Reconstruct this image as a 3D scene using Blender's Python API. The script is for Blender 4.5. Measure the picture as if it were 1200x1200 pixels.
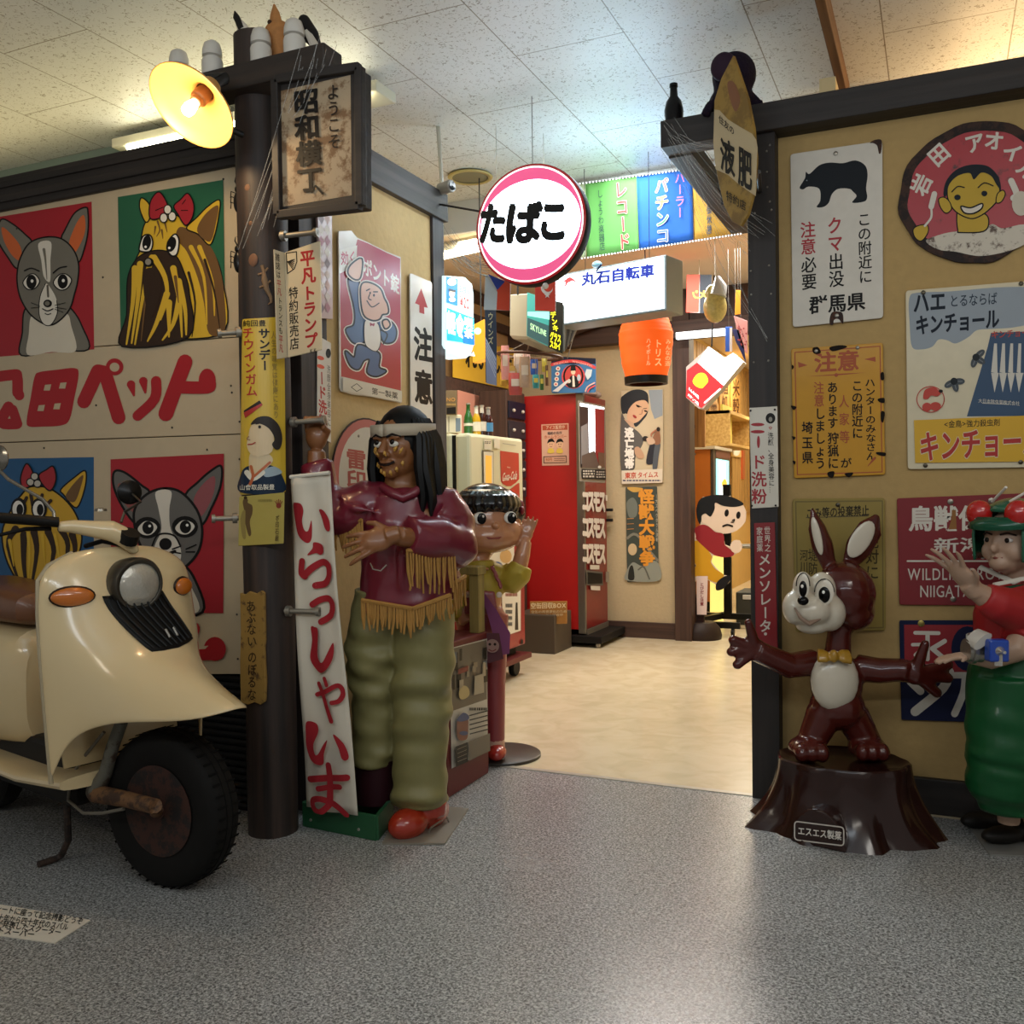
import bpy, bmesh, math, random
from mathutils import Vector as V, Matrix, noise as mnoise
from math import sin, cos, pi, radians as R
random.seed(7)
SC = bpy.context.scene
for _o in list(bpy.data.objects): bpy.data.objects.remove(_o)
COL = SC.collection

# ------------------------------------------------------------------ camera
F, CH = 1109.0, 1.2
YAW, PIT, ROL = R(24.3), R(1.14), -0.0135
FW = V((-sin(YAW)*cos(PIT), cos(YAW)*cos(PIT), -sin(PIT)))
_r0 = V((cos(YAW), sin(YAW), 0)); _u0 = _r0.cross(FW)
RT = _r0*cos(ROL)+_u0*sin(ROL); UP = _u0*cos(ROL)-_r0*sin(ROL)
CAM = V((0, 0, CH))
cd = bpy.data.cameras.new('camera'); cam = bpy.data.objects.new('camera', cd); COL.objects.link(cam)
cd.sensor_width = 36; cd.lens = 36*F/1200; cd.clip_start = .05
mw = Matrix.Identity(4)
for i in range(3): mw[i][0], mw[i][1], mw[i][2], mw[i][3] = RT[i], UP[i], -FW[i], CAM[i]
cam.matrix_world = mw; SC.camera = cam

# ------------------------------------------------------------------ world, exposure
SC.view_settings.view_transform = 'Standard'; SC.view_settings.look = 'None'
SC.view_settings.gamma = 1; SC.view_settings.use_curve_mapping = False
SC.view_settings.exposure = 0.0
SC.cycles.use_denoising = True
SC.cycles.max_bounces = 8
wd = bpy.data.worlds.new('World'); SC.world = wd; wd.use_nodes = True
wd.node_tree.nodes['Background'].inputs[0].default_value = (1.0, .96, .9, 1)
wd.node_tree.nodes['Background'].inputs[1].default_value = .26

def area(name, loc, aim, w, h, power, col):
    l = bpy.data.lights.new(name, 'AREA'); l.shape = 'RECTANGLE'; l.size = w; l.size_y = h
    l.energy = power; l.color = col
    o = bpy.data.objects.new(name, l); COL.objects.link(o); o.location = loc
    o.rotation_euler = (V(aim)-V(loc)).to_track_quat('-Z', 'Y').to_euler(); return o
area('room_light', (1.6, -.6, 2.9), (.4, 2.4, 0), 1.2, .3, 12, (1, .94, .84))
area('room_light', (1.0, 1.3, 2.93), (.9, 1.5, 0), 1.2, .3, 16, (1, .96, .88))
area('room_light', (-2.6, -1.2, 2.9), (-2.6, .6, 0), 1.2, .3, 13, (1, .88, .7))
area('passage_light', (-1.5, 4.6, 2.93), (-1.5, 4.9, 0), .25, 1.1, 26, (.86, .95, 1))
area('sign_glow_fill', (-1.45, 4.62, 2.42), (-1.35, 4.2, 2.97), .5, .1, 5.5, (.45, .78, 1))  # added lamp over the light box, tints the mid ceiling blue
area('shop_light', (-1.5, 6.2, 2.76), (-1.5, 6.2, 0), 1.2, .25, 50, (1, .92, .84))
area('shop_light', (-2.6, 5.0, 2.76), (-2.6, 5.2, 0), .3, 1.2, 36, (1, .9, .72))
area('shop_light', (-1.2, 9.0, 2.76), (-1.4, 9.2, 0), .3, 1.2, 70, (1, .9, .7))
area('shop_light', (-1.6, 11.3, 2.76), (-1.7, 11.3, 0), .3, 1.2, 60, (1, .88, .66))
area('ceiling_uplight', (-3.6, 3.2, 2.64), (-3.6, 3.0, 2.97), 2.6, .12, 4.2, (1, .8, .4))  # added lamp hidden on the left partition top, warms the ceiling there
area('ceiling_uplight', (-.6, .2, 2.2), (-.9, 1.4, 2.97), 2.6, .3, 30, (.82, .92, 1))  # added unseen lamp hanging free, lifts the ceiling near the viewer
area('ceiling_uplight', (1.1, 4.25, 2.66), (1.0, 4.0, 2.97), 2.2, .12, 17, (1, .66, .32))

# ------------------------------------------------------------------ pixel rays onto real surfaces
def ray(x, y): return FW + RT*((x-600)/F) - UP*((y-600)/F)
def onp(n, p):
    n = V(n); d = V(p).dot(n)
    return lambda x, y: CAM + ray(x, y)*((d-CAM.dot(n))/ray(x, y).dot(n))
def PX(v): return onp((1, 0, 0), (v, 0, 0))
def PY(v): return onp((0, 1, 0), (0, v, 0))
def PZ(v): return onp((0, 0, 1), (0, 0, v))
def pj(p):
    q = V(p)-CAM; w = q.dot(FW); return (600+F*q.dot(RT)/w, 600-F*q.dot(UP)/w)

# ------------------------------------------------------------------ materials
def lin(h):
    h = h.lstrip('#'); c = [int(h[i:i+2], 16)/255 for i in (0, 2, 4)]
    return tuple(x/12.92 if x <= .04045 else ((x+.055)/1.055)**2.4 for x in c)
MC = {}
def M(h, ro=.55, me=0, em=0, var=.08, bump=0, sc=7, coat=0, alpha=1, trans=0):
    k = (h, ro, me, em, var, bump, sc, coat, alpha, trans)
    if k in MC: return MC[k]
    m = bpy.data.materials.new('m_'+h); m.use_nodes = True; m.use_backface_culling = False
    nt = m.node_tree; b = nt.nodes['Principled BSDF']; c = lin(h)
    b.inputs['Roughness'].default_value = ro; b.inputs['Metallic'].default_value = me
    b.inputs['Coat Weight'].default_value = coat; b.inputs['Coat Roughness'].default_value = .12
    b.inputs['Alpha'].default_value = alpha; b.inputs['Transmission Weight'].default_value = trans
    if sum(c) < .12 and not me: b.inputs['Specular IOR Level'].default_value = .22
    if var or bump:
        g = nt.nodes.new('ShaderNodeNewGeometry'); n = nt.nodes.new('ShaderNodeTexNoise')
        n.inputs['Scale'].default_value = sc; n.inputs['Detail'].default_value = 5
        nt.links.new(g.outputs['Position'], n.inputs['Vector'])
        mx = nt.nodes.new('ShaderNodeMix'); mx.data_type = 'RGBA'
        mx.inputs[6].default_value = tuple(x*(1-var) for x in c)+(1,)
        mx.inputs[7].default_value = tuple(min(1, x*(1+var)) for x in c)+(1,)
        nt.links.new(n.outputs['Fac'], mx.inputs[0]); nt.links.new(mx.outputs[2], b.inputs['Base Color'])
        if bump:
            bp = nt.nodes.new('ShaderNodeBump'); bp.inputs['Strength'].default_value = bump
            bp.inputs['Distance'].default_value = .01
            nt.links.new(n.outputs['Fac'], bp.inputs['Height']); nt.links.new(bp.outputs[0], b.inputs['Normal'])
    else: b.inputs['Base Color'].default_value = c+(1,)
    if em:
        b.inputs['Emission Color'].default_value = c+(1,); b.inputs['Emission Strength'].default_value = em
    MC[k] = m; return m
def nodes(m): return m.node_tree, m.node_tree.nodes['Principled BSDF']
def wood(h, h2, ax=2, ro=.6, sc=1):
    k = ('w', h, h2, ax, ro, sc)
    if k in MC: return MC[k]
    m = bpy.data.materials.new('wood_'+h); m.use_nodes = True; nt, b = nodes(m)
    g = nt.nodes.new('ShaderNodeNewGeometry'); mp = nt.nodes.new('ShaderNodeMapping')
    s = [34*sc, 34*sc, 34*sc]; s[ax] = 1.6*sc; mp.inputs['Scale'].default_value = s
    n = nt.nodes.new('ShaderNodeTexNoise'); n.inputs['Scale'].default_value = 1; n.inputs['Detail'].default_value = 6
    r = nt.nodes.new('ShaderNodeValToRGB'); r.color_ramp.elements[0].position = .32; r.color_ramp.elements[1].position = .72
    r.color_ramp.elements[0].color = lin(h)+(1,); r.color_ramp.elements[1].color = lin(h2)+(1,)
    bp = nt.nodes.new('ShaderNodeBump'); bp.inputs['Strength'].default_value = .35; bp.inputs['Distance'].default_value = .004
    L = nt.links.new
    L(g.outputs['Position'], mp.inputs[0]); L(mp.outputs[0], n.inputs['Vector']); L(n.outputs['Fac'], r.inputs[0])
    L(r.outputs[0], b.inputs['Base Color']); L(n.outputs['Fac'], bp.inputs['Height']); L(bp.outputs[0], b.inputs['Normal'])
    b.inputs['Roughness'].default_value = ro; MC[k] = m; return m
def rusty(h, hr='3a2418', amt=.5, sc=9, ro=.5, me=0):
    k = ('r', h, hr, amt, sc, ro, me)
    if k in MC: return MC[k]
    m = bpy.data.materials.new('worn_'+h); m.use_nodes = True; nt, b = nodes(m)
    g = nt.nodes.new('ShaderNodeNewGeometry'); n = nt.nodes.new('ShaderNodeTexNoise')
    n.inputs['Scale'].default_value = sc; n.inputs['Detail'].default_value = 9; n.inputs['Roughness'].default_value = .68
    r = nt.nodes.new('ShaderNodeValToRGB'); r.color_ramp.elements[0].position = amt-.05; r.color_ramp.elements[1].position = amt+.05
    r.color_ramp.elements[0].color = lin(hr)+(1,); r.color_ramp.elements[1].color = lin(h)+(1,)
    L = nt.links.new; L(g.outputs['Position'], n.inputs['Vector']); L(n.outputs['Fac'], r.inputs[0]); L(r.outputs[0], b.inputs['Base Color'])
    b.inputs['Roughness'].default_value = ro; b.inputs['Metallic'].default_value = me; MC[k] = m; return m

# ------------------------------------------------------------------ mesh building
class MB:
    def __init__(s, mat=None): s.v, s.f, s.m, s.sm, s.mats, s.cur = [], [], [], [], [], None; s.use(mat)
    def use(s, mat):
        if mat is None: return s
        if mat not in s.mats: s.mats.append(mat)
        s.cur = s.mats.index(mat); return s
    def add(s, vs, fs, sm=False):
        o = len(s.v); s.v += [V(p) for p in vs]
        for f in fs: s.f.append([i+o for i in f]); s.m.append(s.cur or 0); s.sm.append(sm)
        return s
    def box(s, a, b):
        (x0, y0, z0), (x1, y1, z1) = a, b
        return s.add([(x, y, z) for z in (z0, z1) for y in (y0, y1) for x in (x0, x1)],
              [(0, 2, 3, 1), (4, 5, 7, 6), (0, 1, 5, 4), (2, 6, 7, 3), (0, 4, 6, 2), (1, 3, 7, 5)])
    def obox(s, c, ax, ay, az):      # centre and three half-axes
        c, ax, ay, az = V(c), V(ax), V(ay), V(az)
        if ax.cross(ay).dot(az) < 0: ax = -ax
        return s.add([c+ax*i+ay*j+az*k for k in (-1, 1) for j in (-1, 1) for i in (-1, 1)],
              [(0, 2, 3, 1), (4, 5, 7, 6), (0, 1, 5, 4), (2, 6, 7, 3), (0, 4, 6, 2), (1, 3, 7, 5)])
    def bar(s, p, q, w, t=None, up=(0, 0, 1)):
        p, q = V(p), V(q); d = (q-p); L = d.length/2; d.normalize(); u = V(up)
        if abs(d.dot(u)) > .98: u = V((0, 1, 0))
        x = d.cross(u).normalized(); y = x.cross(d)
        return s.obox((p+q)/2, d*L, x*w/2, y*(t or w)/2)
    def tube(s, pts, r, n=10, cap=True, flat=1):
        pts = [V(p) for p in pts]; rs = r if isinstance(r, (list, tuple)) else [r]*len(pts)
        vs, fs, x = [], [], None
        for i, p in enumerate(pts):
            t = (pts[min(i+1, len(pts)-1)]-pts[max(i-1, 0)]).normalized()
            if x is None:
                x = t.orthogonal().normalized() if abs(t.z) < .99 else V((1, 0, 0))
            x = (x-t*x.dot(t)).normalized(); y = t.cross(x)
            vs += [p+(x*cos(2*pi*k/n)+y*sin(2*pi*k/n)*flat)*rs[i] for k in range(n)]
        for i in range(len(pts)-1):
            for k in range(n): fs.append((i*n+k, i*n+(k+1) % n, (i+1)*n+(k+1) % n, (i+1)*n+k))
        if cap: fs += [tuple(reversed(range(n))), tuple(range((len(pts)-1)*n, len(pts)*n))]
        return s.add(vs, fs, True)
    def lathe(s, prof, o, ax=(0, 0, 1), n=24, cap=True):   # prof: (radius, height)
        o = V(o); z = V(ax).normalized(); x = z.orthogonal().normalized() if abs(z.z) < .99 else V((1, 0, 0)); y = z.cross(x)
        vs, fs = [], []
        for r, h in prof: vs += [o+z*h+(x*cos(2*pi*k/n)+y*sin(2*pi*k/n))*r for k in range(n)]
        for i in range(len(prof)-1):
            for k in range(n): fs.append((i*n+k, i*n+(k+1) % n, (i+1)*n+(k+1) % n, (i+1)*n+k))
        if cap: fs += [tuple(reversed(range(n))), tuple(range((len(prof)-1)*n, len(prof)*n))]
        return s.add(vs, fs, True)
    def ell(s, c, rx, ry=None, rz=None, X=(1, 0, 0), Z=(0, 0, 1), n=20, m=12):
        c = V(c); ry = ry or rx; rz = rz or rx; z = V(Z).normalized(); x = V(X); x = (x-z*x.dot(z)).normalized(); y = z.cross(x)
        vs = [c-z*rz]; fs = []
        for i in range(1, m):
            a = -pi/2+pi*i/m
            vs += [c+x*rx*cos(a)*cos(2*pi*k/n)+y*ry*cos(a)*sin(2*pi*k/n)+z*rz*sin(a) for k in range(n)]
        vs.append(c+z*rz); T = len(vs)-1
        for k in range(n):
            fs.append((0, 1+(k+1) % n, 1+k)); fs.append((T, T-n+k, T-n+(k+1) % n))
        for i in range(m-2):
            for k in range(n): fs.append((1+i*n+k, 1+i*n+(k+1) % n, 1+(i+1)*n+(k+1) % n, 1+(i+1)*n+k))
        return s.add(vs, fs, True)
    def loft(s, rings, cap=True, sm=True, closed=True):
        n = len(rings[0]); vs = [p for r in rings for p in r]; fs = []
        for i in range(len(rings)-1):
            for k in range(n if closed else n-1): fs.append((i*n+k, i*n+(k+1) % n, (i+1)*n+(k+1) % n, (i+1)*n+k))
        if cap: fs += [tuple(reversed(range(n))), tuple(range((len(rings)-1)*n, len(rings)*n))]
        return s.add(vs, fs, sm)
    def prism(s, pts, off, sm=False):      # outline extruded by a vector
        pts = [V(p) for p in pts]; n = len(pts); off = V(off)
        return s.add(pts+[p+off for p in pts], [tuple(range(n)), tuple(reversed(range(n, 2*n)))]+[((i+1) % n, i, n+i, n+(i+1) % n) for i in range(n)], sm)
    def build(s, name, parent=None, loc=None, bevel=0, ang=40, sub=0, solid=0):
        me = bpy.data.meshes.new(name)
        if loc is None: loc = V((0, 0, 0))
        o = bpy.data.objects.new(name, me); COL.objects.link(o)
        base = V(loc)
        if parent is not None:
            o.parent = parent; pw = parent; base = V((0, 0, 0))
            while pw is not None: base = base+pw.location; pw = pw.parent
            base = base+V(loc)
        o.location = loc
        me.from_pydata([p-base for p in s.v], [], s.f)
        for m in s.mats: me.materials.append(m)
        me.polygons.foreach_set('material_index', s.m); me.polygons.foreach_set('use_smooth', s.sm)
        me.update()
        if s.f and any(s.sm): me.set_sharp_from_angle(angle=R(ang))
        if solid: d = o.modifiers.new('thickness', 'SOLIDIFY'); d.thickness = solid; d.offset = 0
        if bevel:
            d = o.modifiers.new('bevel', 'BEVEL'); d.width = bevel; d.segments = 2; d.limit_method = 'ANGLE'; d.angle_limit = R(40)
        if sub: d = o.modifiers.new('sub', 'SUBSURF'); d.levels = d.render_levels = sub
        return o
    def skin(s, name, parent=None, vox=.008, smooth=8, fac=.5, loc=None, dec=0):   # weld the closed shapes into one continuous surface
        o = s.build(name, parent, loc)
        d = o.modifiers.new('weld', 'REMESH'); d.mode = 'VOXEL'; d.voxel_size = vox; d.use_smooth_shade = True
        d = o.modifiers.new('smooth', 'SMOOTH'); d.iterations = smooth; d.factor = fac
        return o
def tag(o, label, cat, group=None):
    o['label'] = label; o['category'] = cat
    if group: o['group'] = group
    return o
def thing(name, loc, label, cat, group=None):
    o = bpy.data.objects.new(name, None); o.empty_display_size = .05; COL.objects.link(o); o.location = V(loc)
    return tag(o, label, cat, group)
def struct(o): o['kind'] = 'structure'; return o

# ------------------------------------------------------------------ drawing on a surface
GL = {}
_cu = bpy.data.curves.new('glyph', 'FONT'); _go = bpy.data.objects.new('glyph', _cu); COL.objects.link(_go)
def glyph(c, off=0):
    k = (c, round(off, 3))
    if k not in GL:
        _cu.body = c; _cu.offset = off; _cu.resolution_u = 3
        dg = bpy.context.evaluated_depsgraph_get(); dg.update()
        me = bpy.data.meshes.new_from_object(_go.evaluated_get(dg), depsgraph=dg)
        vs = [(v.co.x, v.co.y) for v in me.vertices]; fs = [tuple(p.vertices) for p in me.polygons]
        adv = 1.0 if ord(c) > 0x2e00 else (max([x for x, y in vs], default=.25)+.09)
        bpy.data.meshes.remove(me); GL[k] = (vs, fs, adv)
    return GL[k]
def pp(s): return [tuple(map(float, q.split(','))) for q in s.split()] if isinstance(s, str) else list(s)
def cr(pts, closed=True, k=5):      # smooth curve through points
    n = len(pts); out = []
    for i in range(n if closed else n-1):
        g = (lambda j: pts[j % n]) if closed else (lambda j: pts[max(0, min(n-1, j))])
        p0, p1, p2, p3 = g(i-1), g(i), g(i+1), g(i+2)
        for t in range(k):
            t /= k
            out.append(tuple(.5*(2*p1[a]+(p2[a]-p0[a])*t+(2*p0[a]-5*p1[a]+4*p2[a]-p3[a])*t*t+(3*p1[a]-p0[a]-3*p2[a]+p3[a])*t**3) for a in (0, 1)))
    if not closed: out.append(pts[-1])
    return out
class Draw:
    """Shapes on a surface: sf(x, y) gives the surface point, nrm its outward side; each layer lies a hair above the last."""
    def __init__(s, sf, nrm, root=None, crop=(0, 0, 1), step=.00012, ro=.5, em=0, cut=0, lay=1):
        s.sf, s.n, s.root, s.crop, s.step, s.ro, s.em, s.cut, s.lay = sf, nrm, root, crop, step, ro, em, cut, lay
        s.mb = MB(); s.var = .05
    def c(s, p): o = s.crop; return (o[0]+p[0]/o[2], o[1]+p[1]/o[2])
    def mat(s, h, em=None):
        if not isinstance(h, str): return h
        return M(h, s.ro, 0, s.em if em is None else em, 0 if s.em else s.var)
    def put(s, pts2, fs, mat, em=None):
        s.mb.use(s.mat(mat, em)); e = s.lay*s.step; out = []
        if s.cut:
            bm = bmesh.new(); vv = [bm.verts.new((x, y, 0)) for x, y in pts2]
            for f in fs:
                try: bm.faces.new([vv[i] for i in f])
                except ValueError: pass
            x0, x1 = min(p[0] for p in pts2), max(p[0] for p in pts2); x = math.floor(x0/s.cut)*s.cut+s.cut
            while x < x1:
                bmesh.ops.bisect_plane(bm, geom=bm.verts[:]+bm.edges[:]+bm.faces[:], plane_co=(x, 0, 0), plane_no=(1, 0, 0)); x += s.cut
            bm.verts.index_update(); pts2 = [(v.co.x, v.co.y) for v in bm.verts]; fs = [tuple(v.index for v in f.verts) for f in bm.faces]; bm.free()
        for x, y in pts2:
            q = s.sf(x, y); n = s.n(q) if callable(s.n) else s.n
            out.append(q+n*e)
        ff = []
        for f in fs:
            a = V((0, 0, 0))
            for i in range(1, len(f)-1): a += (out[f[i]]-out[f[0]]).cross(out[f[i+1]]-out[f[0]])
            n = s.n(out[f[0]]) if callable(s.n) else s.n
            ff.append(f if a.dot(n) >= 0 else tuple(reversed(f)))
        s.mb.add(out, ff)
    def poly(s, h, pts, em=None, raw=False):
        p = pp(pts); p = p if raw else [s.c(q) for q in p]; s.put(p, [tuple(range(len(p)))], h, em); s.lay += 1; return s
    def blob(s, h, pts, k=5, em=None): return s.poly(h, cr(pp(pts), True, k), em)
    def dot(s, h, x, y, rx, ry=None, rot=0, n=20, em=None):
        ry = rx if ry is None else ry; a = R(rot)
        return s.poly(h, [(x+rx*cos(t)*cos(a)-ry*sin(t)*sin(a), y+rx*cos(t)*sin(a)+ry*sin(t)*cos(a)) for t in [2*pi*i/n for i in range(n)]], em)
    def line(s, h, w, pts, smooth=True, k=4, em=None, closed=False, taper=False):
        p = pp(pts)
        if closed: p = cr(p, True, k) if smooth else p; p = p+[p[0], p[1]]
        elif smooth and len(p) > 2: p = cr(p, False, k)
        p = [s.c(q) for q in p]; w = w/s.crop[2]/2; N = len(p); runs = [[0]]
        for i in range(1, N):
            runs[-1].append(i)
            if 0 < i < N-1:
                a = V((p[i][0]-p[i-1][0], p[i][1]-p[i-1][1])); b = V((p[i+1][0]-p[i][0], p[i+1][1]-p[i][1]))
                if a.length > 1e-6 and b.length > 1e-6 and abs(a.angle_signed(b)) > .5: runs.append([i])
        for ru in runs:
            n = len(ru); L, Rr = [], []
            for q, i in enumerate(ru):
                a, b = p[ru[max(q-1, 0)]], p[ru[min(q+1, n-1)]]; dx, dy = b[0]-a[0], b[1]-a[1]; d = math.hypot(dx, dy) or 1
                ww = w*(1-.75*i/(N-1)) if taper else w
                L.append((p[i][0]-dy/d*ww, p[i][1]+dx/d*ww)); Rr.append((p[i][0]+dy/d*ww, p[i][1]-dx/d*ww))
            s.lay += .06; s.put(L+Rr, [(i, i+1, n+i+1, n+i) for i in range(n-1)], h, em)
            for e, j in ((ru[0], ru[1]), (ru[-1], ru[-2])):
                if closed and len(runs) == 1: break
                a = math.atan2(p[e][1]-p[j][1], p[e][0]-p[j][0]); ww = w*(1-.75*e/(N-1)) if taper else w
                s.lay += .06; s.put([(p[e][0]+cos(a+t)*ww, p[e][1]+sin(a+t)*ww) for t in [pi/2-pi*q/6 for q in range(7)]], [tuple(range(7))], h, em)
        s.lay += 1; return s
    def chars(s, items, h, off, em=None):       # items: (char, centre, ex, ey) per em
        b = max(0, off-.008); sh = [(0, 0)]+([(b*cos(t), b*sin(t)) for t in [pi*q/3 for q in range(6)]] if b > 0 else [])
        l0 = s.lay
        for q, (dx, dy) in enumerate(sh):
            s.lay = l0+q*.12
            for ch, (cx, cy), ex, ey in items:
                vs, fs, adv = glyph(ch, min(off, .008))
                if fs: s.put([(cx+ex[0]*(x-adv/2+dx)+ey[0]*(y-.375+dy), cy+ex[1]*(x-adv/2+dx)+ey[1]*(y-.375+dy)) for x, y in vs], fs, h, em)
        s.lay = l0+1; return s
    def vt(s, txt, h, x0, y0, x1, y1, w, off=.01, sl=0, em=None, fill=1.0):     # vertical writing, top centre to bottom centre, width w
        (x0, y0), (x1, y1) = s.c((x0, y0)), s.c((x1, y1)); w /= s.crop[2]; n = len(txt); it = []
        cy = (y1-y0)/n*fill
        for i, ch in enumerate(txt):
            t = (i+.5)/n; q = (x0+(x1-x0)*t, y0+(y1-y0)*t)
            if ch == ' ': continue
            if ch in 'ー…〜': it.append((ch, q, ((x1-x0)/n, cy), (w, w*sl)))
            else: it.append((ch, q, (w, w*sl), (-(x1-x0)/n, -cy)))
        return s.chars(it, h, off, em)
    def ht(s, txt, h, x0, y0, x1, y1, hh, off=.01, shear=0, em=None):    # level writing, start to end along its middle line, height hh per em
        (x0, y0), (x1, y1) = s.c((x0, y0)), s.c((x1, y1)); hh /= s.crop[2]
        ad = [glyph(c, off)[2] for c in txt]; T = sum(ad); it = []; a = 0; ex = ((x1-x0)/T, (y1-y0)/T)
        for ch, d in zip(txt, ad):
            q = (x0+ex[0]*(a+d/2), y0+ex[1]*(a+d/2)); a += d
            if ch != ' ': it.append((ch, q, ex, (shear*hh, -hh)))
        return s.chars(it, h, off, em)
    def scr(s, h, x0, y0, x1, y1, rows, hh=.6, seed=1, cols=14, em=None):    # rows of print too small to read: broken dashes
        rnd = random.Random(seed); vs, fs = [], []
        for r in range(rows):
            y = y0+(y1-y0)*(r+.5)/rows; d = (y1-y0)/rows*hh/2; x = x0
            while x < x1:
                w = (x1-x0)/cols*rnd.uniform(.5, .9); x2 = min(x+w, x1); b = len(vs)
                vs += [s.c((x, y-d)), s.c((x2, y-d)), s.c((x2, y+d)), s.c((x, y+d))]; fs.append((b, b+1, b+2, b+3)); x = x2+(x1-x0)/cols*rnd.uniform(.15, .4)
        s.put(vs, fs, h, em); s.lay += 1; return s
    def part(s, name, label=None):
        o = s.mb.build(name, s.root); s.mb = MB()
        if label: o['label'] = label
        return o
def plate(sf, nrm, pts, th, mat, name, parent=None, crop=(0, 0, 1), loc=None, bevel=.002, smooth=0, raw=False):
    """A board of real thickness whose front follows the outline pts on the surface."""
    p = pp(pts); p = cr(p, True, smooth) if smooth else p
    q = [sf(crop[0]+x/crop[2], crop[1]+y/crop[2]) for x, y in p]; nrm = V(nrm)
    a = V((0, 0, 0))
    for i in range(1, len(q)-1): a += (q[i]-q[0]).cross(q[i+1]-q[0])
    if a.dot(nrm) < 0: q.reverse()
    mb = MB(mat); mb.prism(q, -nrm*th)
    return mb.build(name, parent, loc, bevel)
def rr(x0, y0, x1, y1, x2, y2, x3, y3, r=.06, k=4):     # quad (tl, tr, br, bl) with rounded corners
    P = [(x0, y0), (x1, y1), (x2, y2), (x3, y3)]; out = []
    for i in range(4):
        a, b, c = V(P[i-1]), V(P[i]), V(P[(i+1) % 4]); e = min((a-b).length, (c-b).length)*r
        p, q = b+(a-b).normalized()*e, b+(c-b).normalized()*e
        for t in range(k+1): t /= k; out.append(tuple(p*(1-t)**2+b*2*t*(1-t)+q*t*t))
    return out
def screws(sf, nrm, pts, root, h='8a8478', r=.006, crop=(0, 0, 1), up=.001):
    for x, y in pp(pts):
        mb = MB(M(h, .35, .8)); mb.lathe([(r, 0), (r, .002), (r*.6, .0035)], sf(crop[0]+x/crop[2], crop[1]+y/crop[2])+V(nrm)*up, nrm, 10); mb.build('screw', root)
def sign(name, label, cat, sf, nrm, quad, th, h, r=.05, group=None, ro=.35, crop=(0, 0, 1), mat=None, smooth=0, outline=None):
    """A flat sign: the plate is the thing, writing and pictures are its parts."""
    pts = outline or rr(*quad, r=r)
    q = [sf(crop[0]+x/crop[2], crop[1]+y/crop[2]) for x, y in pp(pts)]
    c = sum(q, V((0, 0, 0)))/len(q); c = V((c.x, c.y, min(p.z for p in q)))
    o = plate(sf, nrm, pts, th, mat or M(h, ro, coat=.3), name, None, crop, c, .002, smooth)
    return tag(o, label, cat, group)
# ================================================================== THE SETTING
def tile_mat():
    m = bpy.data.materials.new('ceiling_tile'); m.use_nodes = True; nt, b = nodes(m); L = nt.links.new
    g = nt.nodes.new('ShaderNodeNewGeometry'); sp = nt.nodes.new('ShaderNodeSeparateXYZ'); cb = nt.nodes.new('ShaderNodeCombineXYZ')
    ax = nt.nodes.new('ShaderNodeMath'); ax.inputs[1].default_value = -3.09+9.1+.455; ay = nt.nodes.new('ShaderNodeMath'); ay.inputs[1].default_value = 2.01+9.1
    L(g.outputs['Position'], sp.inputs[0]); L(sp.outputs[1], ax.inputs[0]); L(sp.outputs[0], ay.inputs[0]); L(ax.outputs[0], cb.inputs[0]); L(ay.outputs[0], cb.inputs[1])
    br = nt.nodes.new('ShaderNodeTexBrick'); br.inputs['Scale'].default_value = 1; br.inputs['Brick Width'].default_value = .91
    br.inputs['Row Height'].default_value = .455; br.inputs['Mortar Size'].default_value = .0028; br.inputs['Mortar Smooth'].default_value = .3
    br.inputs['Color1'].default_value = br.inputs['Color2'].default_value = lin('dfe1df')+(1,); br.inputs['Mortar'].default_value = lin('8d8678')+(1,)
    L(cb.outputs[0], br.inputs['Vector'])
    v = nt.nodes.new('ShaderNodeTexNoise'); v.inputs['Scale'].default_value = 62; v.inputs['Detail'].default_value = 1.2; v.inputs['Distortion'].default_value = 1.6
    L(g.outputs['Position'], v.inputs['Vector'])
    r = nt.nodes.new('ShaderNodeValToRGB'); r.color_ramp.elements[0].position = .335; r.color_ramp.elements[1].position = .385
    r.color_ramp.elements[0].color = (.5, .47, .42, 1); r.color_ramp.elements[1].color = (1, 1, 1, 1)
    L(v.outputs['Fac'], r.inputs[0])
    mx = nt.nodes.new('ShaderNodeMix'); mx.data_type = 'RGBA'; mx.blend_type = 'MULTIPLY'; mx.inputs[0].default_value = 1
    L(br.outputs['Color'], mx.inputs[6]); L(r.outputs[0], mx.inputs[7]); L(mx.outputs[2], b.inputs['Base Color'])
    bp = nt.nodes.new('ShaderNodeBump'); bp.inputs['Strength'].default_value = .3; bp.inputs['Distance'].default_value = .003
    L(r.outputs[0], bp.inputs['Height']); L(bp.outputs[0], b.inputs['Normal']); b.inputs['Roughness'].default_value = .42
    return m
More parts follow.
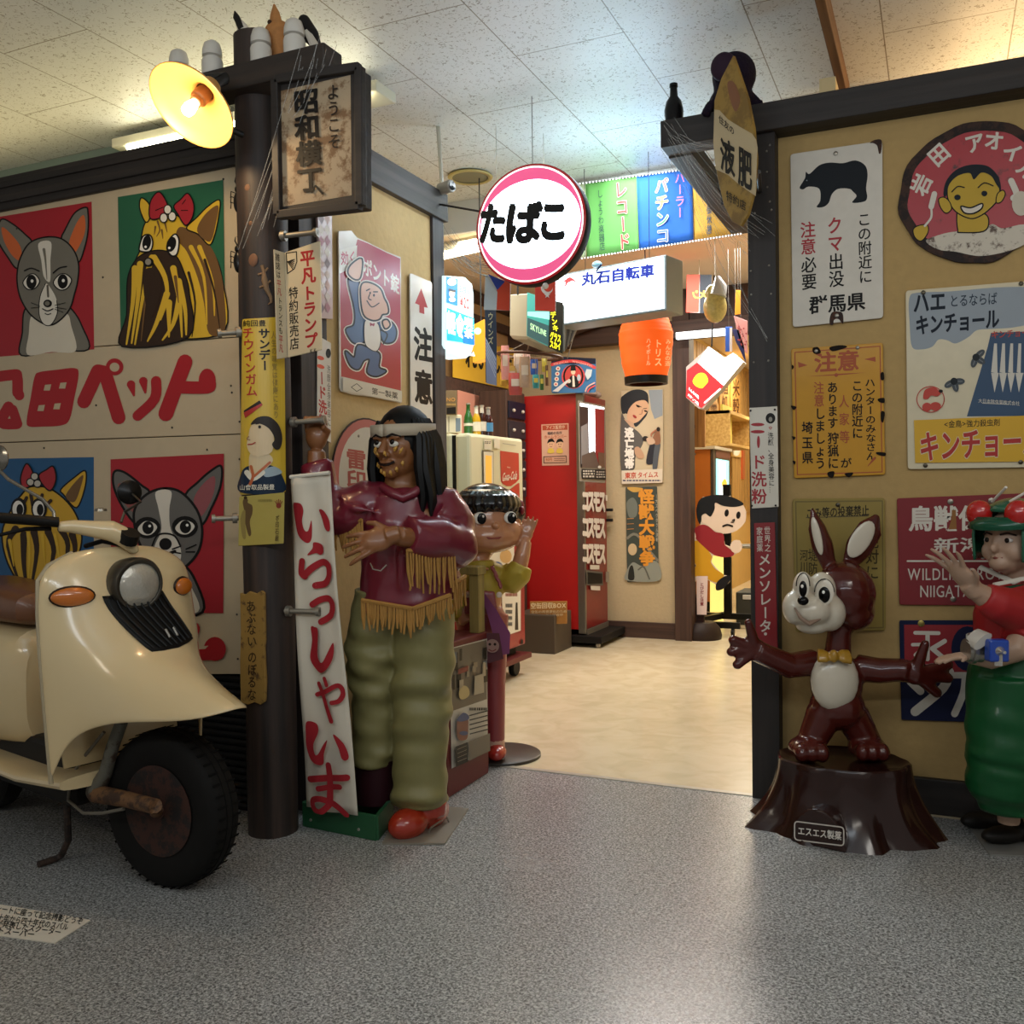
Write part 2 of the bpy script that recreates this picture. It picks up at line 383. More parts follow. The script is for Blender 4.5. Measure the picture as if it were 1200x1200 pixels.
def floor_mat(c0, c1, c2, sc, ro, mott=.0):
    m = bpy.data.materials.new('floor_sheet'); m.use_nodes = True; nt, b = nodes(m); L = nt.links.new
    g = nt.nodes.new('ShaderNodeNewGeometry')
    n = nt.nodes.new('ShaderNodeTexNoise'); n.inputs['Scale'].default_value = sc; n.inputs['Detail'].default_value = 3; n.inputs['Distortion'].default_value = .8
    L(g.outputs['Position'], n.inputs['Vector'])
    r = nt.nodes.new('ShaderNodeValToRGB'); e = r.color_ramp.elements; e[0].position = .36; e[0].color = lin(c0)+(1,); e[1].position = .64; e[1].color = lin(c2)+(1,)
    k = e.new(.5); k.color = lin(c1)+(1,)
    L(n.outputs['Fac'], r.inputs[0])
    n2 = nt.nodes.new('ShaderNodeTexNoise'); n2.inputs['Scale'].default_value = 1.3; n2.inputs['Detail'].default_value = 6
    L(g.outputs['Position'], n2.inputs['Vector'])
    mr = nt.nodes.new('ShaderNodeMapRange'); mr.inputs[3].default_value = 1-mott; mr.inputs[4].default_value = 1+mott; L(n2.outputs['Fac'], mr.inputs[0])
    mx = nt.nodes.new('ShaderNodeMix'); mx.data_type = 'RGBA'; mx.blend_type = 'MULTIPLY'; mx.inputs[0].default_value = 1
    L(r.outputs[0], mx.inputs[6]); L(mr.outputs[0], mx.inputs[7]); L(mx.outputs[2], b.inputs['Base Color'])
    mr2 = nt.nodes.new('ShaderNodeMapRange'); mr2.inputs[3].default_value = ro-.07; mr2.inputs[4].default_value = ro+.07; L(n2.outputs['Fac'], mr2.inputs[0]); L(mr2.outputs[0], b.inputs['Roughness'])
    bp = nt.nodes.new('ShaderNodeBump'); bp.inputs['Strength'].default_value = .12; bp.inputs['Distance'].default_value = .002
    L(n.outputs['Fac'], bp.inputs['Height']); L(bp.outputs[0], b.inputs['Normal']); return m
TILE = tile_mat()
DK = wood('15110f', '2a2320', 0); DKY = wood('1b1614', '332b28', 1); DKZ = wood('1a1513', '2f2724', 2); BRN = wood('33211a', '4c342a', 2); BRX = wood('33211a', '4c342a', 0)
YEL = M('c3a671', .8, var=.1, bump=.25, sc=30); YEL2 = M('b0925c', .8, var=.1, bump=.25, sc=30)
def sbox(name, a, b, m, bevel=0): return struct(MB(m).box(a, b).build(name, None, None, bevel))
sbox('floor', (-8, -3.5, -.1), (3.2, 3.75, 0), floor_mat('585959', '8c8e8e', 'bbbdbd', 150, .25, .1))
sbox('floor.001', (-6, 3.75, -.1), (3.2, 13.2, 0), floor_mat('cdbfa0', 'd4c6a8', 'd9ccb0', 7, .24, .06))
sbox('trim_1', (-2.2, 3.735, -.02), (-.66, 3.765, .003), M('b9b4a8', .35, .4))
sbox('ceiling', (-8, -3.5, 2.97), (3.2, 5.13, 3.05), TILE)
sbox('ceiling.001', (-6, 5.16, 2.8), (3.2, 13.2, 2.9), M('d9c8b2', .8, var=.06, sc=3))
sbox('trim_2', (-6, 5.13, 2.78), (3.2, 5.16, 3.0), M('d8d8d4', .6))
# right front wall
sbox('wall_right', (-.565, 3.80, 0), (3.2, 3.9, 2.6), YEL2)
sbox('baseboard_right', (-.565, 3.772, 0), (3.2, 3.8, .13), DK, .003)
mb = MB(DKZ).box((-.668, 3.72, 0), (-.563, 3.83, 2.56)); mb.use(M('9a958c', .4, .8))
for z in [2.52, 2.49, 2.42, 2.36, 2.3, 2.27, 2.05, 1.95, 1.7]:
    for x in (-.65, -.585): mb.ell((x+random.uniform(-.01, .01), 3.72, z+random.uniform(-.01, .01)), .0045, n=8, m=6)
struct(mb.build('trim_3', None, None, .003))
struct(MB(DK).box((-1.0, 3.69, 2.56), (3.2, 3.81, 2.665)).build('trim_4', None, None, .004))
mb = MB(DKY).box((-1.0, 3.81, 2.555), (-.9, 5.1, 2.64)).box((-.9, 4.35, 2.5), (-.5, 4.43, 2.57)).box((-.66, 3.83, 2.5), (-.58, 5.1, 2.6))
struct(mb.build('trim_5', None, None, .004))
sbox('wall_right.001', (-.42, 3.9, 0), (-.36, 13, 2.8), M('cdb98c', .85))
# left partition that carries the pet shop boards
sbox('wall_left', (-8, 3.55, 0), (-2.5, 3.62, 2.97), M('7f8f80', .85))
sbox('wall_left.001', (-8, 2.86, 0), (-2.32, 2.92, 2.56), M('4d463c', .85))
mb = MB(DK).box((-8, 2.8, 2.43), (-2.25, 2.93, 2.57)).box((-8, 2.79, 2.46), (-2.25, 2.8, 2.49)).box((-8, 2.79, 2.52), (-2.25, 2.8, 2.55))
struct(mb.build('trim_6', None, None, .004))
mb = MB(M('17181a', .45, var=.15))
z = .02
while z < .56: mb.tube([(-8, 2.852, z), (-2.33, 2.852, z)], .014, 8); z += .027
mb.box((-8, 2.853, 0), (-2.33, 2.87, .58)); struct(mb.build('baseboard_left'))
sbox('trim_7', (-2.33, 2.84, 0), (-2.235, 2.93, 2.6), M('0c0b0b', .7))
sbox('trim_8', (-2.29, 2.93, 0), (-2.185, 3.1, 2.62), wood('2a2422', '463d39', 2), .003)
sbox('wall_left.002', (-2.29, 3.1, 0), (-2.2, 3.97, 2.56), YEL)
sbox('baseboard_left.001', (-2.2, 3.1, 0), (-2.18, 3.97, .1), DKY)
sbox('trim_9', (-2.29, 3.97, 0), (-2.185, 4.08, 2.62), wood('2f2a2a', '4a4548', 2), .003)
sbox('trim_10', (-2.3, 3.05, 2.52), (-2.17, 4.1, 2.655), wood('2a2422', '463d39', 1), .003)
# shop beyond
sbox('wall_left.003', (-3.45, 4.0, 0), (-3.35, 7.6, 2.8), M('a8875c', .85))
mb = MB(BRX)
for y0, y1 in ((352, 364), (378, 388)):
    za, zb = PX(-3.3)(585, y1).z, PX(-3.3)(585, y0).z; mb.box((-3.35, 4.2, za), (-3.3, 7.5, zb))
zb = PX(-3.3)(560, 457).z; mb.box((-3.35, 4.2, zb-.06), (-3.28, 7.5, zb+.05)); mb.box((-3.35, 6.55, 0), (-3.26, 6.7, zb))
struct(mb.build('trim_11', None, None, .004))
sbox('wall_back', (-3.4, 7.5, 0), (-1.9, 7.58, 2.8), M('b8a684', .85, bump=.2, sc=40))
sbox('baseboard_back', (-3.4, 7.47, 0), (-1.92, 7.5, .13), BRX, .003)
sbox('trim_12', (-1.935, 7.43, 0), (-1.80, 7.6, 2.8), BRN, .004)
zt = PY(7.4)(715, 383).z
mb = MB(BRX).box((-3.4, 7.38, zt-.14), (-1.1, 7.5, zt)); mb.tube([(-2.75, 7.3, zt+.0), (-2.4, 7.3, zt+.1), (-1.95, 7.3, zt-.06)], [.07, .085, .06], 10)
struct(mb.build('trim_13', None, None, .004))
sbox('wall_back.001', (-1.8, 7.46, zt), (-.4, 7.5, 2.8), wood('2a1813', '41281f', 2))
sbox('wall_left.004', (-2.4, 7.58, 0), (-2.3, 13, 2.8), M('c9a867', .8))
sbox('wall_back.002', (-2.4, 13, 0), (3.2, 13.1, 2.8), M('b89a62', .85))
# planks along the back room's wall
mb = MB(wood('8a6a3c', 'c39a58', 2)); rnd = random.Random(3); y = 9.0
while y < 12.9:
    w = rnd.uniform(.12, .22); mb.box((-2.3, y, .9), (-2.285+rnd.uniform(0, .02), y+w-.012, 2.75)); y += w
struct(mb.build('trim_14'))
# ceiling: hanging strip, trim mouldings
sbox('trim_15', (-.385, 3.2, 2.885), (-.35, 4.43, 2.972), wood('5a3a1c', '8a6238', 1), .003)
# ================================================================== LEFT: PET SHOP BOARDS
def at(x, y, d): return CAM + ray(x, y)*d
def pl3(a, b, c):        # plane through three (x, y, depth) picks, facing the viewer's side
    p, q, r = at(*a), at(*b), at(*c); n = (q-p).cross(r-p).normalized()
    if n.dot(CAM-p) < 0: n = -n
    return onp(n, p), n
def plyaw(p, deg):       # upright plane through p whose face looks along -Y turned by deg towards +X
    n = V((sin(R(deg)), -cos(R(deg)), 0)); return onp(n, p), n
LB = PY(2.82); NF = V((0, -1, 0)); BK = '14110f'
BM_ = M('bba98a', .45, var=.06, bump=.05, sc=20, coat=.2)
def board(pts, label):
    q = [LB(*p) for p in pp(pts)]; c = sum(q, V((0, 0, 0)))/len(q); c.z = min(p.z for p in q)
    return tag(plate(LB, NF, pts, .016, BM_, 'pet_shop_board', None, (0, 0, 1), c, .002), label, 'signboard', 'pet shop boards on the left partition')
b1 = board('-160,273 284,192.5 286,394 -160,424', 'cream pet shop board with two painted dog portraits on red and green')
A = (0, 130, 4)
d = Draw(LB, NF, b1, A)
d.poly('a01824', '-300,545 430,425 442,1118 -300,1175')
OUT = '0f0d0c'
def bl(h, pts, w=7, k=5): d.blob(h, pts, k); d.line(OUT, w, pts, closed=True, k=k)
bl('6f6a5e', '115,935 170,900 290,900 345,940 385,1010 415,1118 260,1122 100,1146 105,1040')
d.poly('cfc6b2', cr(pp('150,960 215,1000 310,950 335,1010 355,1125 240,1130 130,1143 135,1050')))
bl('6f6a5e', '5,510 60,530 120,580 150,620 110,690 80,738 40,690 -10,600'); d.blob('c8602c', '10,545 55,580 98,640 98,700 60,680 20,610')
bl('6f6a5e', '403,452 414,480 414,560 398,640 368,710 320,650 290,600 305,560 350,480'); d.blob('c8602c', '395,490 402,550 385,610 348,668 326,620 345,560 370,510')
bl('6f6a5e', '215,592 290,600 345,650 370,720 365,800 350,860 330,925 290,975 245,1003 200,995 145,955 105,895 85,830 82,760 97,690 140,620')
d.blob('d6cfc0', '182,622 240,615 238,700 238,790 225,800 205,770 195,700')
d.blob('d6cfc0', '215,810 245,840 268,890 270,950 240,1003 205,998 185,950 190,870'); d.line(OUT, 4, '215,810 190,870 185,950 205,998 240,1003 270,950 268,890', k=5)
d.line('6f6a5e', 14, '208,650 215,700 222,790', taper=True); d.line('5a5348', 10, '225,820 228,870')
for p, e in (('110,805 140,768 168,768 188,800 165,833 132,836', (150, 802)), ('253,805 282,768 312,766 338,793 316,833 280,838', (297, 800))):
    bl('dcd6c8', p, 5); d.dot(OUT, e[0], e[1], 24, 34); d.dot('e8e4da', e[0]+3, e[1]-4, 7, 8)
d.line(OUT, 6, '118,750 150,738 187,752'); d.line(OUT, 6, '253,760 282,737 315,730')
d.dot(OUT, 227, 903, 20, 18); d.dot('6f6a5e', 225, 903, 12, 11); d.line(OUT, 5, '203,928 227,938 252,928'); d.line(OUT, 4, '215,950 228,955 242,950')
for a in ('150,900 190,915', '150,925 190,920', '262,912 310,900', '265,922 315,930', '262,930 300,945'): d.line(OUT, 3, a)
d.part('dog_picture', 'grey dog portrait on red ground')
d.poly('1d5a3c', '557,405 1050,325 1060,1030 572,1108')
YL, BR2, DB = 'd2aa2a', '6a4a22', '33241a'
bl(YL, '690,520 760,480 850,500 930,580 1000,660 1045,780 1058,1030 820,1075 580,1105 600,980 605,790 640,700 662,650 668,590', 6)
d.blob(BR2, '850,545 930,580 1000,650 1040,760 1057,880 1058,1030 985,1045 960,900 930,780 880,660 830,600')
for s in ('900,640 960,780 975,1000', '940,640 1000,800 1010,960', '870,680 930,850 940,1030'): d.line(YL, 22, s, taper=True)
for s in ('965,700 1010,850 1035,1020', '890,760 920,900 905,1060'): d.line(DB, 14, s, taper=True)
bl(YL, '668,410 700,432 715,475 700,520 682,515 660,455', 6)
bl(YL, '1035,420 1030,500 1010,590 985,630 935,580 880,552 930,500 980,450', 6); d.blob(BR2, '1028,445 1018,530 990,615 930,565 965,490')
for s in ('745,520 755,560 740,590', '780,530 790,570', '765,560 770,600', '735,545 730,580'): d.line(BR2, 9, s, taper=True)
bl(DB, '690,668 760,655 830,680 870,760 895,860 890,1062 580,1105 600,960 605,790 640,705', 6)
for s in ('640,740 630,900 600,1095', '720,690 690,800 640,1095', '730,690 780,780 790,880 760,980', '820,740 850,900 860,1060', '845,800 875,930 880,1050', '790,860 740,1000 700,1080', '800,900 800,1060', '665,720 655,880 625,1090', '850,880 820,1000 770,1075'): d.line(YL, 30, s, taper=True)
for s in ('700,760 690,880 670,1080', '830,780 845,900'): d.line(BR2, 16, s, taper=True)
d.blob(DB, '690,745 745,745 765,820 740,930 710,970 690,900 680,810')
for e in ('662,640 680,590 712,585 725,620 712,660 668,660', '792,650 800,610 830,580 848,610 840,670 815,682'):
    bl('e4dfd2', e, 7)
d.dot(OUT, 697, 620, 20, 36, 10); d.dot(OUT, 812, 628, 22, 36, 15); d.dot('f0ece2', 692, 640, 6); d.dot('f0ece2', 803, 645, 6)
d.dot(OUT, 706, 712, 24, 22); d.dot('8a8478', 704, 710, 14, 15)
RD = 'a01a26'
bl(RD, '760,385 785,420 795,455 770,500 715,508 712,440 735,395', 6); bl(RD, '890,390 918,440 912,500 880,540 845,490 825,450 855,420', 6)
for s in ('740,470 775,455', '865,440 880,420', '860,470 890,470'): d.line(OUT, 4, s)
for c in ((778, 505), (818, 498), (797, 466)): d.dot(OUT, c[0], c[1], 20, 24); d.dot('dcd6c6', c[0], c[1], 15, 19)
d.part('dog_picture', 'long haired yellow dog portrait with red bow on green ground')
b2 = board('-160,425 286,395 288,508 -160,524', 'cream pet shop board with big slanted red shop lettering')
d = Draw(LB, NF, b2, (0, 380, 3)); RED = 'a2121c'
d.line(RED, 38, '-110,200 40,178 60,185 62,240'); d.line(RED, 36, '62,235 68,250', k=2); d.line(RED, 38, '30,290 5,345 60,350'); d.line(RED, 34, '45,300 60,345'); d.line(RED, 40, '-60,170 -90,360')
d.blob(RED, '140,168 200,160 262,154 277,175 262,260 245,335 215,356 150,360 105,360 94,340 108,260 122,185', 4)
for x, y in ((168, 222), (222, 215), (146, 294), (202, 288)): d.poly('bba98a', [(x-9, y-9), (x+13, y-11), (x+8, y+11), (x-14, y+11)])
d.line(RED, 48, '296,272 345,165 370,170 418,328', smooth=False); d.dot(RED, 404, 150, 31, 30); d.dot('bba98a', 404, 151, 17, 16)
d.line(RED, 30, '462,212 472,250', taper=True); d.line(RED, 30, '505,200 512,240', taper=True); d.line(RED, 36, '550,200 545,262 485,322')
d.line(RED, 52, '652,132 584,315'); d.line(RED, 44, '640,222 730,222 738,205'); d.dot(RED, 730, 198, 30, 42)
d.part('lettering')
b3 = board('-160,525 288,509 284,790 -160,790', 'cream pet shop board behind the scooter with two dog portraits on blue and red')
d = Draw(LB, NF, b3, (0, 380, 3))
d.poly('14507c', '-300,478 330,467 330,915 -300,935')
bl('c79c24', '75,600 110,570 180,580 250,640 285,720 280,800 230,900 105,950 60,900 20,820 8,730 40,650', 6)
bl('c79c24', '300,515 300,570 270,645 225,600 215,580 260,540', 5); d.blob(BR2, '290,530 285,570 262,625 232,600')
for s in ('55,720 30,780 75,930', '120,730 130,800 110,930', '170,730 190,800 160,920', '215,720 240,780 220,900', '255,740 265,790 250,870', '85,740 85,840 95,930'): d.line(DB, 26, s, taper=True)
for s in ('100,735 105,820 100,900', '150,740 160,850', '195,740 215,850', '35,760 50,850'): d.line(YL, 12, s, taper=True)
for s in ('110,600 125,680', '150,600 130,680', '95,610 80,640', '180,620 160,640'): d.line(DB, 12, s)
for x in (68, 140): d.dot(OUT, x, 648, 28, 38); d.dot('e6e2d8', x-2, 650, 20, 30); d.dot(OUT, x+4, 652, 12, 20)
bl(RD, '95,490 118,520 120,560 85,575 75,540', 5); bl(RD, '190,500 200,545 180,585 150,560 140,530 165,512', 5)
for c in ((110, 555), (135, 560), (125, 535)): d.dot(OUT, c[0], c[1], 15); d.dot('b8b2a4', c[0], c[1], 11)
d.part('dog_picture', 'long haired yellow dog portrait with red bow on blue ground')
d.poly('a01824', '392,475 790,455 788,1015 395,1012')
G4 = '625f5a'
bl(G4, '560,830 640,840 690,900 715,1012 560,1012', 9); d.blob('cfc6b2', '560,840 640,860 675,920 700,1010 560,1010')
bl(G4, '405,520 440,520 500,565 530,600 490,700 440,650 405,575', 8); d.blob('8a4a44', '420,560 470,580 490,640 470,660 430,610')
bl(G4, '782,500 780,565 750,640 708,705 655,610 700,555 750,512', 8); d.blob('8f4c50', '758,535 752,605 708,678 685,620 715,565')
bl(G4, '580,577 640,590 695,650 715,720 705,790 670,840 620,872 560,862 505,790 480,720 478,650 520,598', 9)
d.blob('d6cfc0', '552,590 606,587 600,650 605,720 640,790 630,850 580,870 545,830 548,780 572,720 562,650')
for x, y in ((523, 715), (655, 712)):
    d.dot(OUT, x, y, 46, 38); d.blob('dcd7ca', [(x-34, y+4), (x-10, y-22), (x+20, y-18), (x+34, y), (x+12, y+24), (x-16, y+24)]); d.dot(OUT, x+2, y, 20, 23); d.dot('f2efe6', x+8, y-6, 5)
d.dot(OUT, 587, 772, 22, 21); d.line(OUT, 11, '560,800 587,808 620,798'); d.line(OUT, 6, '540,780 556,745 585,735 620,745 640,780')
for a in ('540,790 560,792', '545,805 562,802', '612,790 640,780', '612,800 640,805', '660,790 695,775', '660,800 690,800'): d.line(OUT, 5, a)
d.part('dog_picture', 'grey dog portrait with white blaze on dark red ground')
d.crop = (0, 560, 4)
d.line(RED, 70, '910,705 890,770 905,822', k=3); d.line(RED, 60, '905,825 1030,822'); d.dot(RED, 1015, 800, 52, 56); d.poly('bba98a', '935,790 985,785 970,800 930,802'); d.line(RED, 70, '600,830 800,830')
d.part('lettering')
for b, pts in ((b1, '121,325 262,210 20,268'), (b2, '113,475 271,452 272,460 202,501 281,494'), (b3, '52,525 281,538 278,720 279,772 243,527')): screws(LB, NF, pts, b, '4a443c', .004)

# ================================================================== THE POLE
PC = V((-2.185, 2.72, 0)); PR = .088; PD = PC-V((0, 0, 0))
def cyl(rad):
    def f(x, y):
        r = ray(x, y); a = r.x**2+r.y**2; o = CAM-PC; b = 2*(o.x*r.x+o.y*r.y); c = o.x**2+o.y**2-rad*rad
        q = b*b-4*a*c; t = (-b-math.sqrt(q))/(2*a) if q > 0 else -b/(2*a); return CAM+r*t
    return f
def cyn(q): n = V((q.x-PC.x, q.y-PC.y, 0)); return n.normalized()
pole = thing('utility_pole', PC, 'dark wooden utility pole with crossarm standing at the alley corner', 'utility pole')
rnd = random.Random(5); rings = []
for i in range(40):
    z = 2.815*i/39; rings.append([PC+V((cos(2*pi*k/28), sin(2*pi*k/28), 0))*(PR*(1+.035*mnoise.noise(V((cos(2*pi*k/28)*1.5, sin(2*pi*k/28)*1.5, z*2.2)))))+V((0, 0, z)) for k in range(28)])
MB(wood('191310', '3c2c24', 2)).loft(rings).build('pole', pole)
for x, y, r in ((290, 220, .014), (296, 305, .022), (294, 262, .009)): MB(M('6a4a34', .7)).ell(cyl(PR-.004)(x, y), r, .006, r*1.1).build('knot', pole)
ax0, ax1 = PY(2.6)(226, 96), PY(2.6)(382, 66)
MB(wood('17120f', '33271f', 0)).box((ax0.x-.1, 2.585, 2.59), (-1.815, 2.69, 2.675)).build('crossarm', pole, None, .006)
mb = MB(M('2a2826', .5, .5)); mb.tube([PC+V((0, -.07, 2.45)), PC+V((-.05, -.15, 2.47)), PC+V((-.12, -.2, 2.53)), PC+V((-.17, -.25, 2.6))], .011, 10); mb.build('lamp_bracket', pole)
GRY = M('8b867b', .45, .6)
def step_bolt(x0, y0, x1, y1):
    p = cyl(PR)(x0, y0); dep = (p-CAM).dot(FW); q = at(x1, y1, dep-.03)
    mb = MB(GRY); mb.tube([p, q], .0095, 10); v = (q-p).normalized()
    mb.tube([p+v*.006, p+v*.022], .019, 10); mb.tube([q-v*.012, q], .016, 10); mb.build('step_bolt', pole)
step_bolt(328, 277, 372, 272); step_bolt(340, 495, 381, 492); step_bolt(334, 716, 375, 717); step_bolt(284, 389, 255, 391); step_bolt(280, 607, 248, 608)
def insulator(x, yb, yt, label, y=2.64, up=1):
    b = PY(y)(x, yb); z0 = 2.676 if up > 0 else 2.588; p = V((b.x, y, z0)); h = .128; o = thing('insulator', p, label, 'insulator', 'white insulators on the pole')
    w = M('c9c4ba', .3, coat=.4)
    MB(w).lathe([(.0, 0), (.036, 0), (.037, h*.42*up), (.034, h*.5*up)], p, n=22).build('lower_skirt', o)
    MB(w).lathe([(.024, h*.48*up), (.024, h*.56*up), (.035, h*.58*up), (.034, h*.75*up), (.027, h*.93*up), (.014, h*up), (0, h*up)], p, n=22).build('upper_skirt', o)
insulator(210, 86, 57, 'white insulator at the far left end of the crossarm above the lamp')
insulator(249, 82, 45, 'white insulator second from the left end of the crossarm')
insulator(306, 66, 26, 'white insulator on the crossarm in front of the pole top')
insulator(345, 58, 12, 'white insulator nearest the right end of the crossarm')
insulator(352, 84, 95, 'white insulator hanging under the right end of the crossarm', up=-1)
# hanging lamp
LC = at(224, 125, 3.06); d1 = (CAM-LC).normalized(); dl = (-RT*.70-UP*.72).normalized(); LN = (d1*.62+dl*.78).normalized()
lamp = thing('street_lamp', LC, 'round enamel street lamp with lit bulb hanging from the pole crossarm', 'lamp')
RS = .148; prof = [(RS, 0), (RS*.985, .006), (RS*.78, .034), (RS*.5, .058), (RS*.33, .07), (.034, .085), (.03, .13)]
mb = MB(M('dca055', .4, var=.04)); vs = [(r, -h) for r, h in prof]; mb.lathe(vs, LC, LN, 40, cap=False); sh = mb.build('lamp_shade', lamp, solid=.003); sh['label'] = 'orange lined round shade'
mb = MB(M('5a3c20', .4)); mb.lathe([(.028, -.1), (.028, -.045), (.022, -.04), (.02, -.025), (0, -.025)], LC, LN, 20); mb.build('socket', lamp)
mb = MB(M('ffd79a', .4, em=26, var=0)); mb.lathe([(.012, -.03), (.016, -.015), (.021, .01), (.019, .028), (.01, .036), (0, .038)], LC, LN, 18); mb.build('bulb', lamp)
mb = MB(M('2a2826', .5)); mb.tube([LC-LN*.125, LC-LN*.16+V((.02, .02, .01)), PC+V((-.17, -.25, 2.6))], .02, 10); mb.build('neck', lamp)
pt = bpy.data.lights.new('lamp_bulb_light', 'POINT'); pt.energy = 7; pt.color = (1, .7, .38); pt.shadow_soft_size = .03
po = bpy.data.objects.new('lamp_bulb_light', pt); COL.objects.link(po); po.location = LC+LN*.06
# cat behind the insulators, two dark birds' tails on the arm
cp = V((at(328, 50, 3.3).x, 2.68, 2.676)); 
cat = thing('cat_figure', cp, 'ginger cat figure crouching among the insulators on the crossarm', 'figurine')
mb = MB(M('a8713c', .8, var=.3, sc=60)); c0 = at(326, 40, 3.3); mb.ell(c0, .05, .045, .046); mb.ell(c0-RT*.035-UP*.012, .025); mb.tube([c0, V((c0.x+.02, c0.y+.03, 2.70))], [.046, .055], 12); mb.ell(V((c0.x+.02, c0.y+.03, 2.715)), .05, .06, .04)
mb.skin('body', cat, .006, 4)
mb = MB(M('a8713c', .8, var=.3, sc=60)); e0 = at(323, 24, 3.28); mb.tube([e0-V((0, 0, .02)), e0+V((-.003, 0, .022)), at(321, 5, 3.29)], [.03, .02, .003], 8, flat=.5); mb.build('ear', cat)
mb = MB(M('3a2618', .7)); e0 = at(316, 26, 3.27); mb.ell(e0, .008); mb.build('eye', cat)
b = at(286, 38, 3.3); bt = thing('bird_figure', V((b.x+.03, 2.66, 2.676)), 'small black and white bird figure perched left of the pole top', 'figurine')
mb = MB(M('d8d0c0', .7)); mb.tube([at(300, 62, 3.31), at(290, 42, 3.3), at(281, 28, 3.3), at(277, 19, 3.3)], [.03, .026, .016, .003], 10); mb.build('tail', bt)
mb = MB(M('1c1917', .7)); mb.tube([at(283, 34, 3.285), at(277, 20, 3.285), at(275, 13, 3.29)], [.011, .012, .002], 8); mb.ell(at(298, 66, 3.31), .035, .045, .032); mb.build('body', bt)
b = at(362, 45, 3.22); bt = thing('crow_figure', V((b.x, b.y, 2.676)), 'black crow figure at the right end of the crossarm', 'figurine')
mb = MB(M('171514', .6)); mb.tube([at(352, 22, 3.24), at(356, 22, 3.23), at(364, 42, 3.22), at(374, 58, 3.2)], [.006, .018, .03, .012], 12); mb.ell(at(356, 24, 3.23), .019); mb.skin('body', bt, .005, 3)
mb = MB(M('b8b0a2', .7)); mb.tube([at(360, 36, 3.2), at(370, 56, 3.18)], [.012, .016], 8, flat=.6); mb.build('wing', bt)
# creatures on the trunk
lz = thing('lizard_figure', cyl(PR)(310, 328), 'brown lizard figure clinging to the pole above the chewing gum sign', 'figurine')
f = cyl(PR+.007); mb = MB(M('7a6044', .7)); mb.tube([f(307, 311), f(309, 318), f(310, 328), f(312, 338), f(317, 348), f(318, 354), f(314, 357)], [.007, .006, .011, .009, .006, .004, .001], 10)
for a, c in (((309, 320), (302, 322)), ((309, 320), (314, 314)), ((311, 334), (304, 337)), ((311, 334), (317, 329))): mb.tube([f(*a), f(*c)], [.004, .003], 6)
mb.build('body', lz)
for px, py_, lab in ((279, 237, 'black beetle figure high on the left side of the pole'), (279, 307, 'black stag beetle figure clinging to the pole beside the dog portrait')):
    q = at(px, py_, 3.33); bt = thing('beetle_figure', q, lab, 'figurine'); mb = MB(M('0f0e0d', .3))
    mb.ell(q, .017, .014, .038); mb.ell(q+V((0, 0, .045)), .012, .01, .014)
    for s in (-1, 1): mb.tube([q+V((0, 0, .055)), q+V((-.012*s, 0, .075)), q+V((-.003*s-.006, 0, .09))], [.003, .0025, .001], 6)
    for dz in (-.01, .01, .028): mb.tube([q+V((0, 0, dz)), q+V((-.026, -.005, dz+.012)), q+V((-.033, 0, dz-.008))], .002, 5)
    mb.build('body', bt)
# welcome board hung on the pole
sf, n = PY(2.57), NF
wb = sign('alley_name_board', 'worn brown framed board reading to the old alley, hung high on the pole', 'signboard', sf, n, (325, 95, 423, 80, 424, 242, 328, 253), .06, '2a221c', .02, mat=DK)
d = Draw(sf, n, wb, (160, 0, 5)); d.step = .0008
d.poly(rusty('a08c70', '6e5236', .47, 16, .7), '838,535 1255,440 1262,1145 840,1215')
d.part('face_panel', 'stained tan face panel')
d = Draw(sf, n, wb, (160, 0, 5), step=.0008, lay=6)
d.vt('昭和横丁', BK, 995, 520, 1024, 1130, 150, .035, -.12); d.vt('へ', BK, 1060, 1065, 1066, 1160, 80, .03, -.1); d.vt('ようこそ', '2a221c', 1158, 495, 1166, 880, 78, .012, -.12)
d.part('lettering')
for a, c in ((((325, 95), (423, 80))), (((424, 242), (328, 253)))): pass
mb = MB(DK); P = [sf(*p) for p in ((325, 95), (423, 80), (424, 242), (328, 253))]
for i in range(4): mb.bar(P[i]+V((0, -.006, 0)), P[(i+1) % 4]+V((0, -.006, 0)), .028, .028, up=(0, 1, 0))
mb.build('frame', wb, None, .003)
# bent two-sided tin sign
sf, n = pl3((334, 296, 3.26), (334, 419, 3.26), (376, 282, 3.17))
tp = sign('transformer_dealer_sign', 'cream tin sign with red and black vertical writing jutting from the pole', 'sign', sf, n, (333, 296, 375, 282, 377, 410, 337, 419), .004, 'c9b896', .02)
d = Draw(sf, n, tp, (300, 240, 6))
d.vt('平凡', 'a3161c', 358, 315, 372, 555, 105, .035, -.15); d.vt('トランプ', 'a3161c', 372, 565, 388, 1010, 95, .035, -.15); d.vt('特約販売店', BK, 262, 575, 272, 1020, 68, .012, -.15)
d.line(BK, 7, '213,340 285,330 288,400 270,450 222,484', closed=True, smooth=False)
for i in range(6): d.line(BK, 6, [(222+i*6, 400+i*-2), (262-i*2+i*4, 455-i*14)], smooth=False)
d.ht('K.K.', BK, 382, 1028, 436, 1020, 40); d.part('lettering')
sf2, n2 = pl3((334, 296, 3.26), (336, 419, 3.26), (321, 292, 3.22))
fl = plate(sf2, n2, [(321, 292), (333.5, 296), (337, 419), (325, 421)], .004, M('c0b090', .4, coat=.3), 'flange', tp)
d = Draw(sf2, n2, tp, (300, 240, 6)); d.vt('雑誌は', BK, 150, 340, 158, 520, 32, .01, .3); d.vt('平凡', 'a3161c', 160, 525, 165, 640, 32, .01, .3); d.vt('トランスも', BK, 168, 650, 174, 910, 30, .01, .3); d.vt('平凡', 'a3161c', 174, 915, 176, 1040, 30, .01, .3); d.part('lettering')
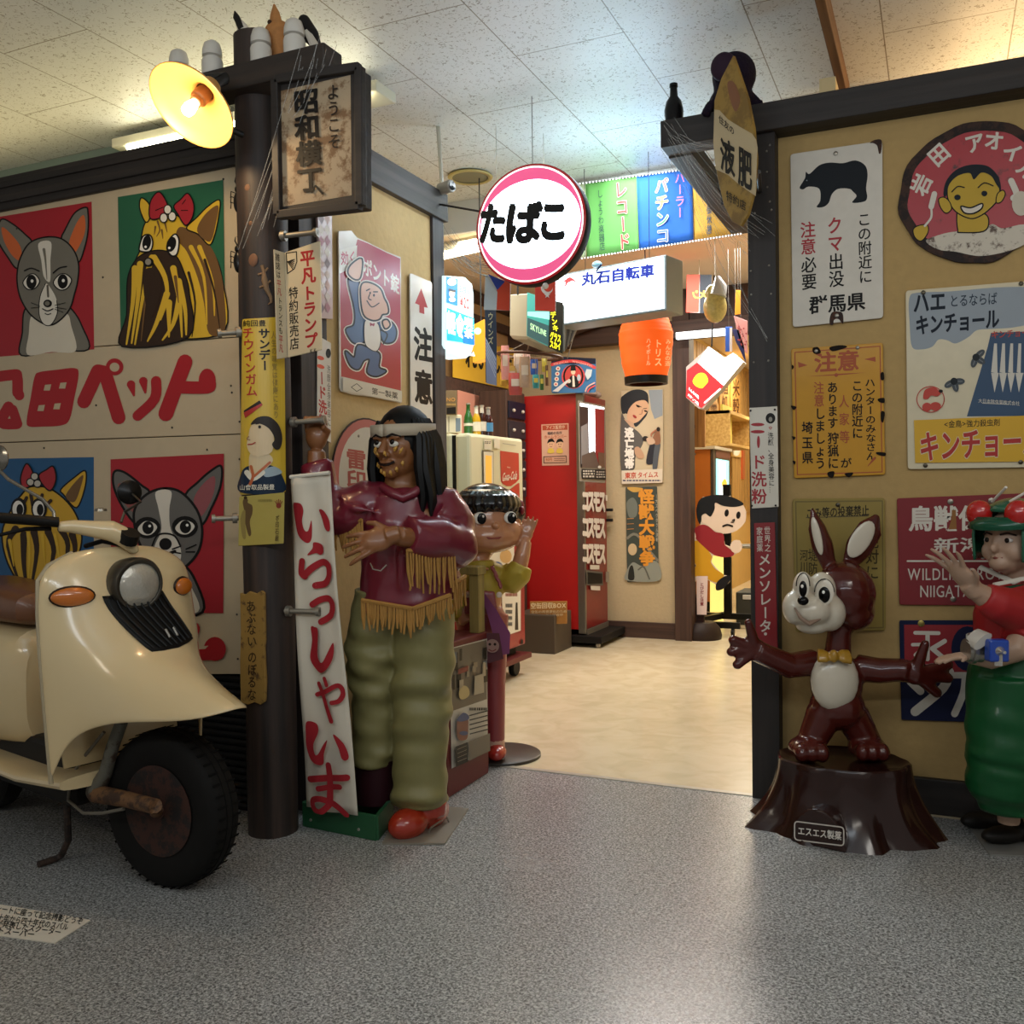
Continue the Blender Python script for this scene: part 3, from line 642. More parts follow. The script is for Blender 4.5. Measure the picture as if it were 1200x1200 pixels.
# enamel signs wrapped round the trunk
def wrap(name, label, quad, h, em=False):
    root = thing(name, cyl(PR+.006)((quad[0]+quad[2])/2, quad[5]), label, 'sign')
    d = Draw(cyl(PR+.006), cyn, root, (0, 0, 1), .0004, .4, cut=3.5); d.poly(h, rr(*quad, r=.05)); d.part('plate'); return root, d
cg, d = wrap('chewing_gum_sign', 'yellow enamel chewing gum sign with a boy portrait wrapped round the pole', (284, 374, 333, 371, 335, 577, 281, 580), 'c8a62e')
d.crop = (260, 360, 600/140)
d.vt('チウインガム', 'a8201e', 130, 100, 152, 450, 58, .02); d.vt('サンデー', BK, 212, 105, 216, 320, 58, .035); d.ht('純回豊', '2c2418', 106, 82, 222, 80, 34, .01)
d.vt('人生の味覚は健康にあり', '8a7434', 258, 120, 272, 560, 26); d.part('lettering')
d.poly('2c2420', '112,520 190,468 205,490 120,555'); d.poly('a82820', '112,530 120,557 205,492 200,482'); d.part('gum_packet')
d.blob('16283c', '100,840 130,800 200,790 260,800 302,850 305,930 98,930'); d.blob('8fa0a8', '210,820 260,800 300,830 250,850 215,850')
d.blob('c9b48e', '140,800 150,730 220,730 255,770 200,830 150,850'); d.line('d8d2c0', 26, '205,830 160,860 130,830'); d.line('b45c30', 14, '150,800 160,850 145,890'); d.line('b45c30', 12, '165,850 240,780')
d.blob('cdb690', '150,600 180,575 235,600 258,650 252,720 215,745 160,745 132,700 140,640'); d.dot('c4a880', 268, 688, 12, 20)
d.blob('2c2622', '150,590 180,555 235,550 280,590 298,650 290,705 268,715 250,690 262,660 235,610 190,585'); d.dot('2c2622', 192, 602, 7, 8); d.line('2c2622', 4, '175,588 200,582'); d.line('8a5c40', 4, '142,650 134,662 148,668'); d.line('9c2c24', 6, '140,690 158,688 172,680'); d.part('boy_portrait')
d.ht('山會取品製豊', 'd8d2c0', 100, 905, 262, 903, 30, .01); d.part('lettering')
for x, y in ((316, 372),): pass
fs = PY(2.622)
ys = sign('small_advert_plate', 'small pale yellow plate with brown robed figures and red hand mark on pole', 'sign', fs, NF, (280, 582, 333, 577, 332, 637, 279, 640), .004, 'aa9a4a', .02)
d = Draw(fs, NF, ys, (270, 560, 343/80)); d.blob('5c4420', '75,100 88,110 88,125 110,140 110,180 98,220 105,280 92,290 75,230 70,170 62,120'); d.blob('8c7a3e', '60,170 75,165 75,230 78,300 62,300 50,220'); d.dot('3a2a18', 76, 100, 9, 8)
d.part('figures_picture'); d.dot('7c2a18', 243, 140, 13, 13); [d.line('7c2a18', 4, [(243+i*4, 135), (243+i*9, 108+abs(i)*5)]) for i in (-2, -1, 0, 1, 2)]; d.part('hand_mark')
d.vt('ボ印石鹸', '5a4a20', 238, 185, 234, 320, 20); d.part('lettering'); d.scr('8c7e3c', 140, 105, 210, 122, 1, .7); d.part('lettering')
ds = sign('climbing_warning_board', 'narrow worn ochre board warning in brush writing, low on the pole', 'sign', fs, NF, (281, 694, 309, 693, 311, 825, 282, 824), .012, '8a6a34', .0, mat=rusty('8c6c30', '4a3216', .4, 30, .7),
    outline='281,695 287,697 292,693 300,696 306,692 309,695 310,750 309,760 311,800 310,822 305,826 298,823 290,826 282,823 281,780 282,740')
d = Draw(fs, NF, ds, (270, 560, 343/80)); d.vt('あぶない', '2a1c0e', 102, 615, 108, 850, 50, .012); d.part('lettering'); d.vt('のぼるな', '2a1c0e', 110, 870, 108, 1120, 46, .012); d.part('lettering')

# ================================================================== ALLEY WALL SIGNS
WX = PX(-2.185); NX = V((1, 0, 0)); C6 = (380, 260, 764/140)
mp = sign('medicine_poster_sign', 'worn red enamel medicine sign with a stout cartoon man in blue tails', 'sign', WX, NX, None, .006, 'b02a3c', mat=M('d8d2c8', .3, coat=.5), crop=C6,
   outline='92,58 175,55 190,75 212,100 280,130 400,190 490,225 492,420 490,700 495,940 492,1160 300,1120 180,1105 110,1085 100,1060 98,800 95,400 92,150')
d = Draw(WX, NX, mp, C6, .00012, .3)
d.poly('ab2236', '100,330 165,300 212,110 280,138 400,198 485,235 488,700 490,1082 108,990'); d.part('red_ground')
d.ht('ポント錠', 'e4dccf', 250, 280, 480, 410, 120, .03); d.poly('e0dad0', '100,180 210,150 205,250 150,310 100,320'); d.ht('効く', 'c4405c', 105, 235, 205, 225, 90, .02); d.part('lettering')
OL, BLU = '1b2530', '335c8c'
def ob(h, pts): d.line('e6e0d8', 36, pts, closed=True); d.line(OL, 22, pts, closed=True); d.blob(h, pts)
ob(BLU, '155,370 212,375 225,450 240,560 270,650 262,740 235,775 180,765 140,690 190,660 195,560'); ob(BLU, '215,790 300,820 350,850 345,930 390,955 330,985 275,960 290,880 250,885 215,940 165,915 135,830 190,870')
ob(BLU, '340,650 380,625 430,650 455,700 440,760 385,770 360,720'); d.line(OL, 9, '355,690 400,720 375,780')
d.blob('e0d9cc', '255,640 300,625 345,660 358,760 335,825 290,815 255,770'); d.line(OL, 5, '255,640 300,625 345,660 358,760 335,825 290,815 255,770', closed=True)
ob('dcae94', '240,400 290,395 350,430 375,490 395,530 400,580 365,590 345,620 300,625 250,590 232,480'); d.blob('a41f38', '288,645 303,652 318,648 312,668 300,662 290,668')
d.line(OL, 7, '285,465 278,490 295,500'); d.line(OL, 7, '268,505 300,545 345,520'); d.line(OL, 8, '265,440 285,430'); d.line(OL, 8, '310,448 335,448'); d.dot(OL, 312, 470, 6, 9); d.dot(OL, 288, 455, 5, 8)
ob('dcae94', '370,640 395,630 410,660 385,680'); ob('dcae94', '150,330 165,280 230,240 222,350 190,365'); d.part('cartoon_man_picture')
d.poly('cfc8b8', '108,990 490,1082 490,1155 112,1080'); d.ht('第一製薬', '3a3632', 295, 1080, 465, 1115, 46, .01); d.line('3a3632', 4, '165,1058 200,1035 235,1065 200,1085', closed=True, smooth=False); d.part('lettering', 'pale band with maker name')
cs = sign('caution_sign', 'tall white caution sign with a red up arrow on the alley wall', 'sign', WX, NX, (548, 325, 690, 385, 694, 1330, 555, 1300), .006, 'd6d2c8', .1, crop=C6)
d = Draw(WX, NX, cs, C6); d.poly('b01a22', '620,425 662,550 638,545 640,590 608,580 608,532 580,520'); d.part('arrow'); d.vt('注意', BK, 630, 650, 636, 1195, 120, .04, .18, fill=.82); d.part('lettering')
PXF = PX(-2.18)
def needo(sf, n, quad, crop, label, rd, sl, s):
    o = sign('soap_powder_sign', label, 'sign', sf, n, quad, .004, 'd2ccc2', .02, crop=crop); d = Draw(sf, n, o, crop)
    return o, d
o, d = needo(PXF, NX, (102, 398-360, 0, 0, 0, 0, 0, 0) if 0 else (372, 393, 388, 402, 388, 519, 372, 510), (0, 0, 1), 'white soap powder sign with red writing on the post behind the raised hand', 0, 0, 1)
d.crop = (260, 360, 600/140); d.dot('e0502c', 496, 255, 18, 10, 20); d.dot('e0502c', 496, 298, 20, 10, 20); d.vt('ード洗粉', 'b83030', 500, 320, 510, 610, 42, .03, .3); d.vt('洗顔全身美容に', '55504a', 536, 290, 538, 600, 18, .0, .3); d.dot(BK, 534, 232, 13, 24); d.part('lettering')
o = sign('patterned_tin_strip', 'tall reflective diamond patterned strip hung behind the alley name board', 'decoration', PX(-2.17), NX, (372, 246, 389, 250, 390, 374, 377, 373), .01, 'c2a8a4', .02)
d = Draw(PX(-2.17), NX, o); rnd = random.Random(9)
for i in range(9):
    for j in range(2): x, y = 376+j*7, 256+i*13; d.poly(rnd.choice(['d8ccc4', 'b07a84', 'e4dcd2', '8c7a7c', 'c9a89c']), [(x, y-6), (x+4, y+1), (x+1, y+7), (x-3, y)])
d.part('diamond_pattern')
rs = sign('round_sign', 'round cream sign with a pink rim and red lettering behind the statue head', 'sign', WX, NX, None, .006, 'c9c2b2', outline=[(433+44*cos(t), 566+76*sin(t)+ (44*cos(t))*.2) for t in [2*pi*i/40 for i in range(40)]], mat=M('3a2a28', .5))
d = Draw(WX, NX, rs); d.poly('b0605c', [(433+43*cos(t), 566+74*sin(t)+(43*cos(t))*.2) for t in [2*pi*i/40 for i in range(40)]]); d.poly('c4beae', [(434+37*cos(t), 566+65*sin(t)+(37*cos(t))*.2) for t in [2*pi*i/40 for i in range(40)]]); d.part('face')
d.vt('雷印', 'a04440', 417, 526, 418, 575, 24, .03, .15); d.part('lettering'); screws(WX, NX, '420,511', rs)

# ================================================================== WELCOME BANNER
bx = thing('banner_stand_base', (-1.95, 2.86, 0), 'green wooden box base of the welcome banner beside the pole', 'banner base')
GB = M('1c5030', .5, bump=.1); P = [V((-2.112, 2.80, 0)), V((-1.785, 2.775, 0)), V((-1.84, 2.965, 0)), V((-2.1, 2.965, 0))]; H_ = .088
mb = MB(GB)
for i in range(4): a, b = P[i], P[(i+1) % 4]; mb.bar(a+V((0, 0, H_/2)), b+V((0, 0, H_/2)), .014, H_)
mb.build('box_walls', bx, None, .002); MB(GB).prism([p+V((0, 0, .004)) for p in P], (0, 0, .01)).build('bottom', bx)
nf = (P[1]-P[0]).cross(V((0, 0, 1))).normalized()
for t in (.12, .78): q = P[0].lerp(P[1], t)+V((0, 0, .03))+nf*.0075; MB(M('b8b4a8', .4, .7)).lathe([(.006, 0), (.005, .003)], q, nf, 8).build('screw', bx)
sf, n = pl3((341, 560, 3.32), (386, 555, 3.26), (388, 950, 3.34))
bn = thing('welcome_banner', sf(390, 953), 'tall white cloth welcome banner with red brush writing', 'banner')
rows = []; N = 40
def bpt(u, v):
    L, Rr = (341+(358-341)*v, 560+(946-560)*v), (386+(419-386)*v, 555+(956-555)*v)
    x, y = L[0]+(Rr[0]-L[0])*u, L[1]+(Rr[1]-L[1])*u
    return sf(x, y)+n*(.006*sin(u*6+v*5)+.004*sin(u*11-v*9))
cur = bpt
mb = MB(M('cfc7b6', .85, var=.06, sc=12)); mb.loft([[bpt(i/12, j/N) for i in range(13)] for j in range(N+1)], cap=False, closed=False); mb.build('cloth', bn, solid=.002)
def bsf(x, y):
    v = (y-558)/(950-558); v2 = max(0, min(1, v)); l, r = 341+17*v2, 386+33*v2; return bpt(max(0, min(1, (x-l)/(r-l))), v2)
d = Draw(bsf, n, bn, (320, 540, 600/140), .0016, .8, cut=3, lay=2); RB = '9c1420'
def brush(pts, w): d.line(RB, w, pts, k=6)
d.blob(RB, '108,215 125,205 150,215 160,250 155,300 165,345 180,350 192,300 195,380 185,410 165,405 135,370 120,310'); d.blob(RB, '230,250 255,255 285,300 292,350 278,358 262,340 245,290')
d.blob(RB, '205,410 245,425 252,460 235,475 215,465 180,472 200,440'); brush('155,500 150,560 168,580', 30); brush('165,575 205,535 250,510 285,525 290,575 265,615 220,625', 34)
brush('205,720 245,695 290,690 310,720 300,770 250,805', 32); d.blob(RB, '195,835 215,832 235,850 230,960 240,1000 265,1000 312,905 315,970 290,1030 250,1060 215,1040 190,990 200,900')
d.crop = (330, 800, 1200/230)
brush('225,70 290,40 360,0 390,40 370,90 330,105', 28); brush('240,0 270,60 300,140 328,215', 28); brush('285,-40 300,0', 24)
d.blob(RB, '168,245 195,232 235,250 240,300 215,370 225,430 245,425 275,365 302,335 280,420 278,480 245,492 200,470 170,400 165,310'); d.blob(RB, '345,295 365,300 405,350 428,420 412,445 392,430 375,370')
brush('195,588 260,570 420,545', 40); brush('255,632 330,612 380,605', 34); brush('315,480 325,560 325,680 320,720 270,770 225,755 220,710 270,690 340,710 420,768', 36)
d.part('lettering')
mb = MB(M('d8d2c4', .5)); mb.tube([sf(341, 559)+n*.004, sf(387, 554)+n*.004], .007, 8); mb.build('top_rod', bn)
# ================================================================== RIGHT WALL SIGNS
RW = PY(3.785); RWN = NF
def rsign(name, label, quad, h, crop, r=.04, mat=None, outline=None, th=.006):
    o = sign(name, label, 'sign', RW, RWN, quad, th, h, r, mat=mat or M(h, .6, coat=.04, bump=.03, sc=25), crop=crop, outline=outline)
    return o, Draw(RW, RWN, o, crop, ro=.6)
C8 = (900, 120, 4)
WT = 'cfc8bb'
o, d = rsign('bear_warning_sign', 'white enamel bear warning sign with a black bear silhouette', (104, 242, 536, 178, 540, 1010, 116, 1054), WT, C8)
d.blob('10161c', '148,400 165,370 175,350 178,325 195,335 240,295 290,282 350,285 410,272 455,295 467,340 460,400 465,445 450,465 395,470 415,440 400,420 380,405 330,405 300,430 285,470 260,490 228,490 245,460 240,405 190,395 165,408', 4)
d.dot('8a949c', 182, 366, 3, 3); d.part('bear_picture')
d.part('bear_shadow') if 0 else None; d.vt('この附近に', BK, 450, 515, 458, 850, 66, .012, -.1); d.vt('クマ', 'a3202a', 312, 535, 316, 702, 72, .022, -.1); d.vt('出没', BK, 318, 705, 322, 868, 74, .012, -.1)
d.vt('注意', 'a3202a', 186, 558, 190, 715, 74, .016, -.1); d.vt('必要', BK, 190, 722, 194, 880, 74, .012, -.1); d.part('lettering'); d.ht('群馬県', BK, 192, 952, 458, 930, 88, .024); d.part('lettering')
RU = rusty('4a2a18', '2a1812', .5, 40, .8)
d.blob(RU, '478,190 500,176 532,178 530,232 520,240 512,205 495,192'); d.part('rust_stain'); d.blob(RU, '290,1010 300,985 325,980 350,990 352,1038 330,1015 310,1020 305,1042 290,1040'); d.part('rust_stain')
screws(RW, RWN, '317,240 323,1000', o, r=.008, crop=C8, up=.003)
CY = (900, 320, 4)
o, d = rsign('hunter_warning_sign', 'chipped yellow enamel hunter warning sign with black and red writing', (108, 355, 538, 326, 550, 945, 122, 962), 'c18a06', CY, .03)
DR = 'a34a1c'
d.line(DR, 5, '126,372 525,343 535,932 138,945', closed=True, smooth=False); d.ht('注意', DR, 215, 420, 430, 408, 100, .03); d.poly(DR, '140,416 186,432 144,444'); d.poly(DR, '503,392 505,416 450,404'); d.poly(DR, '180,484 316,474 316,480'); d.poly(DR, '324,472 460,466 324,480'); d.dot(DR, 320, 478, 9, 9); d.part('heading')
d.vt('ハンターのみなさん', BK, 478, 492, 484, 880, 50, .014); d.line(DR, 12, '500,868 468,905', taper=True); d.vt('この附近に', BK, 418, 500, 420, 778, 54, .014); d.vt('人家等', DR, 355, 560, 360, 810, 50, .01, fill=.75); d.vt('が', BK, 366, 865, 366, 915, 54, .014)
d.vt('あります', BK, 302, 508, 304, 730, 52, .014); d.vt('狩猟に', BK, 306, 745, 306, 920, 54, .014); d.vt('注意', DR, 238, 508, 240, 628, 50, .012); d.vt('しましょう', BK, 244, 630, 246, 920, 52, .014); d.vt('埼玉県', BK, 184, 690, 186, 900, 54, .016, fill=.85); d.part('lettering')
for i, p in enumerate(('210,352 235,348 248,372 228,380 212,372', '290,348 340,338 372,346 330,362 300,366', '528,470 542,466 545,498 530,500', '515,590 545,586 545,608 522,605', '530,650 548,655 540,700 530,690', '508,840 550,842 548,858 515,852', '108,622 135,628 120,642', '112,765 130,770 120,782', '280,935 310,930 305,958 285,955', '360,940 400,936 380,958', '112,430 122,440 114,452', '116,880 130,884 124,898')): d.blob(M('1c1612', .9), p); d.part('enamel_chip')
screws(RW, RWN, '420,350 226,366', o, r=.007, crop=CY, up=.003)
CL = (900, 560, 4)
o, d = rsign('dumping_notice_sign', 'dull ochre rubbish dumping notice behind the rabbit figure, dark faded writing', (114, 98, 548, 94, 552, 715, 128, 722), '8f7a34', CL, .04)
d.line('6f5e28', 6, '130,112 536,108 540,702 142,708', closed=True, smooth=False); d.ht('ごみ等の投棄禁止', '2a2214', 178, 168, 475, 152, 54, .018); d.line('4a3e1c', 4, '180,186 470,178', smooth=False); d.vt('絶対に', '3a3018', 488, 260, 490, 480, 64, .01); d.vt('堤防や', '3a3018', 210, 330, 212, 520, 46, .006); d.vt('河川に', '3a3018', 168, 335, 170, 500, 40, .006); d.part('lettering')
screws(RW, RWN, '328,126', o, '4a4438', .008, CL, .003)
o, d = rsign('wildlife_area_sign', 'dark red wildlife protection sign with white Japanese and English lettering', (604, 96, 1500, 60, 1500, 605, 616, 595), '7a0f18', CL, .02)
d.ht('鳥獣保護区', WT, 658, 192, 1245, 185, 122, .03); d.poly('8a5a20', '862,150 880,150 884,240 846,242 860,195'); d.ht('新潟県', WT, 775, 318, 1140, 310, 74, .016); d.line(WT, 8, '654,390 1400,390', smooth=False); d.ht('WILDLIFE PROTECTION', WT, 655, 450, 1330, 445, 78, .006); d.ht('NIIGATA PREF.', WT, 710, 530, 1130, 526, 78, .006); d.part('lettering')
screws(RW, RWN, '855,112 1046,106 868,568', o, r=.01, crop=CL, up=.003)
o, d = rsign('bank_sign', 'blue and red enamel sign with big white characters low behind the mannequin', (615, 668, 1100, 668, 1100, 1150, 625, 1135), '10173a', CL, .02)
d.poly('8f1620', '638,688 1090,690 1090,915 640,905'); d.dot('10173a', 935, 800, 76, 105); d.part('red_ground')
d.line(WT, 18, '690,726 800,728', smooth=False); d.line(WT, 16, '678,782 745,780 690,830', smooth=False); d.line(WT, 20, '748,728 748,850', smooth=False); d.line(WT, 22, '828,765 770,800 830,850', smooth=False); d.line(WT, 44, '850,910 820,985 690,1095', taper=False); d.line(WT, 36, '668,955 715,1000'); d.line(WT, 34, '925,935 915,1010 875,1105'); d.line(WT, 30, '860,925 960,925')
d.part('lettering'); screws(RW, RWN, '718,682', o, '9a8a4a', .012, CL, .003)
# insect spray sign
o, d = rsign('insect_spray_sign', 'cream and grey enamel insect spray sign with flies and a yellow band', (645, 82, 1560, 10, 1560, 905, 655, 920), 'd0c4a6', CY, .02)
d.blob('8e979f', '662,120 700,92 850,86 1100,66 1250,75 1260,150 1230,230 1150,255 1050,262 980,268 940,300 880,330 840,315 800,312 770,345 720,358 675,345 664,240', 5); d.part('cloud')
d.ht('ハエ', '141c28', 680, 142, 835, 130, 105, .035); d.ht('とるならば', '2a3644', 850, 132, 1075, 118, 62, .01); d.ht('キンチョール', '141c28', 690, 246, 1085, 212, 98, .035); d.part('lettering', 'dark slogan lettering')
d.poly('2a4664', '1030,345 1045,280 1300,270 1420,668 932,672'); 
for i in range(7): x = 1060+i*38; d.poly('c9c4b8', [(x, 330), (x+13, 330), (x+6-i*2+10, 470), (x-14+i*2, 465)] if i < 9 else []); d.poly('c9c4b8', [(x-14, 468), (x+22, 468), (x+2, 560)])
d.ht('キンチョール', 'b03a2a', 1045, 290, 1260, 275, 40, .02); d.ht('大日本除虫菊株式会社', 'c9c4b8', 985, 598, 1180, 612, 22, .004); d.line('c9c4b8', 3, '1005,610 1130,616', smooth=False); d.part('spray_can_picture')
for cx, cy, a in ((975, 395, 0), (872, 508, 40)):
    for q in (0, 1, 2): t = R(a+q*75-40); d.dot('3c4248', cx+24*cos(t), cy+24*sin(t), 27, 15, math.degrees(t)); d.line('6f7478', 4, [(cx+12*cos(t), cy+12*sin(t)), (cx+38*cos(t), cy+38*sin(t))])
    d.dot('22262a', cx, cy, 17, 17); d.part('fly_picture')
d.line('b8392a', 4, [(762+64*cos(t), 592+60*sin(t)) for t in [2*pi*i/24 for i in range(24)]], closed=True); d.blob('b8392a', '728,570 740,545 780,535 800,552 812,560 795,578 765,575 750,590 730,590'); d.dot('b8392a', 745, 628, 22, 20); d.dot('b8392a', 785, 625, 26, 20); d.dot('1a1614', 810, 554, 10, 8); d.part('maker_emblem')
d.poly('cfa11e', '684,690 1540,655 1540,880 690,890'); d.ht('<金鳥>強力殺虫剤', '2a2418', 825, 710, 1088, 700, 36, .012); d.ht('キンチョール', 'cfc4a6', 708, 815, 1290, 780, 150, .06); d.ht('キンチョール', 'a82018', 708, 815, 1290, 780, 150, .03); d.part('lettering', 'red product lettering on a yellow band')
screws(RW, RWN, '728,92 1186,50 738,902 1184,886', o, '4a4438', .008, CY, .003)
# rusty round sign
cx, cy = 985, 420
rim = [(cx+(372+10*mnoise.noise(V((cos(t)*3, sin(t)*3, 1)))*1.5)*cos(t), cy-(cos(t)*372)*.1+(332+14*mnoise.noise(V((cos(t)*3, sin(t)*3, 5))))*sin(t)) for t in [2*pi*i/64 for i in range(64)]]
o, d = rsign('round_soap_sign', 'rusted round red sign with a smiling yellow boy holding a brush', None, '2c1c16', C8, mat=rusty('3a241a', '1c1210', .5, 30, .8), outline=rim, th=.01)
d.poly(rusty('a01c26', '3a1614', .39, 16, .4), [(cx+(x-cx)*.88, cy+(y-cy)*.86) for x, y in rim]); d.part('red_ground')
d.poly(rusty('c4baa8', '4a3020', .42, 22, .5), cr(pp('740,650 800,622 880,605 1000,600 1050,570 1100,590 1200,572 1280,600 1240,640 1150,690 1000,720 880,700 800,690'))); d.part('foam_picture')
YB = 'b8961c'
for ch, x, y, a in (('岩', 718, 385, -65), ('田', 800, 245, -42), ('ア', 970, 190, -15), ('オ', 1060, 180, 5), ('イ', 1145, 235, 18), ('ル', 1215, 320, 40)):
    t = R(a); d.chars([(ch, d.c((x, y)), (24*cos(t), 24*sin(t)), (24*sin(t), -24*cos(t)))], WT, .03); (d.part('lettering') if ch == '田' else None)
d.part('lettering')
bl(YB, '885,540 890,600 900,610 1010,605 1035,560 1010,520 900,515', 6); bl(YB, '840,430 850,360 900,320 985,318 1050,345 1085,400 1080,450 1050,490 1000,530 950,545 890,520 855,480', 6)
bl(YB, '1075,430 1100,412 1112,430 1095,465 1070,470', 5); bl(YB, '800,455 825,445 850,465 860,500 835,520 810,495', 5); bl(YB, '680,600 700,580 745,575 750,610 720,650 690,635', 5)
d.blob('141a22', '822,430 835,370 880,318 950,293 1030,300 1080,350 1092,410 1070,385 1045,345 1000,330 965,362 945,332 890,345 850,385 835,440'); d.line('2a2014', 6, '862,420 890,395 920,400'); d.line('2a2014', 6, '985,400 1015,378 1055,392'); d.dot('141a22', 888, 446, 15, 13); d.dot('141a22', 1014, 428, 14, 13)
bl('d2c8ba', '905,488 950,495 1003,475 1000,500 960,522 920,518', 7); d.line(WT, 26, '780,430 765,490'); d.line(WT, 10, '765,490 765,540 735,580'); d.part('boy_picture')
d.line(WT, 30, '1140,370 1165,430 1150,450'); d.dot('c4baa8', 1185, 475, 42, 58); d.part('bottle_picture')
# post signs
PSF = PY(3.712)
o = sign('soap_powder_sign', 'white soap powder sign with red vertical writing on the post above the ointment sign', 'sign', PSF, NF, (878, 478, 911, 476, 912.5, 594, 881, 596), .004, 'd2cbbc', .02)
d = Draw(PSF, NF, o, (700, 380, 60/11)); RD2 = 'a01a22'
d.dot(RD2, 1025, 641, 43, 11); d.dot(RD2, 1025, 687, 45, 11); d.dot(RD2, 1030, 752, 10, 40)
d.vt('ド洗粉', RD2, 1030, 825, 1036, 1155, 100, .02, fill=.92); d.dot('1c1a18', 1107, 601, 31, 34); d.dot('8a857a', 1107, 608, 12, 16); d.line('b04038', 4, '1098,660 1107,655 1116,660 1107,672', closed=True, smooth=False); d.vt('洗顔、全身美容に…', '2a2622', 1107, 690, 1116, 1080, 38, .008); d.part('lettering')
screws(PSF, NF, '980,553 1135,546 988,1160 1140,1158', o, '2a2622', .004, (700, 380, 60/11))
o = sign('ointment_sign', 'narrow red ointment sign with white brush writing on the post beside the rabbit figure', 'sign', PSF, NF, (883.5, 613, 908, 612, 911.5, 770, 886, 772), .004, '86161c', .02)
d = Draw(PSF, NF, o, (700, 580, 60/11)); d.vt('世界之', WT, 1085, 200, 1090, 365, 42, .008); d.vt('家庭薬', WT, 1036, 205, 1040, 365, 42, .008); d.vt('メンソレータ', WT, 1068, 370, 1076, 880, 84, .02); d.dot(WT, 1075, 888, 10); d.part('lettering')
# leaf-shaped board on the beam end
sf, n = pl3((862, 70, 3.42), (850, 250, 3.46), (886, 200, 3.32))
o = tag(plate(sf, n, '859,65 866,85 876,115 883,150 886,185 884,222 876,252 868,265 858,260 848,240 840,205 836,160 837,118 845,92', .012, rusty('94742e', '76591f', .5, 12, .6), 'leaf_shaped_board', None, (0, 0, 1), sf(866, 262)), 'pointed leaf shaped wooden board with black lettering hung before the hairy doll', 'sign')
d = Draw(sf, n, o, (760, 40, 6)); d.step = .0004
d.poly('b5a27e', '463,530 500,535 560,600 640,650 728,700 757,740 768,800 762,900 755,1140 640,1060 560,990 472,950 456,760'); d.part('cream_band')
d.blob('7a4a28', '555,350 590,330 625,380 645,470 615,545 580,480'); d.part('faded_mark'); d.ht('住友の', BK, 495, 590, 605, 690, 60, .012); d.vt('液', BK, 555, 740, 560, 990, 105, .03, .55); d.vt('肥', BK, 680, 800, 682, 1090, 100, .03, .55); d.ht('特約店', '2a2214', 548, 1130, 690, 1215, 75, .01); d.part('lettering')
mb = MB(M('3a3632', .5, .5)); mb.tube([sf(884, 200)-n*.02, V((-.62, 3.72, sf(884, 200).z+.02))], .008, 8); mb.build('bracket', o)
# hairy doll crouching behind it, bottle on the beam end
hp = at(853, 120, 3.62); dz = 2.668
dl_ = thing('hairy_doll', V((hp.x, 3.75, dz)), 'dark purple hairy ape doll sitting on the beam behind the leaf shaped board', 'doll')
c = V((hp.x, 3.75, 0)); hz = at(858, 92, 3.75).z
mb = MB(M('1a1020', .9, var=.4, sc=80, bump=.6)); mb.ell(V((c.x+.01, 3.75, hz-.02)), .085, .08, .09); mb.ell(V((c.x+.005, 3.75, (hz+dz)/2+.02)), .075, .07, .1); mb.ell(V((c.x, 3.74, dz+.05)), .085, .07, .05)
mb.tube([V((c.x-.06, 3.75, hz-.11)), V((c.x-.1, 3.73, hz-.18)), at(832, 122, 3.66), at(826, 136, 3.66)], [.03, .024, .018, .02], 10); mb.tube([V((c.x+.05, 3.75, hz-.1)), V((c.x+.11, 3.73, hz-.16)), at(876, 116, 3.7)], [.03, .022, .02], 10)
mb.skin('body', dl_, .008, 3)
mb = MB(M('2c1a2a', .7)); mb.ell(V((c.x-.015, 3.675, hz-.01)), .05, .03, .055); mb.build('face', dl_)
bp = PY(3.74)(790, 160); bo = thing('dark_bottle', V((bp.x, 3.74, 2.666)), 'small dark bottle standing on the left end of the right beam', 'bottle')
MB(M('0f0e10', .25)).lathe([(0, 0), (.036, 0), (.038, .05), (.03, .085), (.016, .105), (.014, .14), (.017, .142), (.016, .155), (0, .157)], V((bp.x, 3.74, 2.666)), n=18).build('body', bo)
# cobweb threads: countless
mb = MB(M('c8c8c4', .9, alpha=.35)); rnd = random.Random(11)
def web(a, b, k, sag, r=.0009):
    for i in range(k):
        p, q = V(a)+V([rnd.uniform(-.05, .05) for _ in '123']), V(b)+V([rnd.uniform(-.06, .06) for _ in '123']); m = (p+q)/2-V((0, 0, sag*rnd.uniform(.3, 1))); mb.tube([p, (p+m)/2-V((0, 0, sag*.15)), m, (m+q)/2-V((0, 0, sag*.15)), q], r, 4)
web((-.95, 3.68, 2.6), (-.62, 3.7, 2.15), 14, .08); web((-.95, 3.68, 2.62), (-.75, 3.68, 2.56), 8, .05); web((-.95, 3.85, 2.5), (-.64, 3.7, 1.75), 6, .05); mb.build('cobweb'); o = bpy.data.objects['cobweb']; tag(o, 'pale cobweb threads strung under the right beam end', 'cobweb'); o['kind'] = 'stuff'
mb = MB(M('c8c8c4', .9, alpha=.3)); web((-1.85, 2.56, 2.6), (-2.15, 2.63, 2.1), 10, .02); web((-1.82, 2.56, 2.62), (-1.95, 2.58, 2.45), 8, .03); mb.build('cobweb.001'); o = bpy.data.objects['cobweb.001']; tag(o, 'thin cobweb threads between pole crossarm and alley name board', 'cobweb'); o['kind'] = 'stuff'
mb = MB(M('9aa0a0', .9, alpha=.4)); web((-2.18, 4.1, 2.4), (-1.95, 4.16, 2.28), 26, .05, .0012); web((-2.18, 4.1, 2.5), (-2.1, 4.2, 2.3), 8, .03); mb.build('cobweb.002'); o = bpy.data.objects['cobweb.002']; tag(o, 'grey matted cobweb hanging left of the round lit sign', 'cobweb'); o['kind'] = 'stuff'
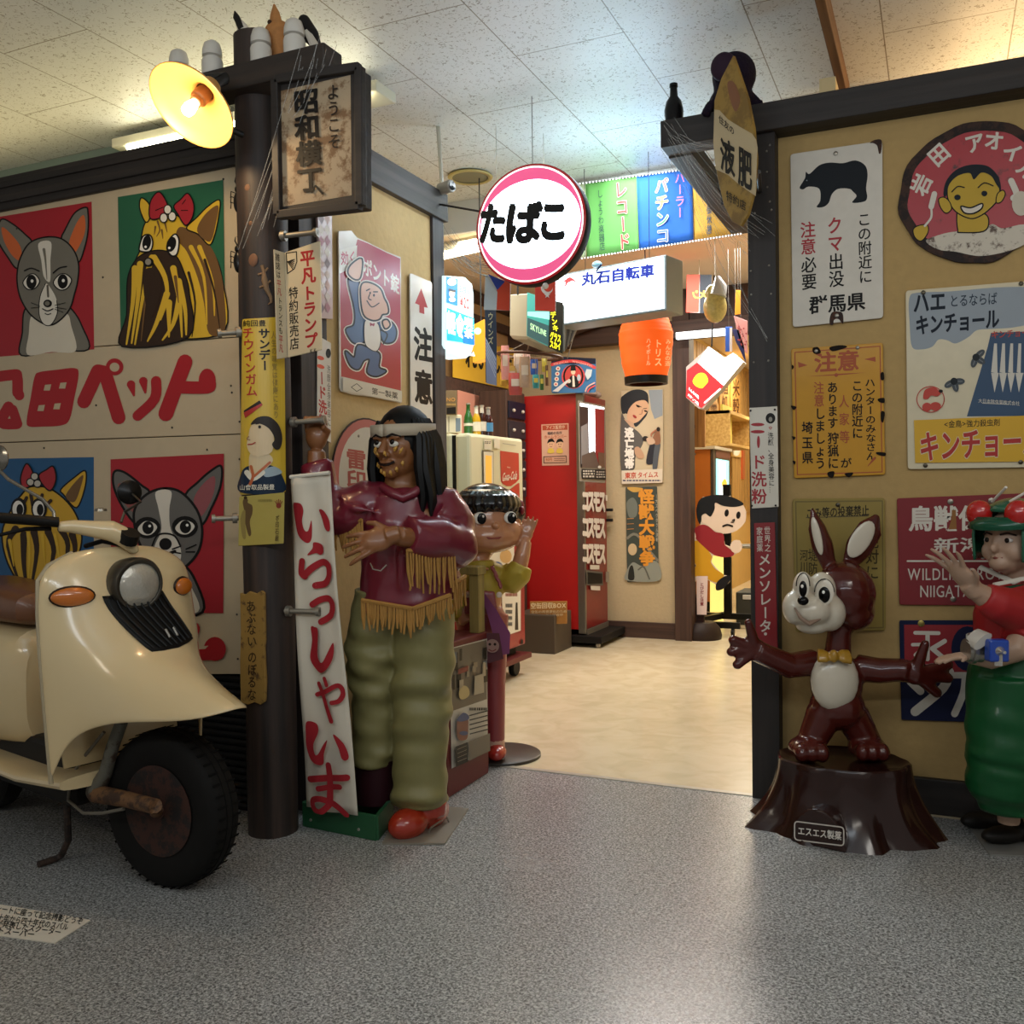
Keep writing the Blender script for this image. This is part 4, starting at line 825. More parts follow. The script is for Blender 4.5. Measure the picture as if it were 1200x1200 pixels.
# ================================================================== FIGURES
def folds(o, size, st):      # soft cloth folds
    t = bpy.data.textures.new('folds', 'CLOUDS'); t.noise_scale = size; t.noise_depth = 1
    d = o.modifiers.new('folds', 'DISPLACE'); d.texture = t; d.strength = st; d.mid_level = .5; d.texture_coords = 'LOCAL'; return o
def cloth_leg(mb, pts, rads, seed, amp=.0085, n=30, L=64):
    ph = seed*1.7; rows = []; m = len(pts)-1
    for i in range(L+1):
        s = i/L*m; k = min(int(s), m-1); w = s-k; w2 = w*w*(3-2*w); c = pts[k].lerp(pts[k+1], w); r = rads[k]*(1-w2)+rads[k+1]*w2; row = []
        kn = .35+.9*math.exp(-((i/L-.42)/.16)**2)+.9*math.exp(-((i/L-.97)/.07)**2)
        for j in range(n):
            t = 2*pi*j/n; f = sin(i/L*34+2.2*sin(t+ph)+1.3*sin(2*t+ph*2)+ph)+.6*sin(i/L*57+1.8*sin(t*1+ph*3+1)+ph*2)
            row.append(c+RT*cos(t)*(r+amp*kn*f*.7)+V((TC.x, TC.y, 0))*sin(t)*(r+amp*kn*f))
        rows.append(row)
    mb.loft(rows)
class Fig:      # a figure standing on the floor spot seen at (x, y); positions are read in its upright plane, d metres nearer the viewer
    def __init__(s, x, y, dep=None): s.B = PZ(0)(x, y); s.D = dep or (s.B-CAM).dot(FW); s.k = s.D/F
    def __call__(s, x, y, d=0): return at(x, y, s.D-d)
    def r(s, px): return px*s.k
TC = -FW
def frame(c, f):       # side / forward / up axes of a head looking along f
    f = V(f).normalized(); sd = f.cross(V((0, 0, 1))).normalized()*-1; up = sd.cross(f)*-1
    if up.z < 0: up = -up
    return (lambda x, y, z: c+sd*x+f*y+up*z), sd, f, up
def hand(mb, w, dirv, nrm, L=.17, spread=.12, curl=.25, thumb=1, fw=.0085, fingers=4):
    """palm at wrist w, fingers along dirv, palm facing nrm; separate bent fingers and a side thumb"""
    d = V(dirv).normalized(); n = V(nrm); n = (n-d*n.dot(d)).normalized(); s = d.cross(n)*thumb
    mb.ell(w+d*L*.26, L*.22, L*.11, L*.29, X=s, Z=d); mb.tube([w-d*L*.12, w+d*L*.12], [L*.15, L*.17], 10)
    for i in range(fingers):
        t = (i-(fingers-1)/2)/(fingers-1)*2; ln = L*(.47-.07*abs(t-.15)-(.06 if i == 0 else 0)); b = w+d*L*.44-s*t*L*.17
        e = (d-s*t*spread).normalized(); p1 = b+e*ln*.42+n*curl*ln*.12; p2 = p1+(e+n*curl*.8).normalized()*ln*.32; p3 = p2+(e+n*curl*1.8).normalized()*ln*.26
        mb.tube([b-e*L*.12, b, p1, p2, p3], [fw*1.05, fw*1.08, fw, fw*.92, fw*.72], 9); mb.ell(p3, fw*.75, n=9, m=7)
    b = w+d*L*.1+s*L*.14; e = (s*.75+d*.65).normalized(); p1 = b+e*L*.2; p2 = p1+(d*.75+s*.4+n*curl).normalized()*L*.15
    mb.tube([w+d*L*.05, b, p1, p2], [fw*1.4, fw*1.5, fw*1.1, fw*.8], 9); mb.ell(p2, fw*.85, n=9, m=7)
SK = M('82522e', .4, var=.12, coat=.25)

# ---- tall statue in a fringed jacket
G = Fig(478, 962, 3.43)
st = thing('statue', PZ(0)(478, 962), 'tall long haired statue in fringed maroon jacket and green trousers, one arm raised', 'statue')
hc = G(471, 522, .02); ff = (TC*.86-RT*.5).normalized(); ff = V((ff.x, ff.y, -.04)); h, hs, hf, hu = frame(hc, ff)
if hs.dot(RT) < 0: hs = -hs; h = (lambda x, y, z: hc+hs*x+hf*y+hu*z)
mb = MB(SK); k = .8
mb.ell(hc, .088, .098, .125, X=hs); mb.ell(h(0, .03, -.055), .066, .062, .062, X=hs); mb.ell(h(0, .075, -.09), .032, .026, .028, X=hs)
for s in (-1, 1): mb.ell(h(.038*s, .068, -.02), .03, .024, .028, X=hs); mb.ell(h(.034*s, .088, .028), .028, .014, .01, X=hs); mb.ell(h(.09*s, -.005, -.005), .012, .022, .03, X=hs)
mb.tube([h(0, .095, .02), h(0, .114, -.012), h(0, .122, -.03)], [.011, .015, .017], 10); mb.ell(h(.014, .104, -.034), .01); mb.ell(h(-.014, .104, -.034), .01)
mb.ell(h(0, .097, -.058), .03, .012, .008, X=hs); mb.ell(h(0, .094, -.072), .026, .012, .009, X=hs)
mb.tube([h(0, -.01, -.08), G(472, 566), G(474, 590)], [.062, .068, .1], 14)
mb.ell(G(476, 625), .16, .1, .16); mb.ell(G(478, 690), .14, .1, .1); mb.tube([G(476, 700), G(478, 640)], [.13, .14], 14)
for pts in ((462, 700, 440, 935, .06), (496, 700, 494, 950, .0)): mb.tube([G(pts[0], pts[1]), G(pts[2], pts[3], -pts[4])], [.07, .045], 12)
RSH, REL, RWR = G(430, 592), G(384, 606, .02), G(371, 545, .02)
mb.tube([G(470, 590), RSH, REL, RWR, G(371, 528, .02)], [.07, .06, .05, .036, .032], 12)
LSH, LEL, LWR = G(516, 596), G(532, 640, .05), G(466, 628, .24)
mb.tube([G(480, 590), LSH, LEL, LWR], [.07, .06, .05, .034], 12)
# raised fist
fc = G(371, 512, .02); mb.ell(fc, .042, .034, .05)
hand(mb, LWR+(LWR-LEL).normalized()*.02, (-RT*.93-UP*.28+TC*.1), (UP*-.3+FW*.9), .2, .2, .35, -1, .0098)
for i in range(4):
    x = 361+i*6.5; mb.tube([fc+RT*(x-371)*G.k+UP*.02, fc+RT*(x-371)*G.k+UP*.055+TC*.01, fc+RT*(x-371)*G.k+UP*.065+TC*.035, fc+RT*(x-371)*G.k+UP*.045+TC*.045], [.012, .012, .011, .009], 9)
mb.tube([fc+RT*.03, fc+RT*.045+UP*.02+TC*.02, fc+RT*.03+UP*.035+TC*.045], [.014, .013, .011], 9)
mb.skin('body', st, .0048, 5, .5)
# eyes, mouth, paint
for s in (-1, 1):
    e = MB(M('d8d2c4', .25)).ell(h(.034*s, .093, .004), .02, .008, .011, X=hs).build('eye', st); MB(M('120c0a', .2)).ell(h(.034*s-.002, .1, .012), .0095, .005, .0095, X=hs).build('iris', e)
    MB(M('1a100c', .7)).tube([h(.012*s, .105, .03), h(.036*s, .103, .038), h(.062*s, .086, .03)], .0045, 6).build('brow', st)
MB(M('1c0c0a', .5)).tube([h(-.034, .093, -.058), h(-.018, .106, -.066), h(0, .11, -.068), h(.018, .106, -.066), h(.034, .093, -.058)], .0048, 6).build('mouth', st)
YP = M('b88a3a', .5)
for (a, b) in (((-.06, .076, -.01), (-.052, .086, -.03)), ((-.046, .092, -.005), (-.04, .1, -.022)), ((.06, .076, -.01), (.052, .086, -.03)), ((.046, .092, -.005), (.04, .1, -.022)), ((-.05, .078, -.06), (-.045, .078, -.08)), ((-.03, .088, -.082), (-.026, .084, -.1)), ((-.008, .1, -.09), (-.006, .096, -.108)), ((.016, .096, -.088), (.018, .09, -.106)), ((.038, .086, -.076), (.036, .082, -.094)), ((.056, .072, -.056), (.052, .07, -.074)), ((-.014, .122, -.02), (-.016, .116, -.038)), ((.014, .122, -.02), (.016, .116, -.038))):
    MB(YP).tube([h(*a), h(*[(p+q)/2 for p, q in zip(a, b)])+hf*.003, h(*b)], [.004, .0065, .002], 7).build('face_paint', st)
# hair in strands
HM = M('0c0b0b', .45, var=.3, sc=40)
mb = MB(HM); mb.ell(h(0, -.022, .018), .106, .108, .128, X=hs)
cap = mb
rnd = random.Random(4)
for i in range(30):
    a = R(62+i*236/29); x, y = sin(a), cos(a); L = .19+rnd.uniform(-.02, .05)
    cap.tube([h(x*.085, -.015+y*.085, .09), h(x*.112, -.02+y*.112, .02), h(x*.122+rnd.uniform(-.01, .01), -.02+y*.12, -.08), h(x*.13+rnd.uniform(-.015, .015), -.02+y*.125, -.08-L*.55), h(x*.125+rnd.uniform(-.02, .02), -.02+y*.115, -.1-L)], [.012, .02, .021, .017, .003], 7)
cap.build('hair', st)
mb = MB(M('b4a690', .6)); band = []
for i in range(37):
    a = 2*pi*i/36; p = h(sin(a)*.115, -.012+cos(a)*.118, .052); band.append([p+hu*.022, p-hu*.02])
mb.loft(band, cap=False, closed=False); mb.build('headband', st, solid=.005)
# jacket
JM = M('6b1a2a', .3, var=.1, bump=.08, sc=14, coat=.35)
mb = MB(JM)
rings = []
for y, x0, x1, dd in ((572, 452, 496, .08), (582, 430, 517, .11), (610, 424, 524, .135), (650, 424, 532, .145), (690, 424, 541, .155), (712, 424, 543, .16)):
    c = G((x0+x1)/2, y-(0 if y < 690 else 3)); w = (x1-x0)/2*G.k; rings.append([c+RT*w*cos(t)+TC*dd*sin(t)+V((0, 0, -.03*cos(t) if y > 680 else 0))*-1 for t in [2*pi*i/26 for i in range(26)]])
mb.loft(rings)
mb.tube([G(470, 588), RSH, G(405, 602, .01), REL+RT*.01, G(376, 575, .02), G(371, 543, .02)], [.07, .095, .1, .08, .07, .056], 16)
mb.tube([G(490, 588), LSH, G(527, 618, .02), LEL+V((0, 0, .0)), G(510, 632, .13), G(478, 628, .2)], [.07, .092, .098, .092, .078, .064], 16)
for a, b_ in (((520, 590, .1), (500, 640, .17)), ((528, 600, .09), (515, 650, .15)), ((480, 600, .15), (470, 690, .16)), ((440, 600, .12), (400, 590, .1)), ((500, 600, .14), (490, 680, .16))): mb.tube([G(*a), G((a[0]+b_[0])/2-4, (a[1]+b_[1])/2, (a[2]+b_[2])/2), G(*b_)], [.006, .016, .006], 8)
folds(mb.skin('jacket', st, .009, 5, .5), .13, .03)
mb = MB(JM); mb.tube([G(448, 570, .07), G(462, 579, .115), G(472, 584, .12), G(484, 578, .115), G(497, 569, .08)], [.014, .018, .016, .018, .014], 10); mb.build('collar', st)
FM = M('a07434', .75, var=.25, sc=50)
def fringe(p, q, n, L, out, nm='fringe'):
    mb = MB(FM); rnd = random.Random(n)
    for i in range(n):
        t = i/(n-1); a = V(p).lerp(V(q), t)+out; l = L*rnd.uniform(.82, 1.12); sw = rnd.uniform(-.012, .012)
        mb.tube([a+V((0, 0, .012)), a+V((sw*.3, 0, -l*.5)), a+V((sw, rnd.uniform(-.01, .01), -l))], [.0045, .006, .0035], 6, flat=.5)
    band = [V(p)+out+V((0, 0, .008)), V(q)+out+V((0, 0, .008))]; mb.tube(band, .008, 6)
    return mb.build(nm, st)
fringe(G(424, 706, .15), G(484, 716, .19), 20, .085, V((0, 0, 0))); fringe(G(484, 716, .19), G(528, 700, .17), 15, .065, V((0, 0, 0)))
fringe(G(477, 648, .23), G(532, 650, .13), 17, .125, V((0, 0, 0))); fringe(G(392, 614, .05), G(424, 612, .09), 12, .1, V((0, 0, 0))); fringe(G(532, 686, .1), G(545, 678, .02), 8, .1, V((0, 0, 0)))
# trousers
TM = M('7c764a', .5, var=.1, bump=.06, sc=18)
mb = MB(TM); mb.ell(G(478, 702), .165, .13, .1)
cloth_leg(mb, [G(494, 690), G(496, 760, .02), G(495, 830, .02), G(492, 885, .02), G(493, 941, .02)], [.105, .112, .104, .095, .102], 1)
cloth_leg(mb, [G(448, 690), G(440, 760, -.02), G(440, 830, -.05), G(441, 893, -.07)], [.1, .105, .092, .09], 2)
folds(mb.skin('trousers', st, .007, 2, .5), .22, .02)
MB(M('2c0c14', .6)).tube([G(441, 885, -.07), G(441, 938, -.07)], [.083, .08], 16).build('inner_leg', st)
SH = M('9c2a14', .25, coat=.5)
for x, y, dd, w in ((490, 960, .04, 1), (440, 933, -.12, .85)):
    f0 = PZ(0)(x, y+14 if w == 1 else y+6); fd = (TC*.8-RT*.6); fd.z = 0; fd.normalize(); mb = MB(SH)
    mb.ell(f0+fd*.05+V((0, 0, .042)), .085*w, .062, .055, X=fd); mb.ell(f0-fd*.06+V((0, 0, .05)), .09*w, .058, .058, X=fd); mb.tube([f0-fd*.05+V((0, 0, .05)), f0-fd*.05+V((0, 0, .1))], [.07, .075], 14)
    mb.box((f0.x-.01, f0.y-.01, .008), (f0.x+.01, f0.y+.01, .03)); mb.skin('shoe', st, .006, 4)
MB(M('8a8478', .5, .3)).prism([PZ(.001)(*p) for p in ((448, 990), (521, 990), (549, 949), (470, 942))], (0, 0, .006)).build('base_plate', st)
mb = MB(M('9a9488', .4, .7)); mb.tube([PZ(.008)(502, 976), PZ(.03)(505, 970), PZ(.03)(523, 957), PZ(.008)(526, 963)], .0035, 6); mb.build('handle', st)
mb = MB(M('8a8478', .5)); mb.tube([G(434, 660, .2), G(437, 667, .22), G(446, 669, .22), G(453, 662, .22)], .0025, 6); mb.build('cord', st)

# ---- girl doll
G = Fig(585, 893, 4.24)
gd = thing('girl_doll', PZ(0)(583, 893), 'glossy girl doll with black bob waving behind the red cabinet', 'doll')
MB(M('3a3632', .4, .3)).lathe([(0, 0), (.18, 0), (.18, .012), (.175, .016), (0, .016)], (-1.83, 3.9, 0), n=40).build('base', gd)
SKG = M('b9805c', .25, var=.04, coat=.6)
hc = G(570, 612); ff = (TC*.93+RT*.25); ff = V((ff.x, ff.y, 0)); h, hs, hf, hu = frame(hc, ff)
if hs.dot(RT) < 0: hs = -hs; h = (lambda x, y, z: hc+hs*x+hf*y+hu*z)
mb = MB(SKG); mb.ell(h(0, 0, .01), .135, .125, .135, X=hs); mb.ell(h(0, .03, -.06), .152, .11, .078, X=hs)
for s in (-1, 1): mb.ell(h(.085*s, .055, -.04), .062, .06, .058, X=hs); mb.ell(h(.142*s, -.005, -.01), .02, .03, .04, X=hs)
mb.ell(h(.01, .135, -.012), .017, .016, .014, X=hs)
mb.tube([h(0, 0, -.1), G(560, 652), G(562, 668)], [.05, .052, .07], 14); mb.ell(G(563, 700), .1, .085, .13)
gs, ge, gw = G(588, 678), G(607, 672, .03), G(616, 634, .02)
mb.tube([G(570, 672), gs, ge, G(612, 650, .03), gw], [.05, .045, .042, .036, .028], 12)
hand(mb, gw, UP*.95+RT*.2, TC, .125, .2, .2, -1, .0075)
for x in (560, 580): mb.tube([G(x, 720), G(x+1, 880)], [.05, .035], 12)
mb.tube([G(545, 678), G(535, 700, .03), G(548, 730, .08)], [.05, .04, .035], 12)
mb.skin('body', gd, .005, 5)
for s in (-1, 1):
    e = MB(M('e4ded2', .15)).ell(h(.068*s+.012, .117, .022), .029, .007, .027, X=hs).build('eye', gd)
    MB(M('0c0a0a', .12)).ell(h(.068*s+.018, .122, .02), .021, .005, .024, X=hs).build('iris', e); MB(M('f4f0ea', .2)).ell(h(.068*s+.024, .1265, .03), .005, .003, .006, X=hs).build('glint', e)
MB(M('8a3a2c', .4)).tube([h(-.06, .122, -.05), h(-.02, .136, -.066), h(.02, .136, -.066), h(.065, .12, -.048)], [.003, .005, .005, .003], 7).build('mouth', gd)
HG = M('0c0a0b', .2, coat=.6, var=.1); mb = MB(HG); mb.ell(h(0, -.03, .05), .155, .14, .12, X=hs); mb.ell(h(0, -.06, -.01), .14, .1, .1, X=hs)
for i in range(11):
    a = R(-72+i*14.4); mb.tube([h(sin(a)*.1, cos(a)*.1-.02, .135), h(sin(a)*.132, cos(a)*.128-.01, .108), h(sin(a)*.145, cos(a)*.14-.008, .075), h(sin(a)*.14, cos(a)*.142-.006, .05-.012*abs(i-5)/5)], [.016, .022, .02, .006], 8)
for s in (-1, 1): mb.tube([h(.13*s, .0, .08), h(.155*s, -.0, .03), h(.16*s, -.01, -.01)], [.03, .03, .008], 8)
mb.ell(h(0, -.02, .06), .15, .14, .118, X=hs); mb.skin('hair', gd, .007, 7)
for s in (-1, 1):
    mb = MB(M('7a1a24', .4)); mb.ell(h(.165*s, -.01, .065), .014, .02, .032, X=hs); mb.ell(h(.16*s, .02, .05), .012, .02, .02, X=hs); mb.build('ribbon', gd)
YS = M('a8922c', .55, var=.08); mb = MB(YS); mb.ell(G(563, 690), .108, .09, .1); mb.tube([G(563, 664), G(563, 656)], [.072, .062], 16)
mb.tube([G(572, 672), gs, G(600, 680, .02), ge, G(612, 662, .03)], [.06, .06, .064, .062, .05], 14); mb.tube([G(545, 678), G(534, 702, .03), G(542, 725, .06)], [.062, .056, .044], 12)
for t in range(3): p = gs.lerp(ge, .3+t*.4); mb.tube([p+V((0, 0, .06)), p+TC*.055, p-V((0, 0, .06))], [.008, .012, .008], 6)
mb.skin('shirt', gd, .007, 3)
PK = M('8a3a3c', .4, var=.08, coat=.2); mb = MB(PK); mb.ell(G(563, 725), .118, .098, .1); mb.tube([G(552, 720), G(557, 800), G(560, 868)], [.07, .054, .046], 14); mb.tube([G(578, 720), G(579, 800), G(580, 868)], [.07, .052, .045], 14)
mb.prism([G(546, 692, .1), G(580, 692, .1), G(584, 720, .11), G(544, 720, .11)], TC*.02)
for x0, x1 in ((552, 553), (576, 588)): mb.tube([G(x0, 662, .075), G(x1, 690, .115)], .014, 8, flat=.4)
mb.skin('overalls', gd, .008, 3)
for x, y in ((585, 697), (548, 697)): MB(M('d8c8bc', .3)).lathe([(.013, 0), (.012, .006), (.004, .008), (0, .006)], G(x, y, .128), TC, 14).build('button', gd)
for x, y in ((560, 880), (580, 884)):
    MB(M('c4a08c', .5)).tube([G(x, y-18), G(x, y-8)], .044, 12).build('cuff', gd)
    p = G(x+2, y+4, .03); mb = MB(M('a0281e', .25, coat=.5)); mb.ell(V((p.x, p.y, .05)), .045, .075, .036, X=RT); mb.build('shoe', gd)
# shoulder bag
gb = tag(None or thing('shoulder_bag', G(590, 770, .14), 'mauve cloth bag with a printed face hanging beside the girl doll', 'bag'), 'mauve cloth bag with a printed face hanging beside the girl doll', 'bag')
mb = MB(M('7a3a66', .7, var=.15)); mb.loft([[G(x, y, dd) for x, y, dd in r_] for r_ in (((556, 690, .13), (564, 690, .15), (562, 690, .12)), ((570, 715, .16), (582, 715, .17), (576, 715, .13)), ((578, 745, .18), (598, 742, .17), (588, 742, .12)), ((578, 770, .18), (597, 766, .17), (588, 768, .12)))]); mb.build('bag_body', gb)
mb = MB(M('5a2c34', .7, var=.2)); mb.loft([[G(x, y, dd) for x, y, dd in r_] for r_ in (((567, 742, .185), (585, 742, .19), (582, 742, .13)), ((570, 778, .185), (590, 772, .19), (584, 772, .13)))]); mb.build('pocket', gb)
sf, n = pl3((567, 742, G.D-.195), (585, 742, G.D-.2), (575, 775, G.D-.195)); d = Draw(sf, n, gb); d.dot('9c7a70', 577, 757, 8, 8); d.dot('2a1a18', 574, 755, 1.6); d.dot('2a1a18', 580, 755, 1.6); d.line('7a2a28', 1.2, '573,761 577,763 581,761'); d.part('printed_face')

# ---- rabbit on a stump
G = Fig(988, 985, 3.42)
stc = PZ(0)(988, 968)
stc = V((stc.x, 3.52, 0)); ss = thing('tree_stump_base', V((stc.x, stc.y, 0)), 'glossy dark brown tree stump base with a maker plate under the rabbit', 'statue base')
SB = M('2a1511', .25, coat=.55, var=.2, sc=10); rings = []; rnd = random.Random(2)
zt = .24
for i in range(14):
    t = i/13; row = []
    for k in range(72):
        a = 2*pi*k/72; flare = .225+.085*(1-t)**2.2
        ridg = .016*sin(a*9+1.2*sin(3*t))*(1.25-t)+.01*sin(a*17+2)*(1.1-t)+(.03*max(0, cos(a*5+.8))*(1-t)**3)
        row.append(V((stc.x, stc.y, 0))+V((cos(a), sin(a)*.74, 0))*(flare+ridg)+V((0, 0, zt*t)))
    rings.append(row)
top = rings[-1]; cc = V((stc.x, stc.y, zt))
for f_, dz in ((.97, .006), (.93, 0), (.85, -.012), (.5, -.014), (.02, -.014)): rings.append([cc+(p-cc)*f_+V((0, 0, dz)) for p in top])
MB(SB).loft(rings).build('stump', ss)
a = math.atan2(-stc.y+0.0, -stc.x)-.34; dn = V((cos(a), sin(a), 0)); px = V((-dn.y, dn.x, 0)); pc = V((stc.x, stc.y, 0))+dn*.245
if px.dot(RT) < 0: px = -px
mb = MB(SB); out = [pc+px*.088*cos(t)+V((0, 0, .02+.135*max(0, sin(t))*.8)) for t in [pi*i/16 for i in range(17)]]
mb.prism([pc+px*.095+V((0, 0, .001))]+out+[pc-px*.095+V((0, 0, .001))], -dn*.08); mb.build('plate_boss', ss, None, .006)
def bsf2(u, v): return pc+px*u+V((0, 0, v))
n = dn
class _T: pass
sfb = onp(dn, pc+dn*.002); d = Draw(sfb, dn, ss, (840, 780, 10/3)); d.line('c9c4bc', 5, rr(304, 608, 496, 632, 496, 704, 304, 680, .2), closed=True, smooth=False)
d.ht('エスエス製薬', 'd8d4cc', 316, 644, 488, 666, 36, .016); d.part('lettering')
RB_ = M('4b1a14', .22, coat=.6, var=.1, sc=4); CR_ = M('c9c0ae', .28, coat=.4, var=.04)
rb = thing('rabbit_figure', V((stc.x, stc.y, .24)), 'glossy brown rabbit figure with yellow bow tie and open arms on the stump', 'statue')
mb = MB(RB_)
mb.ell(G(980, 800), .093, .085, .115); mb.ell(G(981, 828), .098, .09, .085); mb.tube([G(981, 775), G(984, 735)], [.05, .04], 14)
hc = G(990, 696); mb.ell(hc, .108, .112, .118); mb.ell(G(1000, 716), .075, .095, .075)
for pts in (((966, 838), (950, 870), .0), ((997, 838), (1018, 872), .0)):
    mb.tube([G(pts[0][0], pts[0][1]-10), G(*pts[0]), G((pts[0][0]+pts[1][0])/2, (pts[0][1]+pts[1][1])/2), G(*pts[1])], [.06, .066, .058, .05], 14)
for x, y in ((946, 885), (1016, 887)):
    p = G(x, y, .02); b0 = V((p.x, p.y, .272)); mb.ell(b0, .068, .075, .042, X=RT)
    for q in (-1, 0, 1): mb.ell(b0+RT*.036*q+V((TC.x, TC.y, 0))*.05+V((0, 0, -.006)), .026, .034, .034, X=RT)
la, ra = [G(955, 776), G(925, 780, .02), G(898, 768, .05), G(886, 762, .06)], [G(1003, 782), G(1030, 786, .03), G(1055, 785, .06), G(1064, 787, .07)]
mb.tube(la, [.05, .047, .04, .04], 14); mb.tube(ra, [.05, .047, .042, .042], 14)
def mitt(w, fs, th, r):
    mb.ell(w, r*1.6, r*1.2, r*1.7)
    for (x, y) in fs: e = G(x, y, .08); mb.tube([w, w.lerp(e, .5), e], [r*1.0, r*.95, r*.8], 10); mb.ell(e, r*.82)
    e = G(*th, .1); mb.tube([w, w.lerp(e, .55), e], [r*.95, r*.9, r*.7], 10); mb.ell(e, r*.72)
mitt(G(886, 760, .06), ((859, 750), (857, 764), (864, 779)), (877, 730), .022)
mitt(G(1072, 790, .08), ((1111, 779), (1111, 795), (1098, 812)), (1084, 755), .023)
# ears
def earpts(b, m, t): return [G(*b, -.02), G(*m, -.01), G(*t, -.02)]
mb.tube([G(972, 664, -.02), G(964, 640, -.02), G(957, 618, -.02), G(951, 594, -.02)], [.03, .045, .036, .005], 12, flat=.6)
mb.tube([G(994, 664, -.03), G(1006, 642, -.03), G(1020, 620, -.03), G(1029, 603, -.03)], [.03, .06, .056, .012], 12, flat=.4)
mb.skin('body', rb, .0065, 5)
FWD = (TC*.8-RT*.6).normalized()
def ovl(name, c, rx, ry, th, X, N, mat, rot=0, lab=None, par=None):
    N = V(N).normalized(); Xv = V(X); Xv = (Xv-N*Xv.dot(N)).normalized(); Yv = N.cross(Xv)
    X2 = Xv*cos(R(rot))+Yv*sin(R(rot)); o = MB(mat).ell(c, rx, ry, th, X=X2, Z=N).build(name, par or rb)
    if lab: o['label'] = lab
    return o
ovl('belly_patch', G(978, 798, .055), .085, .108, .05, RT, TC, CR_, 0, 'cream belly patch')
mb = MB(CR_); mb.ell(G(949, 715, .1), .078, .075, .058, X=RT); mb.ell(G(972, 718, .085), .056, .06, .066); mb.ell(G(931, 712, .09), .042, .05, .06); mb.ell(G(941, 690, .085), .036, .04, .062); mb.ell(G(963, 692, .08), .05, .045, .066); mb.ell(G(952, 733, .085), .058, .055, .03)
mb.skin('face_mask', rb, .006, 5)
ovl('ear_lining', G(1009, 632, .003), .036, .075, .006, RT, TC, CR_, -32); ovl('ear_lining', G(957.5, 628, .016), .015, .07, .006, RT, TC*.9-RT*.4, CR_, 12)
for x, y, dd in ((941, 687, .149), (966, 694, .148)):
    e = ovl('eye', G(x, y, dd), .033 if x > 950 else .022, .046, .006, RT, FWD, M('d8d0c0', .15)); ovl('pupil', G(x, y+3, dd+.005), .02 if x > 950 else .014, .028, .005, RT, FWD, M('0a0908', .12), 0, None, e); ovl('glint', G(x-1, y, dd+.011), .005, .006, .002, RT, FWD, M('f0ece4', .2), 0, None, e)
    MB(M('0a0908', .3)).tube([G(x+(11.5 if x > 950 else 8)*cos(t), y+15.5*sin(t), dd+.002) for t in [pi+pi*i/10 for i in range(11)]], .002, 6).build('eye_outline', rb)
MB(M('0a0908', .15)).ell(G(941, 704, .185), .019, .016, .016).build('nose', rb)
mb = MB(M('8a7260', .5)); mb.tube([G(931, 712, .155), G(938, 724, .168), G(948, 731, .165), G(960, 725, .16), G(968, 713, .155)], [.003, .007, .009, .007, .003], 8); mb.build('mouth', rb)
mb = MB(M('a07820', .35, coat=.4))
for s in (-1, 1): mb.tube([G(977+3*s, 769, .1), G(977+10*s, 769, .105), G(977+19*s, 769+s, .1)], [.014, .028, .03], 12, flat=.5)
mb.ell(G(977, 769, .112), .016, .016, .024); mb.skin('bow_tie', rb, .004, 4)

# ---- child mannequin in costume
G = Fig(1185, 985, 3.1)
ch = thing('child_mannequin', PZ(0)(1195, 985), 'child mannequin in green helmet, red top and green trousers raising a hand', 'mannequin')
MB(M('8a8a86', .5, .3)).prism([PZ(.001)(*p) for p in ((1137, 972), (1160, 1003), (1262, 1006), (1215, 974))], (0, 0, .005)).build('base_plate', ch)
SKC = M('a88a74', .45, var=.08)
hc = G(1186, 634); ff = (-RT*.85+TC*.5); ff = V((ff.x, ff.y, 0)); h, hs, hf, hu = frame(hc, ff)
mb = MB(SKC); mb.ell(hc, .08, .09, .105, X=hs); mb.ell(h(0, .03, -.055), .055, .055, .05, X=hs); mb.ell(h(0, .098, -.02), .012, .016, .016, X=hs); mb.ell(h(0, .088, 0), .012, .01, .02, X=hs); mb.ell(h(0, .068, -.07), .034, .03, .026, X=hs)
mb.ell(h(0, .084, -.047), .02, .01, .007, X=hs); mb.ell(h(0, .083, -.056), .018, .01, .007, X=hs)
for s in (-1, 1): mb.ell(h(.036*s, .052, -.032), .034, .03, .034, X=hs)
mb.tube([h(0, -.01, -.07), G(1196, 680), G(1200, 700)], [.045, .045, .09], 12); mb.ell(G(1204, 735), .12, .09, .14); mb.ell(G(1204, 790), .12, .1, .1)
for x, dd in ((1182, .03), (1212, -.02)): mb.tube([G(x, 800), G(x, 940, dd), G(x, 965, dd)], [.07, .036, .034], 12)
sh, el, wr = G(1208, 706, .06), G(1178, 712, .14), G(1140, 690, .17)
mb.tube([G(1210, 710), sh, el, G(1155, 700, .16), wr], [.05, .05, .045, .036, .027], 12)
hand(mb, wr, (UP*.8-RT*.62), (-RT*.6-UP*.3+TC*.2), .19, .5, .18, 1, .0085)
w2 = G(1136, 768, .1); mb.tube([G(1206, 730, .1), G(1190, 762, .14), G(1160, 772, .12), w2], [.045, .04, .034, .026], 12)
hand(mb, w2, (-RT*.97-UP*.1), UP*-1, .12, .08, .35, 1, .008)
mb.skin('body', ch, .0046, 7)
for s in (-1, 1):
    e = MB(M('d8d0c8', .2)).ell(h(.034*s, .076, .006), .015, .008, .008, X=hs).build('eye', ch); MB(M('1a120e', .2)).ell(h(.034*s, .083, .006), .008, .004, .008, X=hs).build('iris', e)
    MB(M('2a1a14', .7)).tube([h(.014*s, .088, .024), h(.036*s, .082, .03), h(.056*s, .066, .022)], .003, 6).build('brow', ch)
MB(M('7a3a34', .5)).tube([h(-.02, .083, -.05), h(0, .0925, -.052), h(.02, .083, -.05)], [.002, .005, .002], 6).build('mouth', ch)
HGN = M('155a40', .25, coat=.6, var=.08)
mb = MB(HGN); vs = []; NN = 28
rows = []
